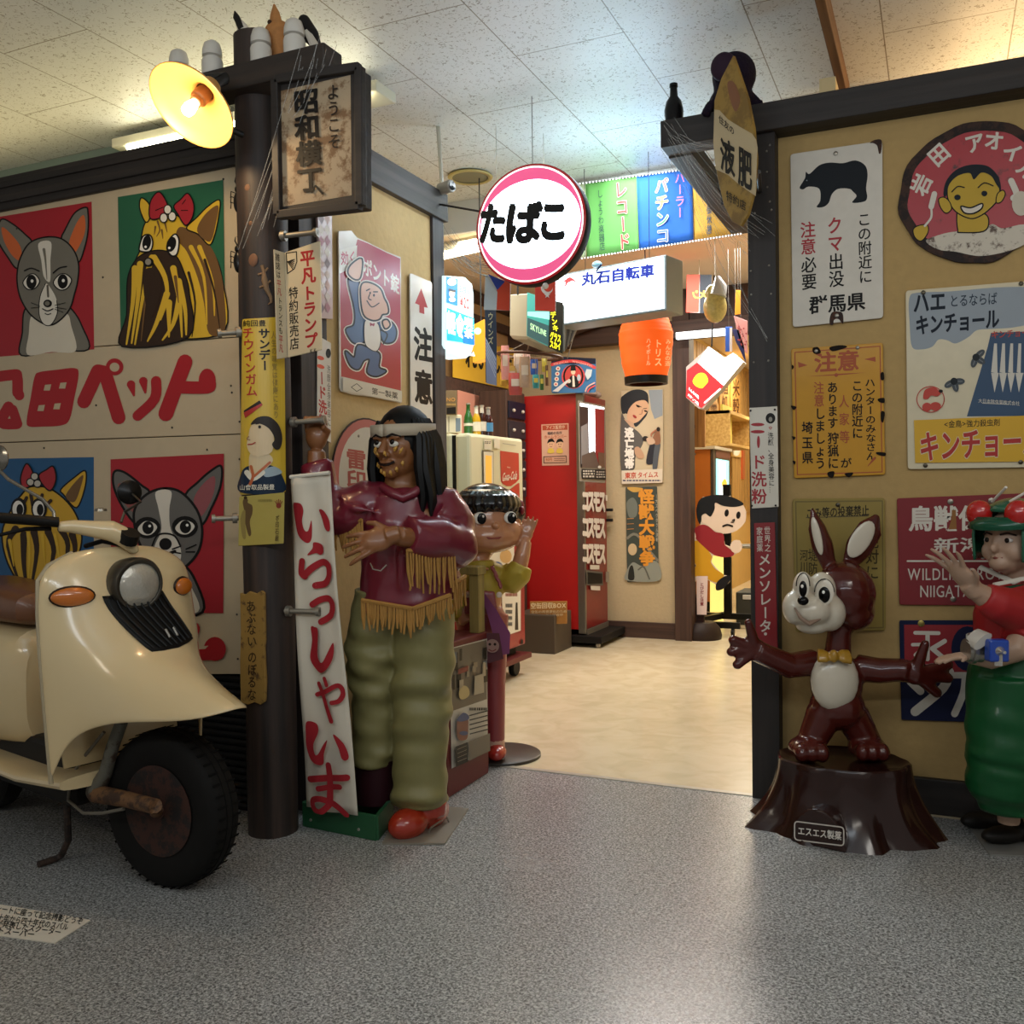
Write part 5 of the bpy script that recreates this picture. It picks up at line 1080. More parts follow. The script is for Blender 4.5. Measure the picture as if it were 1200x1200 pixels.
for j in range(12):
    e = R(88-j*11); row = []
    for i in range(NN+1):
        a = R(-136+i*272/NN)+pi   # open at the face
        z = sin(e); rad = cos(e) if e > 0 else 1-.1*(j-8)*.1
        row.append(h(sin(a)*.118*rad, -.012+cos(a)*.13*rad, .02+.118*z if z > 0 else .02+.15*z))
    rows.append(row)
rows = [r_ if j > 4 else [h(sin(2*pi*i/NN)*.118*cos(R(88-j*11)), -.012-cos(2*pi*i/NN)*.13*cos(R(88-j*11)), .02+.118*sin(R(88-j*11))) for i in range(NN+1)] for j, r_ in enumerate(rows)]
mb.loft(rows[:5], cap=False, closed=False); mb.loft(rows[4:5]+rows[5:], cap=False, closed=False)
hel = mb.build('helmet', ch, solid=.008); hel['label'] = 'green helmet with open face'
for x in (-1, 1): MB(M('b01a18', .2, coat=.6)).ell(h(.066*x, .075, .092), .042, .036, .044, X=hs).build('red_dome', hel)
pv = [h(sin(a)*.115, .035+cos(a)*.1, .05-.012*cos(a)) for a in [R(-62+124*i/12) for i in range(13)]]; pw = [h(sin(a)*.118, .02+cos(a)*.095, .08) for a in [R(-62+124*i/12) for i in range(13)]]
MB(M('114a34', .25, coat=.5)).loft([pw, pv], cap=False, closed=False).build('visor', hel, solid=.005)
MB(M('d8d4c8', .4)).tube([h(-.03, .06, .13), G(1179, 571, .1)], .0045, 8).build('antenna', hel); MB(M('d8d4c8', .4)).tube([h(.03, .06, .13), G(1204, 576, .1)], .0045, 8).build('antenna', hel)
for a, z in ((-70, -.05), (-95, -.06), (-60, .06), (-30, .075)): MB(M('d8dcd8', .3, .5)).ell(h(sin(R(a))*.118, -.012+cos(R(a))*.13, z), .007).build('rivet', hel)
mb = MB(M('c4bfb4', .5)); mb.tube([h(.105, .02, -.09), h(.09, .055, -.11), G(1166, 685, .13), G(1160, 710, .13)], .009, 8, flat=.5); mb.tube([h(-.1, .02, -.09), G(1206, 690, .1)], .009, 8, flat=.5); mb.build('chin_strap', ch)
RT_ = M('9c1418', .55, var=.1); mb = MB(RT_); mb.loft([[G(x, y, 0)+RT*w*cos(t)+TC*dd*sin(t) for t in [2*pi*i/20 for i in range(20)]] for x, y, w, dd in ((1197, 682, .06, .06), (1203, 696, .15, .1), (1204, 720, .17, .125), (1204, 756, .165, .125))])
mb.tube([G(1210, 708), sh, G(1185, 714, .14), G(1166, 706, .16), G(1153, 699, .16)], [.075, .075, .066, .056, .045], 14); mb.tube([G(1206, 725, .08), G(1192, 752, .13)], [.06, .05], 12)
for a, b_ in (((1195, 700, .14), (1170, 712, .2)), ((1200, 715, .14), (1178, 722, .19))): mb.tube([G(*a), G(*b_)], [.008, .012], 6)
mb.skin('top', ch, .007, 3)
MB(M('12402c', .6)).tube([G(1170, 690, .1), G(1185, 697, .13), G(1215, 690, .1)], [.01, .03, .02], 10, flat=.5).build('collar', ch)
GT = M('0e4a26', .4, var=.12, bump=.08, sc=12, coat=.15); mb = MB(GT); mb.loft([[G(x, y, 0)+RT*w*cos(t)+TC*dd*sin(t) for t in [2*pi*i/20 for i in range(20)]] for x, y, w, dd in ((1203, 752, .16, .125), (1203, 785, .185, .14), (1203, 830, .19, .14))])
cloth_leg(mb, [G(1182, 790, .02), G(1180, 870, .04), G(1176, 920, .04), G(1180, 950, .04)], [.12, .125, .115, .08], 3, .004); cloth_leg(mb, [G(1222, 790), G(1224, 870), G(1220, 920), G(1216, 948)], [.12, .12, .11, .075], 4, .004)
folds(mb.skin('trousers', ch, .007, 2), .2, .02)
def belt(w, y, z0, z1): return [[G(1204, y+q, 0)+RT*w*cos(t)+TC*.15*sin(t) for t in [2*pi*i/30 for i in range(31)]] for q in (z0, z1)]
MB(M('c8c8c4', .4)).loft(belt(.185, 752, -6, 7), cap=False, closed=False).build('belt', ch, solid=.006)
mb = MB(M('a8a49c', .25, .85)); c = G(1136, 762, .13); mb.tube([c-RT*.012, c+RT*.035], [.036, .038], 20); mb.tube([c+RT*.0, c+RT*.012], .042, 20); o = mb.build('wrist_band', ch); o['label'] = 'chrome band on the lower wrist'
b0 = G(1168, 762, .2); MB(M('1440a0', .3, coat=.4)).obox(b0, RT*.03, UP*.034, TC*.02).build('buckle', ch, None, .006); mb = MB(M('c8c4bc', .25, .8)); mb.lathe([(.016, 0), (.014, .004), (.006, .016), (.005, .03)], b0+TC*.018, TC, 14); mb.bar(b0-UP*.045+TC*.01, b0-UP*.01+TC*.01, .022, .02); mb.build('buckle_clasp', ch)
MB(M('b8b4ac', .4)).tube([G(1140, 745, .13), G(1152, 752, .19)], [.03, .035], 12, flat=.4).build('waist_ornament', ch)
for x, y, dd in ((1186, 980, .04), (1160, 962, -.06)):
    f0 = PZ(0)(x, y+8); fd = V((-RT.x, -RT.y, 0)).normalized(); fd = (fd+V((TC.x, TC.y, 0))*.2).normalized(); mb = MB(M('1c1a18', .45)); mb.ell(f0+fd*.03+V((0, 0, .032)), .085, .04, .03, X=fd); mb.ell(f0-fd*.05+V((0, 0, .04)), .06, .04, .038, X=fd); mb.skin('shoe', ch, .005, 3)
# ================================================================== PASSAGE AND SHOP
def cz(y): return 2.97 if y < 5.13 else 2.8
def FS(sf, n, root, crop=(0, 0, 1), **k): k.setdefault('step', .0005); return Draw(sf, n, root, crop, **k)
def box_thing(name, label, cat, a, b, mat, part='body', group=None, bevel=.006):
    t = thing(name, ((a[0]+b[0])/2, (a[1]+b[1])/2, a[2]), label, cat, group); MB(mat).box(a, b).build(part, t, None, bevel); return t
# red cabinet with a photo poster, wooden frame standing on it
rc = box_thing('red_cabinet', 'dark red low cabinet with a photo poster on its side behind the statue', 'cabinet', (-2.14, 3.262, 0), (-1.768, 3.64, .61), M('5e141a', .5, var=.1))
sf = PX(-1.766); d = FS(sf, NX, rc, (515, 740, 663/105)); d.poly('c4bfb2', '75,125 352,52 356,880 88,1015'); d.poly('6a6152', '82,130 348,62 350,500 90,590')
rnd = random.Random(21)
for i in range(16): x = 90+rnd.uniform(0, 230); y = 150+rnd.uniform(0, 250)-x*.15; w, hh = rnd.uniform(10, 34), rnd.uniform(30, 130); d.poly(rnd.choice(['3a3428', '8a7c64', 'a89a80', '2c2820', '55606a', '9a8a6a']), [(x, y), (x+w, y-w*.25), (x+w, y+hh-w*.25), (x, y+hh)])
d.blob('b8a470', '130,440 165,400 200,420 205,470 165,500 135,490'); d.poly('a89c84', '245,330 310,310 315,450 240,470'); d.poly('7a2a24', '120,280 195,250 196,290 122,318'); d.part('street_photo')
d.scr('1c1a18', 205, 560, 342, 585, 1, .8, 3, 9); d.crop = (515, 740, 663/105)
for i in range(5): y = 600+i*34; d.line('2a2826', 9, [(205, y+20), (335, y-14)], smooth=False)
d.part('poster_print'); d.blob('7a4a3c', '108,660 140,630 185,640 190,700 180,790 120,800 105,740'); d.blob('3a4a74', '105,650 150,600 192,620 188,650 130,665'); d.dot('3a4a74', 155, 750, 32, 16); d.part('cartoon_print')
d.poly('2a2824', '92,850 182,815 185,960 95,1000'); d.poly('6a6256', '188,812 348,750 350,880 190,955'); [d.line('a49a88', 3, [(105, 870+i*30), (172, 842+i*30)], smooth=False) for i in range(4)]; d.part('poster_print')
OWD = wood('6e6032', '96854c', 2)
wf = thing('display_stand', (-1.9, 3.5, .61), 'olive wooden display stand on the red cabinet beside the girl doll', 'stand')
zt = PX(-1.775)(560, 664).z
for x, y in ((-1.795, 3.6), (-1.795, 3.32), (-2.1, 3.6), (-2.1, 3.32)):
    if y > 3.5: MB(OWD).box((x-.022, y-.03, .61), (x+.022, y+.03, zt-.035)).build('post', wf, None, .003)
MB(OWD).box((-2.13, 3.56, zt-.035), (-1.768, 3.64, zt)).build('top_rail', wf, None, .003)
# ---- drinks machine
CM_ = M('cdccaf', .35, var=.08, coat=.2, sc=3); dm = thing('drinks_machine', (-2.8, 5.33, 0), 'cream and red drinks vending machine on casters with a red soda emblem on its door', 'vending machine')
ya, yb = 4.95, 5.73; zc = PX(-2.5)(612, 601).z; ztop = PX(-2.5)(583, 511).z
MB(CM_).box((-3.15, ya, zc), (-2.62, yb, ztop)).build('cabinet', dm, None, .015); MB(CM_).box((-2.6, ya, zc), (-2.5, yb, ztop)).build('door', dm, None, .02); MB(M('0f0f0f', .6)).box((-2.625, ya+.01, zc), (-2.595, yb-.01, ztop-.01)).build('door_gasket', dm)
MB(M('8c1a1c', .4, coat=.3)).box((-3.15, ya, .2), (-2.5, yb, zc)).build('lower_cabinet', dm, None, .012)
MB(M('5a1a18', .5)).box((-3.15, ya-.02, .11), (-2.47, yb+.03, .145)).build('base_tray', dm, None, .004); MB(M('141212', .6)).box((-3.1, ya+.02, .145), (-2.55, yb-.05, .2)).build('base_gap', dm)
for x in (-2.55, -3.05):
    for y in (ya+.08, yb-.08): MB(M('141414', .5)).lathe([(0, -.02), (.05, -.02), (.055, -.012), (.055, .012), (.05, .02), (0, .02)], (x, y, .055), (1, 0, 0), 18).build('caster', dm)
sf = PX(-2.498); d = FS(sf, NX, dm, (540, 500, 982/90), ro=.35)
CW = 'd8d6c4'
d.poly('b42a20', cr(pp('503,308 740,340 746,670 700,720 640,760 590,760 540,735 515,700'), True, 1)); d.poly('b42a20', cr(pp('515,800 560,818 610,815 680,760 730,722 748,722 750,922 530,926'), True, 1)); d.part('emblem_ground', 'red emblem panel with a white wave')
d.ht('Coca-Cola', 'e6e0d4', 532, 640, 722, 612, 150, .02, .18); d.ht('Enjoy', 'e6e0d4', 590, 515, 632, 522, 26, .01); d.line('e6e0d4', 7, '530,655 560,662 610,655'); d.part('lettering', 'white script lettering')
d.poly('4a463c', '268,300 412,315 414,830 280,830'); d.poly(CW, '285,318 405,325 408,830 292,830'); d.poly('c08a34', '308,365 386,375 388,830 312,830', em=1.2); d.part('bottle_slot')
d.poly(CW, '290,165 378,178 380,298 292,288'); d.scr('3a3a3c', 298, 185, 372, 222, 2, .6, 5, 3); d.part('label'); d.poly('dedccc', '415,148 488,160 488,285 416,272'); d.part('label'); d.line('8a8a80', 8, '525,215 690,240', smooth=False); d.part('nameplate')
d = FS(sf, NX, dm); d.poly('d0ccc0', '606.5,612 617,613 617,626 607,625'); d.dot('141212', 612, 619, 3, 5.5); d.part('lock_plate'); d.poly('d6d2c6', '588,694 610,686 610,739 589,746'); d.scr('7a2a24', 592, 694, 606, 700, 1); d.scr('5a5a5a', 592, 706, 600, 735, 4); d.poly('3a3430', '604,706 606,706 607,738 603,738'); d.part('notice'); d.poly('d6d2c6', '570,640 602,636 602,680 572,684'); d.dot('3a5a8a', 582, 668, 8, 10); d.dot('c4a06a', 592, 652, 7, 8); d.part('poster'); d.dot('1a1210', 611, 752, 1.2, 3); d.part('keyhole')
# things on the machine
BOT = [(549, 507, '1d5a24', '1d5a24', 39, 'green glass soda bottle at the left of the bottles on the drinks machine', 'd8d4c8'), (558.5, 506, 'b8941c', 'd8d4c8', 36, 'yellow soda bottle with white label second on the drinks machine', 'd8d4c8'), (565, 507, '2a1210', 'b8b4ac', 37, 'dark cola bottle with clear neck between the yellow and the blue labelled bottle', 'c8c4bc'), (572.5, 508, '2c0f10', '8a8a88', 35, 'dark cola bottle with blue label at the right of the bottles on the drinks machine', '3f7fb0')]
for i, (x, y, c1, c2, hp_, lab, lc) in enumerate(BOT):
    p = at(x, y, 6.0+i*.02); p = PZ(ztop+.001)(x, y) if False else V((p.x, p.y, ztop+.001)); k = 6.0/F; hh = hp_*k
    o = thing('soda_bottle', p, lab, 'bottle', 'soda bottles on the drinks machine'); r_ = .030
    MB(M(c1, .1, coat=.6, var=0)).lathe([(0, 0), (r_, 0), (r_, hh*.5), (r_*.85, hh*.62), (r_*.48, hh*.78)], p, n=18).build('bottle_body', o); MB(M(c2, .12, coat=.6, var=0)).lathe([(r_*.48, hh*.78), (r_*.4, hh*.95), (r_*.45, hh*.96), (r_*.45, hh), (0, hh)], p, n=18).build('neck', o)
    MB(M(lc, .5)).lathe([(r_+.001, hh*.2 if i else hh*.42), (r_+.001, hh*.34 if i < 1 else hh*.5)], p, n=18, cap=False).build('bottle_label', o); MB(M('b8b4ac', .3, .8)).lathe([(r_*.5, hh*.985), (r_*.5, hh*1.03), (0, hh*1.035)], p, n=14).build('cap', o)
p = at(529, 507, 5.9); bx_ = thing('small_box_pile', (p.x, p.y, ztop), 'small brown display sign leaning above white box at left on drinks machine', 'display sign')
MB(M('6e5c40', .7)).obox(at(529, 472, 5.86), RT*.034, UP*.075, FW*.01).build('panel', bx_, None, .002); d = FS(*pl3((523, 457, 5.845), (536, 457, 5.845), (530, 485, 5.845)), bx_); d.ht('NO', 'c08a3a', 523, 468, 534, 468, 6); d.scr('a8884a', 523, 472, 534, 476, 1); d.poly('16120f', '523.5,478 534,477 534,485 523.5,485'); d.part('print')
p = at(533, 508, 5.88); wb_ = thing('white_carton', (p.x, p.y, ztop+.002), 'white carton standing beside the green bottle on the drinks machine', 'carton')
MB(M('cfcab8', .6)).obox(at(531.5, 497, 5.9), RT*.05, UP*.056, FW*.03).build('carton_body', wb_, None, .003); d = FS(*pl3((523, 487, 5.868), (540, 487, 5.868), (530, 507, 5.868)), wb_); d.poly('6a7a8c', '534,490 539.5,490 539.5,505 534,506'); d.poly('8a8470', '525.5,488 526.5,488 526.5,506 525.5,506'); d.part('print')
sf, n = PX(-3.24), NX
pb = sign('pink_picture_board', 'pink picture board with a dark haired woman behind the soda bottles', 'poster', sf, n, (537, 457, 584, 470, 584, 515, 537, 512), .01, 'c48a78', .01)
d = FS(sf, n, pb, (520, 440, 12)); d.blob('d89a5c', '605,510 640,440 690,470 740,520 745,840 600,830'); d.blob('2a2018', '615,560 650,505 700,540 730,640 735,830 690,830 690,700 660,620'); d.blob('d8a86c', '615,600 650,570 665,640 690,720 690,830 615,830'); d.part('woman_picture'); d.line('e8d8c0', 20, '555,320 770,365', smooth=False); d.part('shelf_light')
# drawer column
dc = box_thing('drawer_cabinet', 'dark column of small drawers with pale knobs beside the red vending machine', 'drawers', (-3.2, 6.5, 0), (-2.97, 6.85, 1.98), BRN)
for i in range(5):
    z = 1.9-i*.15; f = MB(M('2c2a30' if i else '15182a', .5)).box((-2.97, 6.52, z-.13), (-2.955, 6.83, z)).build('drawer', dc, None, .004)
    for y in (6.59, 6.76): MB(M('b8b0a4', .3)).ell((-2.948, y, z-.07), .014).build('knob', f)
# ---- red snack vending machine
RDM = M('a41412', .45, var=.12, sc=2.5, coat=.15); vm = thing('snack_vending_machine', (-2.9, 7.17, 0), 'tall bright red vending machine with a lit window and white lettering, by the back wall', 'vending machine')
zt = PY(6.9)(640, 463).z; xl = -2.95 if 0 else -3.22
MB(RDM).box((xl, 6.9, .13), (-2.55, 7.44, zt)).build('cabinet', vm, None, .006); MB(M('8a857c', .3, .8)).box((-2.56, 6.895, .1), (-2.5, 6.93, zt)).build('chrome_edge', vm, None, .003); MB(M('7a1412', .4, coat=.3)).box((-2.55, 6.93, .13), (-2.502, 7.44, zt-.01)).build('door', vm, None, .006)
MB(M('141212', .6)).box((xl, 6.86, .035), (-2.36, 7.46, .09)).build('plinth', vm, None, .004); MB(M('8a857c', .4, .6)).box((-2.51, 6.93, .09), (-2.495, 7.44, .13)).build('kick_strip', vm)
for x, y in ((-2.4, 6.9), (-2.45, 7.42)): MB(M('b8b4ac', .4)).lathe([(0, -.015), (.02, -.012), (.02, .012), (0, .015)], (x, y, .02), (1, 0, 0), 12).build('caster', vm)
sf = PX(-2.5); d = FS(sf, NX, vm, (670, 460, 5), step=.0008)
d.poly('8a857c', '36,45 196,80 196,530 44,520'); d.part('window_frame'); d.poly('3a2a2a', '44,58 190,92 192,440 50,440'); d.poly('9a2028', '135,95 188,100 190,400 140,420'); d.poly('ffffff', '95,90 132,92 136,350 100,350', em=5); d.poly('f4f0f0', '46,60 188,88 188,100 46,80', em=3); d.poly('8a8a90', '50,200 90,180 95,380 52,420'); d.poly('5a4a44', '55,370 130,340 160,440 55,440'); d.poly('6a4a3a', '150,350 188,355 190,440 155,440'); d.dot('d8d4d0', 158, 437, 10, 8); d.part('lit_window', 'lit display window')
d.poly('1c1a1a', '54,448 194,452 194,512 56,505'); d.scr('c8c4be', 60, 452, 128, 500, 3, .6, 4, 4); d.scr('b8b4ae', 138, 458, 190, 502, 3, .5, 6, 4); d.part('price_panel')
for y in (578, 732, 883):
    d.chars([(c, (670+(72+i*33)/5, 460+(y+56+i*1.5)/5), (8.2, .6), (0, -27)) for i, c in enumerate('コスモス')], 'd8d2cc', .075); d.part('lettering', 'bold white brand lettering')
d.poly('5a5650', '75,1040 174,1052 176,1130 78,1128'); d.poly('0c0a0a', '82,1052 170,1062 170,1118 84,1122'); d.part('pickup_slot'); d.poly('d0ccc4', '98,1010 152,1012 152,1036 98,1036'); d.part('label'); d.poly('d0ccc4', '100,1132 156,1134 156,1160 102,1156'); d.part('label'); d.poly('8a857c', '190,1050 206,1050 206,1112 190,1110'); d.part('coin_return'); d.poly('d0ccc4', '186,600 198,602 198,636 188,634'); d.part('coin_slot')
for z in (1.18, 1.12): pass
mbk = PX(-2.5)
for y in (688, 748): q = mbk(670+205/5, 460+y/5); MB(M('141212', .5)).box((q.x, q.y-.02, q.z-.012), (q.x+.05, q.y+.02, q.z+.012)).build('latch', vm, None, .003)
sf = PY(6.897); d = FS(sf, NF, vm, (600, 440, 6)); d.poly('d8a890', '206,345 398,336 402,630 212,635'); d.poly('b0482c', '214,352 390,344 391,382 215,386'); d.ht('アイス販売中', 'e0c4a8', 238, 368, 372, 362, 30, .01); d.ht('昭和の名作', '2a2c34', 250, 408, 352, 403, 24, .02); d.ht('ホームランバー', 'b85a34', 226, 434, 386, 428, 30, .02); d.part('ice_poster')
for x in (275, 338):
    d.blob('e0b490', [(x-22, 470), (x, 455), (x+22, 470), (x+20, 505), (x, 515), (x-20, 505)]); d.blob('1a1614', [(x-26, 478), (x-15, 450), (x+12, 446), (x+26, 470), (x+8, 466), (x-12, 470)]); d.dot('1a1614', x-7, 484, 2.5, 4); d.dot('1a1614', x+8, 484, 2.5, 4); d.line('8a2a20', 3, [(x-7, 498), (x, 503), (x+8, 498)]); d.blob('d8b84a', [(x-24, 540), (x-14, 515), (x+14, 515), (x+24, 540), (x, 548)])
d.part('children_print'); d.line('3a2a24', 5, '226,572 384,566 386,612 228,616', closed=True, smooth=False); d.ht('90円', 'b8642c', 240, 592, 285, 590, 26, .02); d.scr('8a5a44', 300, 578, 375, 604, 2, .5); d.part('price_print')
# plastic lump on top
o = tag(None or thing('clear_bag', (-2.6, 7.3, zt), 'crumpled clear plastic bag lying on top of the red vending machine', 'bag'), 'crumpled clear plastic bag lying on top of the red vending machine', 'bag'); mb = MB(M('d8c8c0', .2, trans=.5)); mb.ell((-2.6, 7.25, zt+.03), .09, .12, .03); mb.ell((-2.57, 7.36, zt+.03), .06, .08, .035); mb.skin('bag_body', o, .012, 1)
# can collection box
tb = box_thing('can_collection_box', 'low brown can collection box with an amber notice, before the red vending machine', 'bin', (-2.94, 6.5, 0), (-2.6, 6.85, .29), M('4a4034', .6), 'box_body')
sf, n = PY(6.54), NF; zf = .29; p0, p1 = sf(621, 735), sf(664, 735)
nb = plate(sf, n, '621,705 664,704.5 664,731 621,732', .012, M('a8783c', .5), 'notice_board', tb); d = FS(sf, n, tb, (560, 580, 5)); d.ht('空缶回収BOX', 'e8d8b4', 308, 650, 520, 646, 36, .03); d.ht('空缶の再資源化のため', 'e0d0a8', 312, 686, 522, 682, 18, .012); d.ht('すて空き缶入回収中', 'e0d0a8', 312, 708, 500, 702, 18, .012); d.part('lettering')
# ---- posters on the back wall
BW = PY(7.485)
p1 = sign('film_poster', 'film poster with a large woman face and white brush title on the back wall', 'poster', BW, NF, (728, 458, 777, 456, 777, 565, 729, 568), .004, 'c4b494', .0, mat=M('c4b494', .6))
d = FS(BW, NF, p1, (725, 455, 10)); d.poly('8a949c', '350,20 515,15 515,320 420,360 380,250'); d.blob('2a2c30', '25,130 60,80 150,25 250,15 330,50 350,130 340,290 280,380 210,450 180,430 170,380 100,300 40,290'); d.blob('d4a884', '130,230 200,160 300,140 350,190 345,260 290,330 230,390 160,410 110,380 100,310'); d.blob('55504a', '30,330 80,370 180,470 240,520 290,600 270,680 200,800 180,950 30,955'); d.poly('c8a080', '60,360 170,400 190,470 140,450')
d.line('2a2018', 8, '205,195 235,205 265,220'); d.dot('2a2018', 228, 212, 22, 10, 25); d.dot('2a2018', 318, 268, 20, 10, 15); d.line('2a2018', 7, '290,240 330,235'); d.line('8a5a44', 6, '280,250 272,300 245,305'); d.dot('a02a24', 190, 332, 28, 14, 40); d.blob('b89070', '190,700 240,690 295,770 290,820 230,820 195,770'); d.part('woman_picture')
d.blob('2c2c34', '370,660 430,665 440,800 410,880 325,875'); d.blob('4a5058', '430,660 490,650 470,800 450,945 400,940'); d.blob('8a5a3c', '430,520 480,500 490,640 430,660 400,600'); d.dot('2a2420', 468, 480, 22, 26); d.dot('d8c0a4', 320, 575, 20, 20); d.dot('2a2420', 318, 590, 36, 30); d.blob('c8a88c', '330,590 400,580 430,640 360,660'); d.line('a86a4c', 18, '440,490 390,530 385,560'); d.part('couple_picture')
d.vt('逃亡地帯', 'e8e2d8', 128, 460, 130, 945, 110, .06); d.poly('d4c8b4', '40,965 518,945 515,1105 42,1120'); d.ht('東京', 'b83a20', 78, 1025, 212, 1018, 75, .03); d.ht('タイムス', 'b83a20', 225, 1018, 472, 1010, 75, .02); d.scr('3a3a5a', 55, 1070, 495, 1092, 1, .7, 2, 12); d.part('lettering')
p2 = sign('monster_film_poster', 'dark green film poster with big orange vertical title low on the back wall', 'poster', BW, NF, (733, 571, 770, 570, 772, 681, 735, 682), .004, '3a4238', .03, mat=M('39413a', .6))
d = FS(BW, NF, p2, (720, 440, 369/80)); d.blob('c49a4a', '70,605 150,608 140,625 100,630'); d.blob('6a7068', '66,690 100,660 125,700 118,760 80,765'); d.dot('c8b08a', 98, 940, 24, 32); d.part('landscape_picture'); d.blob('8a8e84', '66,1060 100,1010 150,1030 200,1000 240,1020 242,1108 70,1108'); d.part('landscape_picture'); d.blob('2a2c28', '75,1100 82,1040 100,1030 108,1100'); d.line('5a5a52', 8, '130,1050 160,1035 190,1100'); d.line('7a7a6e', 14, '70,880 120,860 200,960 235,1000'); d.part('landscape_picture')
d.vt('怪獣大戦争', 'd8902c', 172, 612, 178, 1030, 84, .05); d.vt('ー大スペクタクル決戦', 'b8b4a4', 228, 640, 232, 900, 14, .004); [d.line('c4884a', 3, [(70, 775+i*28), (105, 773+i*28)], smooth=False) for i in range(3)]; d.part('lettering')
# ---- running boy safety board
tb_ = thing('safety_board', PZ(0)(822, 748), 'running boy cut-out safety board in red and yellow on a dark round base', 'signboard')
bc = PZ(0)(822, 748); bc = V((bc.x, bc.y+.0, 0)); BP = bc.y-.04; sf = PY(BP-.012); C3 = (780, 560, 6)
MB(M('2a1f1c', .5)).lathe([(0, 0), (.16, 0), (.165, .03), (.15, .09), (.11, .135), (0, .14)], bc, n=32).build('base', tb_); MB(M('2c1a16', .5)).box((bc.x-.03, BP, .13), (bc.x+.03, BP+.03, .36)).build('post', tb_)
OUTL = '140,715 100,660 120,650 150,660 215,620 160,540 165,500 205,450 190,462 140,455 122,410 150,365 190,370 245,330 220,270 218,200 260,135 350,118 450,128 540,180 566,240 560,310 500,370 400,395 415,470 455,485 480,440 520,440 538,480 510,525 460,555 400,558 330,545 320,590 350,630 405,685 455,690 450,730 400,785 355,790 350,750 300,720 220,700 205,740 180,755'
plate(sf, NF, OUTL, .02, M('c8b8a4', .5), 'board', tb_, C3, None, .002)
d = FS(sf, NF, tb_, C3); SKB = 'd8c4b0'
d.poly('c8940e', cr(pp('225,440 320,540 318,590 350,640 410,685 360,735 300,715 220,695 150,685 145,660 215,620 165,550 162,500'))); d.part('trousers', 'yellow trousers'); d.blob('8a1420', '185,375 250,330 300,340 350,380 405,395 415,465 440,490 480,520 470,550 400,558 330,535 265,480 215,430'); d.part('shirt', 'red shirt')
d.blob(SKB, '345,175 400,200 480,205 540,190 564,240 558,310 500,370 420,392 345,370 290,330 260,310 255,280 270,255 300,258 320,220'); d.dot(SKB, 168, 412, 46, 50); d.dot(SKB, 497, 483, 42, 47); d.part('skin')
d.blob('16191c', '350,175 345,220 320,270 300,265 280,250 255,265 252,300 240,325 222,280 218,210 250,145 340,120 440,126 530,165 545,190 480,205 400,195'); d.part('hair'); d.dot('16120f', 430, 247, 15, 26, 8); d.dot('16120f', 512, 262, 15, 26, 8); d.line('16120f', 8, '470,300 485,292 478,310 462,312'); d.line('16120f', 13, '405,340 435,330 470,340'); d.part('face')
d.blob('16161a', '100,660 130,655 175,700 205,735 195,755 150,740 110,705'); d.blob('16161a', '352,770 365,730 410,695 455,685 455,720 410,775 365,792'); d.part('shoes'); d.poly('d8c4c0', '218,690 298,690 290,962 222,960'); d.vt('とびだし注意', '7a1420', 257, 735, 257, 900, 27, .03); d.part('slogan_strip', 'pale strip with dark red lettering')
# ---- back room
om = thing('orange_machine', (-2.15, 9.9, 0), 'orange vending machine with a lit blue display in the back room', 'vending machine')
x1 = -1.97; ya = 9.3; P = PY(ya); zt = P(822, 523).z; xa, xb = P(807, 600).x, P(836.5, 600).x; yb = PX(xb)(856, 600).y
MB(M('a8601c', .5, var=.1)).box((xa, ya, .1), (xb-.02, yb, zt-.03)).build('cabinet', om, None, .004); MB(M('4a4440', .4, .4)).box((xb-.03, ya, .1), (xb, yb, zt-.03)).build('door', om); MB(M('b8b0a0', .5)).box((xa-.02, ya-.02, zt-.03), (xb+.02, yb+.02, zt)).build('top', om); MB(M('141212', .6)).box((xa+.02, ya+.02, 0), (xb-.05, yb-.02, .1)).build('plinth', om)
sf = PX(xb+.003); d = FS(sf, NX, om, (790, 460, 10), step=.001); d.poly('6a4038', '490,655 655,665 655,780 490,760'); d.part('header_panel'); d.poly('8ad8d8', '490,775 640,800 640,1330 492,1330', em=1.6); d.poly('e8f4f0', '520,800 600,810 600,1330 525,1330', em=2.2); d.part('lit_display'); d.blob('e8b040', '555,1050 590,1010 615,1060 600,1100 560,1100', em=1); d.part('product_picture')
LW = PX(-2.285)
sh_ = thing('wall_shelf', LW(840, 520), 'pale wooden shelf niche on the back room wall above the orange machine', 'shelf'); zs0, zs1 = LW(827, 520).z, LW(827, 482).z; y0, y1 = LW(826, 500).y, LW(855, 500).y
for a, b in (((-2.28, y0, zs1-.04), (-2.02, y1, zs1)), ((-2.28, y0, zs0-.03), (-2.02, y1, zs0)), ((-2.28, y0, zs0), (-2.02, y0+.04, zs1)), ((-2.28, y1-.04, zs0), (-2.02, y1, zs1))): MB(wood('a88448', 'd0b070', 1)).box(a, b).build('shelf_board', sh_, None, .004)
yc = thing('yellow_board', V((-2.1, y0+.3, zs0)), 'plain pale yellow board standing in the wall shelf niche', 'board'); MB(M('c8bc5a', .6)).obox((-2.12, y0+.32, zs0+.22), (.012, 0, 0), (0, .24, 0), (0, 0, .2)).build('board', yc)
rnd = random.Random(31)
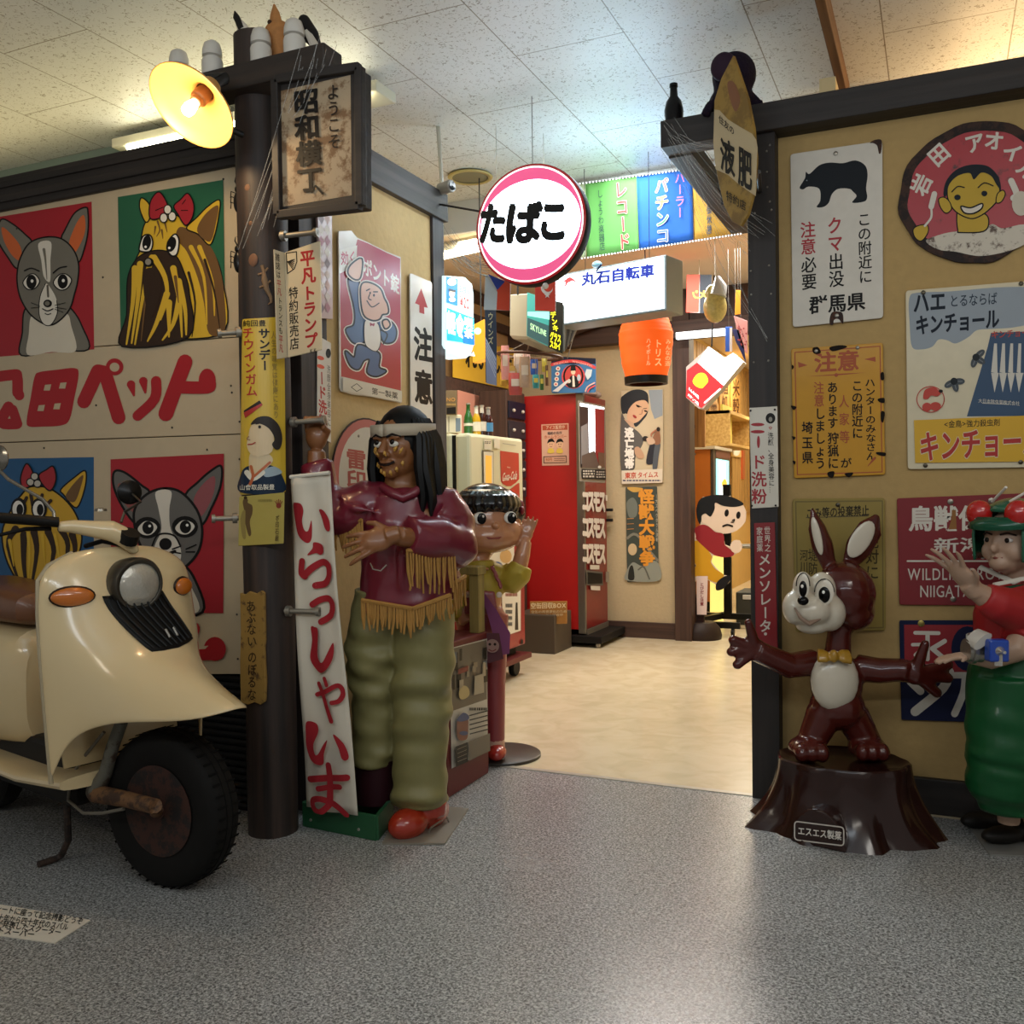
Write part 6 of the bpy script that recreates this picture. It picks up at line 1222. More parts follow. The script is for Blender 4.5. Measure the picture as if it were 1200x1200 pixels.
for i, (q, c, lab, txt) in enumerate((((831, 470, 842, 472, 842, 486, 831, 484), 'b08a54', 'small round topped wooden shop board above the shelf niche', '菓子'), ((844, 440, 855, 444, 855, 486, 844, 482), 'c08c2c', 'golden wooden shop board with dark writing above the shelf niche', '酒処'), ((857, 440, 868, 446, 868, 492, 857, 488), 'b8924c', 'tall plain wooden shop board nearest the right post in the back room', '米穀'))):
    s_ = sign('wooden_shop_board', lab, 'sign', PX(-2.25), NX, q, .02, c, .15, 'wooden boards in the back room', mat=wood('8a6430', 'c8984c', 2)); d = FS(PX(-2.25), NX, s_, step=.001); d.vt(txt, '4a2c14', (q[0]+q[2])/2, q[1]+4, (q[0]+q[2])/2, q[5]-4, 8, .02); d.part('lettering')
s_ = sign('oval_topped_sign', 'tall arched white and orange sign on the back room wall', 'sign', PX(-2.25), NX, None, .02, 'd8b46a', outline=[(863+6*cos(t), 497+8*sin(t)) for t in [pi+pi*i/10 for i in range(11)]]+[(869, 536), (857, 535)]); d = FS(PX(-2.25), NX, s_, step=.001); d.blob('c8501c', '857,500 863,490 869,500 866,510 859,508'); d.blob('dcd8cc', '859,505 863,498 868,508 867,530 862,534 858,528'); d.part('picture')
s_ = sign('narrow_red_strip', 'narrow red orange strip sign beside the arched sign in the back room', 'sign', PX(-2.25), NX, (870, 491, 873, 492, 873, 562, 870, 561), .02, 'a8401c', .0)
# signs on the near post and its side
PX_ = PX(-1.795); y0 = 7.46
for lab, q, c, txt, tc in (('narrow yellow vertical sign beside the back wall post', (797, 470, 804, 472, 804, 516, 798, 515), 'c8a02c', '酒類販売', '3a2a1c'), ('narrow weathered wooden sign right of the yellow vertical sign', (805, 478, 813, 480, 813, 528, 806, 527), '8a7048', '御料理', '3a2a1c'), ('dark blue vertical sign with white writing beside the back wall post', (797.5, 519, 804, 519, 806, 640, 799, 640), '1a1a2c', 'ナショナル電球販売店', 'd0ccd4')):
    P_ = PY(7.7+.15*(q[0] > 800)); s_ = sign('vertical_shop_sign', lab, 'sign', P_, NF, q, .02, c, .0, 'vertical shop signs by the back wall post'); d = FS(P_, NF, s_, step=.001); d.vt(txt, tc, (q[0]+q[2])/2, q[1]+2, (q[4]+q[6])/2, q[5]-2, 5.6, .02); d.part('lettering')
wp = sign('grained_wood_panel', 'wide grained wooden panel hung behind the tilted red light box', 'panel', PY(8.4), NF, (812, 476, 826, 476, 826, 524, 811, 524), .03, 'a07848', .1, mat=wood('6e4c2c', 'b08450', 2))
w_ = PY(8.41)(815, 500); MB(M('3a3028', .6)).bar(w_, V((-2.3, 8.43, w_.z)), .03).build('bracket', wp)
MB(wood('4a3a3a', '6a5858', 2)).box((-2.27, 8.6, 0), (-2.2, 8.72, 2.7)).build('trim_16')['kind'] = 'structure'
P_ = PY(7.75); yl = thing('yellow_lamp_box', P_(805, 565), 'small two faced yellow box sign beside the back wall post', 'light box'); mb = MB(M('a8a024', .5)); a = P_(797, 566); b = P_(807, 532); mb.box((a.x, 7.75, a.z), (b.x, 7.95, b.z)); mb.build('box_body', yl, None, .004); MB(M('2a2418', .5)).box((a.x-.01, 7.745, b.z-.005), (b.x+.01, 7.96, b.z+.012)).build('box_lid', yl); b2_ = P_(812, 532); sf2 = P_; plate(P_, NF, (lambda: [(807, 532.5), (813, 532), (813, 563), (807, 564)])(), .01, M('b88c2c', .5), 'side_face', yl)
# black stand with casters, grey bin, yellow lit sign
P_ = PY(8.3); rk = thing('black_stand', P_(850, 745), 'black steel stand on casters behind the running boy board', 'stand'); xs = P_(853, 700).x; BKM = M('121212', .4)
zb = .1
MB(BKM).box((xs-.03, 8.27, zb), (xs+.03, 8.33, 1.25)).build('upright', rk); MB(BKM).bar((xs-.38, 8.3, zb), (xs+.5, 8.3, zb), .05).build('crossbar', rk); MB(BKM).bar((xs-.2, 7.85, zb), (xs-.02, 8.45, zb), .05).build('foot', rk); MB(BKM).bar((xs-.25, 7.8, .09), (xs+.2, 7.8, .09), .04, .05).build('front_foot', rk)
for x, y in ((xs+.14, 7.8), (xs-.22, 7.8), (xs+.45, 8.3)): MB(BKM).lathe([(0, -.012), (.03, -.012), (.03, .012), (0, .012)], (x, y, .035), (1, 0, 0), 14).build('caster', rk)
MB(M('a8a8a0', .3, .8)).tube([(xs, 8.3, P_(850, 640).z), (P_(880, 640).x, 8.3, P_(880, 640).z)], .02, 10).build('handle_bar', rk)
gb_ = box_thing('grey_bin', 'dark grey storage box with a white handle slot behind the right post', 'bin', (P_(857, 700).x, 8.5, 0), (P_(857, 700).x+.5, 8.9, PY(8.5)(860, 694).z), M('3a3c36', .6), 'box_body'); q = PY(8.49)(877, 700); MB(M('d0d0cc', .4)).box((q.x-.05, 8.485, q.z-.02), (q.x+.05, 8.5, q.z+.02)).build('handle', gb_, None, .004)
P_ = PY(8.7); ly = sign('lit_yellow_panel', 'glowing pale yellow upright panel behind the running boy board', 'light box', P_, NF, None, .08, 'd8c468', outline=rr(832, 640, 846, 640, 846, 729, 832, 732, .08), mat=M('e0cc70', .5, em=1.3))
for x, y, z in ((-1.5, 9.2, 1.5), (-1.1, 8.9, 1.6)): pass
gp = box_thing('dark_green_cupboard', 'dark green cupboard standing in shade at the right of the back room', 'cupboard', (-1.62, 9.3, 0), (-1.0, 9.7, 1.75), M('2a3a30', .6), 'box_body'); MB(M('44544a', .5)).box((-1.60, 9.28, .1), (-1.32, 9.3, 1.7)).build('cupboard_door', gp, None, .004); MB(M('44544a', .5)).box((-1.30, 9.28, .1), (-1.02, 9.3, 1.7)).build('cupboard_door', gp, None, .004)
# ---- hanging signs and lights
RC = at(621, 263, 4.2); sf = onp((0, -1, 0), RC); RR = 66.5*4.2/F*1.06
ts = thing('round_lit_sign', RC-V((0, 0, RR)), 'large round lit tobacco sign with pink rim hanging over the alley', 'light sign'); MB(M('0c0c0e', .75)).lathe([(0, .0), (RR*.995, 0), (RR, -.01), (RR, -.06), (RR*.98, -.07), (0, -.07)], RC, (0, -1, 0), 64).build('case', ts)
mb = MB(M('a81a20', .3, em=.3)); mb.lathe([(RR*.99, .001), (RR*.955, .006)], RC, (0, -1, 0), 64, cap=False); mb.build('red_rim', ts)
d = FS(onp((0, -1, 0), RC+V((0, -.003, 0))), NF, ts, (500, 180, 1200/220), step=.0008, em=1)
def ci(f, g=None, dx=0, dz=0): g = g or f; return [pj(RC+V((cos(t)*RR*f+dx*RR, -.003, sin(t)*RR*g+dz*RR))) for t in [2*pi*i/64 for i in range(64)]]
d.poly('fff0f2', ci(.955), em=1.3, raw=True); d.part('white_ring'); d.poly('ee5c90', ci(.925), em=.62, raw=True); d.poly('d4ecff', ci(.9, .73), em=5, raw=True); d.poly('e4f4ff', ci(.87, .68, 0, 0), em=8, raw=True); d.part('lit_face', 'lit white face with a pink band')
d.em = 0; d.chars([('た', d.c((425, 450)), (33, 0), (3.5, -50)), ('ば', d.c((620, 445)), (43, 0), (3, -52)), ('こ', d.c((812, 430)), (37, 0), (3, -52))], '1d1e20', .06); d.part('lettering')
MB(M('2a2828', .5)).tube([RC+V((-RR*.95, .04, .1)), V((-2.19, 4.02, RC.z+.2))], .005, 8).build('stay_wire', ts); MB(M('9a9a98', .5)).tube([RC+V((0, .04, RR)), V((RC.x, RC.y+.04, 2.97))], .0025, 6).build('hanger', ts)
MB(M('d8d4cc', .3)).ell(RC+V((.07, -.0, -RR-.012)), .014).build('end_knob', ts)
# bicycle shop light box
LBX = at(713, 338, 5.0); sf, n = plyaw(LBX, -14); u = V((cos(R(-14)), sin(R(-14)), 0))
lb = thing('bicycle_shop_light_box', sf(713, 372), 'white lit box sign of a bicycle dealer with a small red kangaroo, hanging', 'light sign')
q = [sf(*p) for p in ((651, 327), (777, 299), (779, 361), (653, 380))]; zc0, zc1 = (q[2].z+q[3].z)/2, (q[0].z+q[1].z)/2; w0, w1 = q[0], q[1]; ctr = (q[0]+q[1]+q[2]+q[3])/4; hw = (q[1]-q[0]).dot(u)/2; hz = (zc1-zc0)/2
MB(M('8c9494', .4, .2)).obox(ctr-n*.092, u*(hw+.012), n*.09, V((0, 0, hz+.012))).build('case', lb, None, .006)
MB(M('e0f2ff', .4, em=3.5, var=0)).obox(ctr, u*hw, n*.004, V((0, 0, hz))).build('lit_face', lb)
d = FS(onp(n, ctr+n*.005), n, lb, (680, 180, 1200/220), step=.0008); d.ht('丸石自転車', '10289c', 8, 805, 475, 745, 88, .045); d.part('lettering', 'blue dealer name'); d.crop = (580, 300, 1200/140); d.blob('d84a50', '665,250 700,245 740,215 775,220 825,268 780,250 755,262 735,270 715,300 690,302 710,280 705,262 690,255'); d.part('kangaroo_emblem')
for t in (-.6, .6): MB(M('2a2a2a', .8)).tube([ctr-n*.09+u*hw*t+V((0, 0, hz)), V(((ctr-n*.09+u*hw*t).x, (ctr-n*.09+u*hw*t).y, 2.97 if ctr.y < 5.1 else 2.8))], .0018, 6).build('hanger', lb)
o = thing('glass_bird', sf(704, 316)+n*.02, 'small clear glass bird figure clipped to the bicycle light box', 'figurine'); mb = MB(M('9ac8d8', .1, coat=.5)); mb.ell(sf(703, 311)+n*.03, .03, .02, .018, X=u); mb.tube([sf(703, 313)+n*.03, sf(709, 309)+n*.03], [.012, .003], 8); mb.skin('body', o, .005, 2); MB(M('1c2a4a', .3)).tube([sf(702, 319)+n*.025, sf(708, 311)+n*.03], [.004, .008], 6).build('wing', o)
# blue eatery light box at the alley post
sf = PX(-2.17); el = thing('eatery_light_box', sf(538, 415), 'blue and white lit box sign with a chef print at the alley corner post', 'light sign')
OL_ = '521,323 545,325 553,333 555,345 555,405 552,415 546,420 540,419 523,408 521,404'
plate(sf, NX, OL_, .1, M('d8f0f4', .4, em=1.0), 'case', el); d = FS(PX(-2.166), NX, el, (500, 280, 1200/140), step=.0008, em=1)
d.poly('1a8ac8', '195,375 312,405 308,675 196,640', em=.8); d.dot('f4f8f8', 250, 432, 46, 38, 0, em=1); d.dot('f0d8c0', 250, 550, 30, 40, em=.8); d.poly('2a3a4a', '215,500 285,515 285,535 215,520', em=.2); d.dot('f4f8f8', 250, 610, 34, 24, em=1); d.part('chef_print')
d.em = 0; d.vt('お食事', '3a6a78', 0, 0, 0, 1, 1) if 0 else None; d.ht('お食事', '2a6a74', 318, 495, 432, 525, 90, .0); d.ht('¥20', 'e05040', 325, 620, 418, 655, 150, .03); d.part('lettering'); d.em = 1; d.poly('22b4c8', '190,690 465,800 468,1060 190,1020', em=.9); d.poly('1a7ae0', '350,930 465,960 468,1070 352,1050', em=.9); d.part('blue_band'); d.em = .5; d.ht('軽食', 'ffffff', 185, 830, 365, 890, 230, .05, em=1.4); d.vt('喫茶', 'ffffff', 405, 790, 405, 1000, 90, .04, .3, em=1.4); d.poly('f4fbff', [(190, 1080)]+[(195+i*16, 1050+i*5+(i % 2)*38) for i in range(18)]+[(470, 1180), (190, 1150)], em=1.1); d.part('lettering')
MB(M('2a2a2c', .5)).bar((-2.2, 4.06, sf(530, 340).z), (-2.2, sf(530, 340).y+.1, sf(530, 340).z), .02).build('bracket', el)
# banners at the ceiling step, edged with little bulbs
BNY = 5.07; sf = PY(BNY)
for lab, q, c, txts in (('green cloth banner of a record shop hung below the ceiling', (686, 214, 746, 206, 749, 293, 687, 301), '5f9c4c', (('レコード', 'c83a34', 727, 212, 732, 293, 15, .03), ('しょうわ楽器店', '2a4a3c', 703, 222, 706, 294, 7, .004))), ('blue cloth banner of a pinball parlour hung below the ceiling', (746, 206, 811, 197, 813, 281, 749, 293), '1f5cae', (('パチンコ', 'd8484a', 775, 208, 777, 286, 16, .03), ('パーラー', 'c06a9c', 797, 202, 797, 256, 12, .012))), ('orange cloth banner at the right end of the banner row', (811, 197, 868, 190, 868, 273, 813, 281), 'd09a3a', (('食堂', 'a03a2c', 850, 205, 850, 250, 14, .03), ('御休憩', '3a4a5a', 831, 240, 831, 275, 6, .01))), ('pale green cloth banner half hidden by the round lit sign', (640, 220, 686, 214, 687, 301, 640, 308), 'b8c49a', ())):
    b_ = thing('shop_banner', sf((q[4]+q[6])/2, (q[5]+q[7])/2), lab, 'banner', 'shop banners below the ceiling'); rows = []
    for j in range(9):
        row = []
        for i in range(13):
            s, t = i/12, j/8; x = (q[0]*(1-s)+q[2]*s)*(1-t)+(q[6]*(1-s)+q[4]*s)*t; y = (q[1]*(1-s)+q[3]*s)*(1-t)+(q[7]*(1-s)+q[5]*s)*t; row.append(sf(x, y)+V((0, .004*sin(s*9+t*2), 0)))
        rows.append(row)
    MB(M(c, .8, var=.04)).loft(rows, cap=False, closed=False).build('cloth', b_, solid=.002)
    d = FS(PY(BNY-.007), NF, b_); cols = ['d8484a', 'd8b83a', '3a9a5a', '4a6ab8']
    for txt, tc, x0, y0, x1, y1, w, of in txts:
        if txt == 'パチンコ':
            for k_, ch_ in enumerate(txt): d.chars([(ch_, (x0+(x1-x0)*(k_+.5)/4, y0+(y1-y0)*(k_+.5)/4), (w, -w*.12), (0, -18.5))], 'e8dcd4', .06); d.chars([(ch_, (x0+(x1-x0)*(k_+.5)/4, y0+(y1-y0)*(k_+.5)/4), (w, -w*.12), (0, -18.5))], cols[k_], .025)
        elif of >= .03: d.vt(txt, 'e8d4b8', x0, y0, x1, y1, w, .055, -.12); d.vt(txt, tc, x0, y0, x1, y1, w, .025, -.12)
        else: d.vt(txt, tc, x0, y0, x1, y1, w, of, -.12)
        d.part('lettering')
lt = thing('bulb_string', sf(700, 300), 'string of tiny white bulbs along the lower edge of the shop banners', 'string lights')
lt2 = thing('bulb_string', sf(700, 212), 'string of tiny white bulbs along the upper edge of the shop banners', 'string lights')
for r_, (xa, ya_, xb_, yb_), n_ in ((lt, (668, 305, 868, 274), 58), (lt2, (660, 218, 866, 190), 54)):
    mb = MB(M('ffffff', .3, em=1.6, var=0))
    for i in range(n_): t = i/(n_-1); mb.ell(PY(BNY-.012)(xa+(xb_-xa)*t, ya_+(yb_-ya_)*t), .0048, n=6, m=4)
    o = mb.build('bulb_row', r_); o['kind'] = 'stuff'
    MB(M('4a4a48', .4)).tube([PY(BNY-.004)(xa, ya_), PY(BNY-.004)(xb_, yb_)], .0025, 6).build('wire', r_)
# orange paper lantern
c = at(757, 408, 6.0); k = 6.0/F; la_ = thing('paper_lantern', c-V((0, 0, .2)), 'orange paper lantern with pale bar writing hanging under the bicycle light box', 'lantern'); prof = []
LM = M('ec5a12', .7, em=.55, var=.04)
ptsr = [(-36, 21), (-35.5, 24), (-20, 28), (0, 30.5), (17, 32), (17.5, 31.5), (26, 29), (36, 25.5), (37, 22)]; prof = []
for i in range(len(ptsr)-1):
    for t in range(5):
        t /= 5; r_ = ptsr[i][1]*(1-t)+ptsr[i+1][1]*t; z = ptsr[i][0]*(1-t)+ptsr[i+1][0]*t; prof.append(((r_+.35*sin(z*2.2))*k, z*k))
MB(LM).lathe(prof, c, n=40).build('shade', la_); MB(M('141212', .4)).lathe([(20*k, -42*k), (25*k, -42*k), (25.5*k, -34*k), (20*k, -34*k)], c, n=36, cap=False).build('base_ring', la_, solid=.004); MB(M('141212', .4)).lathe([(0, 37*k), (22*k, 37*k), (21*k, 40*k), (0, 40*k)], c, n=30).build('top_ring', la_); MB(M('2a2a2a', .5)).tube([c+V((0, 0, 40*k)), V((c.x, c.y, cz(c.y)))], .004, 6).build('cord', la_)
def lsf(x, y):
    r_ = ray(x, y); R0 = 31.6*k; o = CAM-c; a = r_.x**2+r_.y**2; b = 2*(o.x*r_.x+o.y*r_.y); cc_ = o.x**2+o.y**2-R0*R0; q = b*b-4*a*cc_; t = (-b-math.sqrt(max(q, 0)))/(2*a); return CAM+r_*t
d = FS(lsf, lambda q: V((q.x-c.x, q.y-c.y, 0)).normalized(), la_, (640, 360, 7.5), em=.5, step=.0006); d.vt('トリス', 'f2b07a', 985, 280, 985, 520, 66, .03); d.vt('ハイボール', 'f2a878', 900, 270, 898, 515, 40, .02); d.vt('みんなの酒', 'f2a878', 1072, 280, 1062, 520, 46, .012); d.part('lettering')
# tilted red light box
c = at(836, 440, 7.0); sf = onp((0, -1, 0), c); rl = thing('tilted_light_box', sf(825, 480), 'tilted red and white lit box sign with yellow emblem hanging in the back doorway', 'light sign')
plate(sf, NF, '803,427 819,420 835,443 848,452 866,425 872,432 845,460 826,478 820,480 803,467', .12, M('c8c4c0', .4), 'case', rl) if 0 else None
plate(sf, NF, rr(830, 405, 866, 437, 820, 482, 803, 464, .05), .14, M('d8d4d0', .4), 'case', rl) if 0 else None
q4 = [(831, 406), (849, 419), (859, 413), (871, 424), (824, 479), (819, 479), (804, 466), (804, 430)]
plate(sf, NF, q4, .14, M('b8b4b4', .4), 'case', rl); d = FS(onp((0, -1, 0), c+V((0, -.004, 0))), NF, rl, step=.001, em=1)
d.poly('ffffff', '830,406 850,420 859,414 871,424 848,452 818,425', em=3); d.part('white_face', 'lit white half'); d.poly('e01420', '817,425 848,452 845,456 822,478 804,465 805,434', em=.9); d.part('red_face', 'lit red half'); d.blob('ffd820', '812,446 818,438 826,438 830,446 826,452 822,455 815,452', em=1.1); d.part('emblem'); d.ht('みんなの酒', 'fff0f0', 807, 455, 819, 466, 4.6, .03, em=1); d.ht('パチンコ店', 'fff0f0', 806, 462, 819, 474, 4.6, .03, em=1); d.line('fff0f0', 2, '826,472 844,456', em=1); d.part('lettering')
MB(M('2a2a2a', .5)).tube([sf(832, 405)+V((0, .06, 0)), V((c.x, c.y+.06, 2.8))], .006, 6).build('hanger', rl)
wl = thing('white_tube_fitting', PY(7.42)(815, 393), 'white lit tube fitting under the beam above the back doorway', 'light'); a, b = PY(7.3)(793, 394), PY(7.3)(850, 389); MB(M('e8f0f4', .4, em=2.5)).bar(a, b, .05, .05).build('tube', wl); m_ = (a+b)/2; MB(M('4a4440', .5)).bar(m_, V((m_.x, 7.385, m_.z+.02)), .04, .04).build('bracket', wl)
# square lit box sign with grey case
FC = at(640, 372, 5.3); sf, n = pl3((617, 347, 5.3), (617, 395, 5.3), (662, 410, 5.05)); tv = thing('city_view_light_box', sf(640, 400), 'grey cased lit box sign with a city night view and yellow lettering', 'light sign')
face = [(617, 345), (620, 343), (660, 355), (662, 358), (662, 411), (659, 414), (620, 398), (617, 394)]
qf = [sf(*p) for p in face]; back = at(598, 372, 5.55)-at(618, 372, 5.3)
mb = MB(M('8e8a7c', .5)); mb.prism(qf, back) if (qf[1]-qf[0]).cross(qf[2]-qf[0]).dot(n) > 0 else mb.prism(list(reversed(qf)), back); mb.build('case', tv, None, .01)
d = FS(onp(n, qf[0]+n*.004), n, tv, (580, 300, 1200/140), step=.0008, em=.6); d.poly('2a8a84', '325,365 555,440 530,905 320,800', em=.75); d.poly('8ae0cc', '330,560 550,560 552,640 330,600', em=.9); d.poly('1a4a50', '330,620 545,700 540,900 325,800', em=.5); d.part('city_view'); d.em = .7; d.ht('SKY', 'b8e0b0', 360, 700, 440, 740, 90, .02, em=.9); d.ht('LINE', 'b8e0b0', 440, 740, 525, 780, 80, .02, em=.9); d.part('lettering'); d.poly('101410', '560,440 690,470 688,985 545,920', em=.02); d.part('dark_band'); d.ht('グラス', 'e8e020', 562, 800, 672, 835, 90, .05, em=1); d.ht('スカイ', 'e8e020', 560, 880, 672, 915, 80, .05, em=1); d.vt('デンキ', 'e8e020', 590, 560, 625, 760, 60, .05, em=1); d.part('lettering')
MB(M('2a2a2a', .5)).tube([qf[0]+back*.5, V(((qf[0]+back*.5).x, (qf[0]+back*.5).y, cz((qf[0]+back*.5).y)))], .006, 6).build('hanger', tv)
# flags
def flag(q, dep, lab, fn, name='flag'):
    P_ = PY(at(q[0], q[1], dep).y); o = sign(name, lab, 'flag', P_, NF, q, .003, 'c8c8c4', .0, 'flags strung over the alley', ro=.8); d = FS(P_, NF, o, step=.0006, ro=.8); fn(d); t_ = P_((q[0]+q[2])/2, (q[1]+q[3])/2); MB(M('b8b4a8', .7)).tube([t_+V((0, .002, -.01)), V((t_.x, t_.y, 2.97 if t_.y < 5.1 else 2.8))], .0015, 5).build('string', o); return o
flag((569, 322, 598, 331, 598, 364, 567, 363), 4.6, 'red white and blue flag hanging above the long dark blue strip', lambda d: (d.poly('d84a2c', '583,326 598,331 597,364 581,363'), d.poly('c4ccd0', '569,322 583,342 582,363 567,363'), d.poly('2a3f9a', '572,321 592,330 583,340'), d.part('stripes')))
flag((627, 334, 651, 330, 651, 365, 627, 364), 4.7, 'red flag with white crescent and star below the round lit sign', lambda d: (d.poly('d0402a', '627,334 651,330 651,365 627,364'), d.part('ground'), d.dot('e8dcd4', 641, 337.5, 7, 7.5), d.dot('d0402a', 642.5, 336, 5.5, 6), d.poly('e8dcd4', [(641.5+(4 if i % 2 == 0 else 1.6)*sin(pi*i/5), 346-(4 if i % 2 == 0 else 1.6)*cos(pi*i/5)) for i in range(10)]), d.part('crescent_and_star')))
flag((805, 322, 834, 322, 834, 367, 804, 366), 6.6, 'red and black flag with a yellow emblem beside the clear snack bag', lambda d: (d.poly('cc3c2e', '805,322 820,322 819,366 804,366'), d.poly('2a3038', '820,322 834,322 834,367 820,367'), d.part('stripes'), d.line('e0c040', 1.6, '812.5,343 814,348 819,349 824,346 825,341'), d.line('e0c040', 1.4, '821,343 827,348', smooth=False), d.dot('e0a040', 816.5, 342, 1.6), d.part('emblem')))
fl_ = thing('pennant_strip', at(575, 400, 4.65), 'long dark blue hanging strip with pale vertical writing under a flag', 'banner'); P_ = PY(at(575, 400, 4.65).y); plate(P_, NF, '568,363 581,363 582,400 582,452 575,450 569,448', .003, M('2c3446', .7), 'cloth', fl_); d = FS(P_, NF, fl_); d.poly('9ca4c4', '569,395 582,420 582,452 570,449'); d.vt('ウインズ', 'c8bc90', 575, 366, 575, 404, 6.5, .02); [d.line('d8dce8', .8, [(570, 398+i*4), (581, 422+i*5)]) for i in range(5)]; d.part('print')
o = thing('bunting_line', at(600, 330, 4.72), 'thin bunting line carrying the flags below the round lit sign', 'line'); MB(M('b8b4a8', .7)).tube([at(566, 322, 4.61), at(600, 331, 4.68), at(627, 333, 4.71), at(655, 328, 4.72)], .003, 6).build('cord_line', o)
# plastic bag of dried snacks, streamers
c = at(838, 350, 5.9); o = thing('snack_bag', c-V((0, 0, .16)), 'bulging clear bag of yellow snacks hanging beside the right post', 'bag'); mb = MB(M('b8b070', .4, var=.45, sc=60, coat=.4)); mb.ell(at(838, 360, 5.9), .075, .05, .1, X=RT); mb.ell(at(836, 344, 5.9), .055, .04, .06, X=RT); mb.skin('bag_body', o, .012, 2); mb = MB(M('b0b8c0', .35)); mb.tube([at(842, 346, 5.86), at(844, 335, 5.86), at(841, 324, 5.88)], [.055, .05, .015], 9, flat=.6); mb.build('bag_top', o); MB(M('c8c8c4', .5)).tube([at(838, 323, 5.9), V((at(838, 323, 5.9).x, at(838, 323, 5.9).y, 2.8))], .003, 6).build('string', o)
P_ = PY(6.2)
for lab, pts, c_ in (('bright blue and white paper streamer hanging below the snack bag', '850,383 858,383 858,412 850,412', '2a6ae0'), ('dark blue curved paper streamer beside the bright blue one', '858,386 866,386 872,405 874,425 868,412 862,400', '1c2a6a'), ('pink dotted paper streamer beside the blue streamers', '860,370 876,376 876,416 868,405 864,390', 'd8a0a4'), ('orange paper streamer hanging above the pink dotted streamer', '862,340 868,340 868,368 861,369', 'e89a1c')):
    q_ = pp(pts); o = thing('paper_streamer', P_(q_[0][0], max(p[1] for p in q_)), lab, 'streamer', 'paper streamers in the back doorway'); plate(P_, NF, pts, .003, M(c_, .6), 'paper', o); t_ = P_((q_[0][0]+q_[1][0])/2, q_[0][1]); MB(M('6a6a68', .6)).tube([t_+V((0, .001, -.01)), V((t_.x, t_.y, cz(t_.y)))], .0009, 5).build('string', o)
    if 'white' in lab: d = FS(P_, NF, o); d.poly('d8e4ec', '855,384 858,384 858,412 855,412'); d.part('white_band')
    if 'dotted' in lab: d = FS(P_, NF, o); [d.dot('b04a54', 865+rnd.uniform(0, 10), 382+rnd.uniform(0, 22), 1) for i in range(9)]; d.part('dots')
# hoop of hanging snack packets
c = at(621, 417, 5.55); hp = thing('hanging_hoop', c, 'brown hoop hung with small snack and toy packets below the city view light box', 'hoop'); rr_ = 38*5.55/F
mb = MB(M('4a2a1c', .5)); mb.tube([c+V((cos(t)*rr_, sin(t)*rr_*.9, .02*cos(t)*-1)) for t in [2*pi*i/36 for i in range(37)]], .009, 8); mb.build('ring', hp)
for t in (0, 2.1, 4.2): MB(M('6a5a48', .6)).tube([c+V((cos(t)*rr_, sin(t)*rr_*.9, 0)), c+V((0, 0, .09))], .0025, 5).build('cord', hp)
rnd = random.Random(12)
PK_ = [('pink paper snack packet', 'c88a84'), ('gold foil snack packet', 'a88a3c'), ('white and red candy packet', 'cfc4ba'), ('red printed snack packet', 'b04a44'), ('pale brown toy packet', 'b0927a'), ('blue toy packet with clear front', '2a5ab4'), ('turquoise toy packet', '3a9aa4'), ('yellow card toy packet', 'c4b44a'), ('green tube toy packet', '3a6a3c'), ('brown cord toy packet', '6a4a34'), ('pale pink candy sack', 'd0a89c'), ('gold wrapped sweet packet', 'b8923a')]
spots = [(592, 425, 10, 40), (600, 440, 12, 22), (608, 424, 12, 26), (604, 450, 16, 26), (615, 436, 13, 36), (626, 430, 9, 18), (628, 447, 8, 16), (638, 428, 7, 16), (635, 448, 5, 18), (641, 440, 4, 24), (617, 422, 9, 16), (590, 445, 8, 16)]
for (nm, c_), (x, y, w, hh) in zip(PK_, spots):
    dep = 5.55+rnd.uniform(-.12, .12); k = dep/F; q = at(x, y, dep); o = tag(thing('toy_packet', q-V((0, 0, hh*k*.5)), nm+' hanging from the brown hoop', 'packet', 'packets hanging from the hoop'), nm+' hanging from the brown hoop', 'packet', 'packets hanging from the hoop')
    rows = []
    for j in range(5):
        z = hh*k*(.5-j/4); tk = .012*sin(pi*min(max(j/4, .05), .95))+.002; rows.append([q+RT*w*k*.5*cos(a)*(1 if 0 < j < 4 else .9)+FW*tk*sin(a)+V((0, 0, z)) for a in [2*pi*i/14 for i in range(14)]])
    MB(M(c_, .3, var=.2, sc=50, coat=.4)).loft(rows).build('packet_body', o)
    mb = MB(M('c8b8a8' if w > 8 else 'd8c44a', .5)); mb.obox(q+V((0, 0, hh*k*.05))-FW*.016, RT*w*k*.3, V((0, 0, hh*k*.16)), FW*.001); mb.build('print', o)
    MB(M('8a7a68', .6)).tube([q+V((0, 0, hh*k*.5)), V((q.x, q.y, c.z+.01)), (lambda u: c+V((u.x*rr_, u.y*rr_*.9, 0)))(V((q.x-c.x, q.y-c.y, 0)).normalized())], .0015, 5).build('string', o)
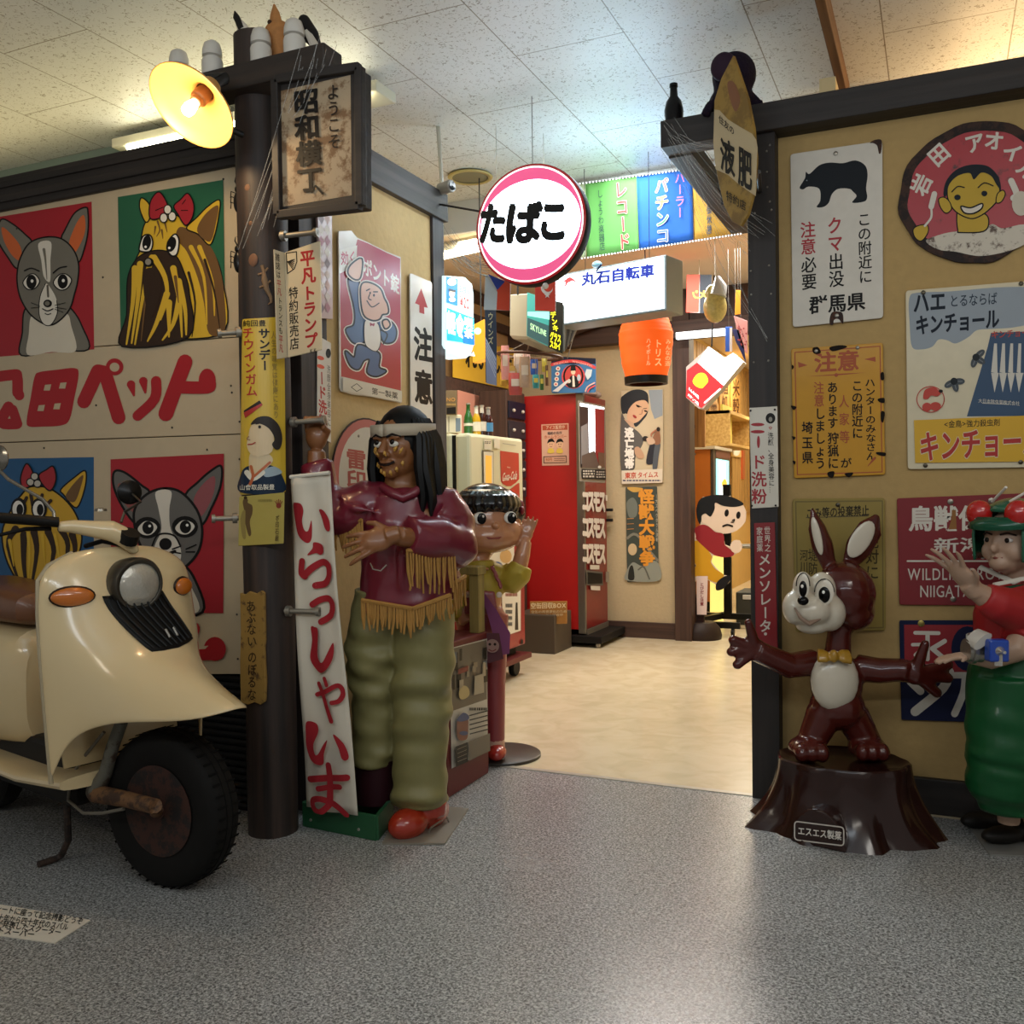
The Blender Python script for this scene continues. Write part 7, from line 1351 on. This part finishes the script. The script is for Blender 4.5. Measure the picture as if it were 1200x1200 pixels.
# tin sign above the red vending machine
sf = PY(6.84); ms = sign('magic_tin_sign', 'blue tin sign with top hatted man in an oval above red vending machine', 'sign', sf, NF, (646, 418, 698, 420, 698, 460, 646, 461), .01, '2f6a9c', .06)
d = FS(sf, NF, ms, (640, 360, 7.5)); d.poly('14182c', '45,430 435,450 435,500 45,500'); d.line('c4383c', 26, '52,505 150,480 240,474 340,490 425,530'); d.ht('MAGICAL', 'e0a8a0', 65, 500, 200, 478, 22, .02); d.ht('WONDERFUL', 'e0a8a0', 230, 474, 410, 515, 22, .02); d.part('lettering'); d.dot('c8484c', 240, 610, 104, 106); d.dot('14100f', 240, 608, 90, 104); d.dot('b83a38', 240, 608, 74, 92); d.blob('16181c', '195,700 210,620 235,600 265,610 285,650 280,705'); d.poly('d8d0c4', '232,600 248,600 256,700 234,700'); d.dot('dcc0a4', 240, 570, 20, 24); d.poly('16181c', '215,560 220,520 258,512 265,558'); d.dot('a8b8c4', 290, 620, 16, 30); d.dot('c8c4bc', 205, 650, 15, 18); d.part('magician_picture')
for i in range(4): d.dot('d8d4cc', 108-i*6, 540+i*46, 19, 19); d.dot('c04440', 108-i*6, 540+i*46, 9)
d.poly('c8ccd0', '60,740 190,640 195,660 110,745'); d.line('c8a8a0', 12, '350,740 370,700 430,665'); d.line('c4484a', 12, '370,745 390,715 432,690'); d.poly('b8c8d0', '345,590 360,545 410,550 400,610 370,640'); d.part('trick_pictures')
mb = MB(M('6a665c', .5)); mb.tube([sf(665, 420), sf(672, 395), V((sf(672, 395).x, 6.84, 2.8))], .003, 5); mb.build('hanging_cord', ms)
# yellow shop poster on the left wall, amber lamp sign
sf = PX(-3.27); yp = sign('yellow_shop_poster', 'yellow shop cloth with black lettering on the wall above the drinks machine', 'poster', sf, NX, (531, 400, 602, 408, 602, 457, 531, 442), .004, 'c8a028', .0); d = FS(sf, NX, yp); d.ht('れいん坊', BK, 545, 418, 600, 430, 26, .04); d.part('lettering')
c = at(560, 385, 5.3); al = thing('amber_light_box', c-V((0, 0, .12)), 'amber lit box sign behind the blue eatery light box', 'light sign'); sf, n = pl3((553, 378, 5.3), (567, 372, 5.25), (560, 405, 5.28)); plate(sf, n, '552,382 567,374 570,420 554,425', .06, M('e8a030', .4, em=.9), 'case', al); d = FS(sf, n, al, step=.001); d.dot('fff0b0', 560, 388, 4, 4, em=2.5); d.part('bulb_glow'); t_ = sf(560, 378)-n*.03; MB(M('3a3a38', .5)).tube([t_, V((t_.x, t_.y, cz(t_.y)))], .004, 6).build('hanger', al)
# cables bunch near light box
o = thing('umbrella_bundle', at(668, 395, 5.2), 'bundle of dark wrapped sticks hanging behind the bicycle light box', 'bundle'); 
for i in range(5): MB(M('5a5450' if i % 2 else '8a847c', .4, .3)).tube([at(664+i*3.5, 378, 5.4), at(661+i*2, 412-i*3, 5.4)], [.012, .006], 8).build('stick', o)
# ceiling speaker, camera, tube lights
c = PZ(2.968)(551, 206); sp = thing('ceiling_speaker', c, 'round beige ceiling speaker grille above the alley', 'speaker'); MB(M('c4b070', .5)).lathe([(.115, 0), (.125, -.008), (.12, -.014), (.1, -.012)], c, n=36, cap=False).build('rim', sp, solid=.002); MB(M('8a8468', .8, bump=.4, sc=300)).lathe([(0, -.008), (.104, -.008), (.104, -.002), (0, -.002)], c, n=36).build('grille', sp)
c = at(523, 222, 4.55); cc_ = thing('security_camera', c, 'small grey security camera mounted near the ceiling at the alley post', 'camera'); MB(M('8a8680', .4)).tube([c+RT*.03-V((0, 0, .0))+TC*.05, c-RT*.03], [.03, .028], 16).build('camera_body', cc_, None, .004); MB(M('141414', .1)).lathe([(0, 0), (.02, .0), (.02, .004), (0, .005)], c+RT*.031+TC*.051, (RT*.06+TC*.05), 14).build('lens', cc_); MB(M('b8b4a8', .4)).tube([c-RT*.02+V((0, 0, .02)), V((c.x-.04, c.y, 2.97))], .01, 8).build('bracket', cc_)
y = 3.36; a, b = PY(y)(143, 172), PY(y)(300, 137); a.z += .02; fl = thing('tube_light', (a.x+.3, y, a.z-.03), 'lit white tube light fitting high behind the pet shop boards', 'light'); MB(M('d4d0b8', .5)).box((a.x-.1, y+.03, a.z), (b.x+.6, y+.19, a.z+.045)).build('housing', fl, None, .006); MB(M('fff6d0', .4, em=22, var=0)).tube([(a.x, y+.04, a.z-.012), (b.x+.55, y+.04, a.z-.012)], .017, 10).build('tube', fl)
a, b = PZ(2.74)(519, 300), PZ(2.74)(562, 290); fl = thing('tube_light', (a.x, a.y, 2.72), 'lit tube light on the inner ceiling left of the round lit sign', 'light'); MB(M('fff8e0', .4, em=9, var=0)).tube([V((a.x-.5, a.y+.1, 2.73)), V((b.x+.15, b.y-.05, 2.73))], .02, 10).build('tube', fl); MB(M('e4e0c8', .5)).bar(V((a.x-.52, a.y+.1, 2.775)), V((b.x+.17, b.y-.05, 2.775)), .1, .05).build('housing', fl)
# floor notice
nt_ = tag(plate(PZ(.004), (0, 0, 1), '-60,1050 26,1064 106,1078 64,1105 -80,1085', .003, M('dcd6c8', .6), 'floor_notice', None, (0, 0, 1), PZ(0)(20, 1080), 0), 'white printed notice sheet stuck on the floor in front of the scooter', 'notice')
d = Draw(PZ(.0045), V((0, 0, 1)), nt_, (0, 760, 3)); 
for s_, x0, y0, x1, y1, hh in (('座席シートに座って記念撮影どうぞ', -60, 905, 292, 960, 26), ('昭和三十年から四十年代のスバル', -70, 935, 240, 980, 26), ('重工が発表したスクーター', -60, 958, 215, 998, 26), ('ラビットスーパー', -90, 980, 122, 1006, 26)): d.ht(s_, '141210', x0, y0, x1, y1, hh, .02, .35)
d.part('lettering')
# ================================================================== SCOOTER
SO = PZ(0)(203, 1035); _a = R(38); RH = V((RT.x, RT.y, 0)).normalized(); TH = V((TC.x, TC.y, 0)).normalized()
HD = (RH*cos(_a)+TH*sin(_a)).normalized(); RG = (TH*cos(_a)-RH*sin(_a)).normalized(); ZZ = V((0, 0, 1))
def SL(r, f, z): return SO+RG*r+HD*f+ZZ*z
def SP(x, y, r): return onp(RG, SO+RG*r)(x, y)
sco = thing('scooter', SO, 'cream vintage scooter with round headlight and rusty front wheel parked before the pet boards', 'scooter')
WH = M('d6c094', .22, coat=.6, var=.05, sc=3); BLK = M('121110', .5, var=.2)
F7 = [(0, .375, .602), (.08, .30, .568), (.13, .15, .548), (.17, -.02, .535), (.215, -.15, .495), (.245, -.205, .42), (.26, -.23, .335)]
R4 = [(0, -.04, .72), (.06, -.05, .722), (.12, -.085, .728), (.18, -.14, .735), (.23, -.2, .74), (.258, -.24, .743), (.27, -.262, .745)]
R3 = [(0, -.165, .84), (.06, -.168, .84), (.12, -.18, .843), (.18, -.205, .847), (.225, -.235, .85), (.25, -.26, .85), (.265, -.28, .85)]
R2 = [(0, -.215, .94), (.06, -.215, .94), (.12, -.222, .94), (.175, -.235, .945), (.22, -.252, .95), (.245, -.27, .95), (.258, -.29, .95)]
R1 = [(0, -.235, 1.0), (.05, -.235, 1.0), (.1, -.24, 1.0), (.15, -.25, 1.0), (.185, -.262, 1.0), (.21, -.275, .998), (.225, -.292, .995)]
R0 = [(0, -.265, 1.046), (.03, -.265, 1.046), (.06, -.268, 1.045), (.09, -.272, 1.042), (.115, -.28, 1.038), (.13, -.287, 1.034), (.145, -.296, 1.03)]
KEY = [R0, R1, R2, R3, R4]; NR = 8
for i in range(1, NR+1):
    s = i/NR; KEY.append([tuple(a*(1-w)+b*w for a, b, w in zip(p, q, (s, s, s**.92))) for p, q in zip(R4, F7)])
def apron(u, t, off=0):      # u down the rows, t from -1 (left) to 1 (right)
    i = min(int(u), len(KEY)-2); w = u-i; k = abs(t)*6; j = min(int(k), 5); v = k-j
    g = lambda row: [row[j][n]*(1-v)+row[j+1][n]*v for n in range(3)]
    a, b = g(KEY[i]), g(KEY[i+1]); p = [a[n]*(1-w)+b[n]*w for n in range(3)]
    return SL(p[0]*(1 if t >= 0 else -1), p[1]+off, p[2]+off*.3)
mb = MB(WH); mb.loft([[SL(r*sg, f, z) for sg, lst in ((-1, row[::-1]), (1, row[1:])) for (r, f, z) in lst] for row in KEY], cap=False, closed=False)
mb.build('front_apron', sco, None, 0, 60, 2, .012)
mb = MB(M('a89a7c', .3, coat=.4)); mb.tube([apron(u, 1) for u in (0, 1, 2, 3, 4, 6, 8, 10, 12)], .007, 8); mb.build('apron_trim', sco)
mb = MB(BLK); rows = []
for i in range(9):
    u = 2.5+i*.19; s = i/8; tr, tl = .30-.2*s**1.6, -.27-.16*s; rows.append([apron(u, tr+(tl-tr)*q/10, .012) for q in range(11)])
mb.loft(rows, cap=False, closed=False); g = mb.build('grille', sco, solid=.004)
mb = MB(M('060606', .4))
for i in range(9): mb.tube([apron(2.6+q*.33, (.27-.19*(q/4)**1.6)+((-.25-.15*q/4)-(.27-.19*(q/4)**1.6))*i/8, .02) for q in range(5)], .003, 6)
mb.build('grille_bars', sco)
for t in (-.2, -.11): mb = MB(M('b8b4ac', .3, .7)); mb.tube([apron(3.55, t, .024), apron(3.75, t, .024)], .004, 6); mb.build('badge_bar', sco)
hc = SL(0, -.2, .925); ha = (HD+ZZ*-.04).normalized()
MB(M('4a463e', .35, .7)).lathe([(.05, -.08), (.075, -.05), (.084, 0), (.086, .035), (.08, .045), (.07, .047)], hc, ha, 40, cap=False).build('headlight_rim', sco, solid=.003)
MB(M('b8b4a8', .12, .35, coat=.8, bump=.25, sc=90)).lathe([(0, .062), (.03, .06), (.055, .052), (.071, .042), (.071, .03), (0, .03)], hc, ha, 36).build('headlight_lens', sco)
for rx, f, z, a in ((.19, -.222, .9, .062), (-.19, -.222, .9, .04)):
    n = (HD+RG*(.35 if rx > 0 else -.35)).normalized(); c = SL(rx, f+.008, z)
    b = MB(M('2a1c10', .4)).ell(c, a*1.08, .034, .012, X=RG, Z=n).build('indicator_base', sco); MB(M('b8641c', .15, coat=.8, em=.03)).ell(c+n*.006, a, .029, .018, X=RG, Z=n).build('indicator', sco)
# handlebar
mb = MB(WH); mb.tube([SP(68, 617, .17), SP(85, 617, .13), SP(110, 620, .08), SP(130, 622, .04), SP(147, 630, .0), SP(160, 648, -.03)], [.017, .022, .028, .034, .034, .012], 16); mb.skin('handlebar_cowl', sco, .006, 5)
mb = MB(BLK); mb.tube([SP(68, 612, .17), SP(30, 609, .26), SP(-10, 606, .36)], .017, 12); mb.build('grip', sco); mb = MB(BLK); mb.tube([SP(60, 619, .18), SP(30, 620, .25), SP(-5, 628, .34)], [.008, .007, .005], 8); mb.build('brake_lever', sco)
mb = MB(M('8a857a', .25, .85)); mb.tube([SP(64, 612, .18), SP(63, 600, .18), SP(50, 585, .2), SP(10, 562, .27), SP(0, 552, .28)], .0055, 8); mb.build('mirror_stalk', sco)
mb = MB(M('9a958a', .2, .9)); mb.lathe([(0, .012), (.03, .008), (.042, 0), (.042, -.004), (0, -.006)], SP(-2, 537, .28), -HD*.4+TH, 22); mb.build('mirror', sco)
mb = MB(M('141312', .3)); mb.lathe([(0, .014), (.03, .009), (.042, 0), (.042, -.004), (0, -.006)], SP(152, 577, -.12), HD+TH*.3, 22); mb.build('mirror', sco); mb = MB(M('6a655c', .3, .8)); mb.tube([SP(142, 612, -.08), SP(146, 600, -.1), SP(165, 588, -.12), SP(153, 577, -.125)], .005, 8); mb.build('mirror_stalk', sco)
mb = MB(M('8a857a', .3, .8)); mb.lathe([(0, 0), (.02, 0), (.018, .008), (0, .012)], SP(118, 597, .03)+ZZ*-.006, ZZ, 16); mb.build('cap', sco)
mb = MB(BLK); mb.tube([SL(0, -.22, 1.06), SL(0, -.2, 1.09)], .03, 12); mb.tube([SP(100, 640, .06), SP(120, 634, .04), SP(150, 640, 0)], .008, 8); mb.build('steering_column', sco)
# step-through, body, seat
mb = MB(WH)
def sec(f, w, z0, z1): return [SL(w*cos(t)*(abs(cos(t))**-.45 if abs(cos(t)) > .02 else 1), f, (z0+z1)/2+(z1-z0)/2*sin(t)*(abs(sin(t))**-.45 if abs(sin(t)) > .02 else 1)) for t in [2*pi*i/28 for i in range(28)]]
mb.loft([sec(-.62, .15, .36, .72), sec(-.66, .19, .35, .76), sec(-.85, .23, .34, .77), sec(-1.2, .24, .33, .76), sec(-1.45, .2, .36, .72), sec(-1.55, .12, .42, .66)]); mb.build('rear_body', sco)
mb = MB(M('6e4426', .4, var=.12, coat=.2)); mb.loft([sec(-.62, .1, .775, .83), sec(-.66, .16, .765, .88), sec(-.85, .18, .765, .9), sec(-1.05, .18, .77, .885), sec(-1.3, .17, .78, .9), sec(-1.42, .1, .79, .87)]); mb.build('seat', sco)
mb = MB(WH); mb.loft([sec(-.22, .24, .3, .345), sec(-.5, .25, .28, .32), sec(-.9, .24, .28, .32)]); mb.build('floorboard', sco, None)
mb = MB(WH); mb.loft([[SL(x, f, z) for x in (-.2, -.1, 0, .1, .2)] for f, z in ((-.27, .36), (-.3, .5), (-.32, .7), (-.31, .9), (-.3, 1.0))], cap=False, closed=False); mb.build('leg_shield_back', sco, solid=.01)
mb = MB(M('1c1a18', .6)); mb.obox(SL(0, -.75, .3), RG*.14, HD*.4, ZZ*.1); mb.build('engine', sco, None, .02)
mb = MB(BLK); c = SL(0, -1.25, .235); mb.lathe([(.13, -.05), (.21, -.05), (.235, -.03), (.235, .03), (.21, .05), (.13, .05)], c, RG, 36); mb.build('rear_wheel', sco)
# front wheel, turned a little more
_b = R(27); W2 = (TH*cos(_b)-RH*sin(_b)).normalized(); H2 = (RH*cos(_b)+TH*sin(_b)).normalized(); wc = SL(0, 0, .243)
TY = M('100f0e', .75, var=.3, sc=30)
mb = MB(TY); mb.lathe([(.135, -.05), (.16, -.058), (.2, -.06), (.225, -.052), (.236, -.04), (.24, -.02), (.241, 0), (.24, .02), (.236, .04), (.225, .052), (.2, .06), (.16, .058), (.135, .05), (.13, 0), (.135, -.05)], wc, W2, 64, cap=False); tire = mb.build('tire', sco)
mb = MB(M('050505', .9)); up = ZZ
for k in range(44):
    t = 2*pi*k/44; d_ = H2*cos(t)+ZZ*sin(t); e_ = -H2*sin(t)+ZZ*cos(t)
    for s in (-1, 1): mb.obox(wc+d_*.2405+W2*s*.026, d_*.0012, e_*.0035, W2*.018)
for s in (-.012, .012): mb.tube([wc+(H2*cos(t)+ZZ*sin(t))*.2405+W2*s for t in [2*pi*i/64 for i in range(65)]], .002, 4)
mb.build('tread_grooves', tire)
RM = rusty('3a1e14', '15100e', .48, 26, .75); mb = MB(RM); mb.lathe([(.14, .056), (.132, .05), (.128, .03), (.105, .022), (.1, .034), (.06, .036), (.055, .045), (.03, .048), (.03, .06), (0, .062)], wc, W2, 48); mb.lathe([(.14, -.056), (.128, -.03), (0, -.03)], wc, W2, 40); rim = mb.build('rim', sco)
for k in range(8): t = 2*pi*k/8+.3; MB(M('060505', .9)).ell(wc+(H2*cos(t)+ZZ*sin(t))*.115+W2*.027, .009, .009, .004, X=H2, Z=W2).build('rim_hole', rim)
mb = MB(rusty('5c5a50', '3a2a1e', .45, 20, .6)); mb.tube([SP(143, 845, .09), SP(132, 875, .1), SP(124, 905, .11), SP(116, 920, .115)], [.019, .02, .021, .026], 12); mb.ell(SP(114, 927, .115), .034); mb.build('fork_leg', sco)
mb = MB(rusty('6e4c2c', '3a2416', .47, 22, .7)); mb.tube([SP(112, 930, .12), SP(150, 937, .12), SP(182, 945, .115)], [.028, .024, .023], 12); mb.tube([SP(182, 945, .115), wc+W2*.06], [.02, .02], 10); mb.build('trailing_arm', sco)
mb = MB(M('6a655a', .5)); mb.tube([SP(122, 858, .11), SP(100, 885, .13), SP(82, 912, .14), SP(80, 938, .14), SP(98, 953, .14), SP(120, 953, .14), SP(145, 948, .13)], .0055, 8); mb.build('brake_cable', sco)
mb = MB(rusty('3a2a20', '1c1410', .5, 30, .7)); st0 = PZ(.006)(48, 1012); mb.tube([SL(.12, -.42, .27), SP(80, 985, .12), SP(72, 1002, .12), PZ(.012)(66, 1006), PZ(.012)(45, 1013)], .011, 8); mb.build('stand', sco)
bpy.data.objects.remove(_go)
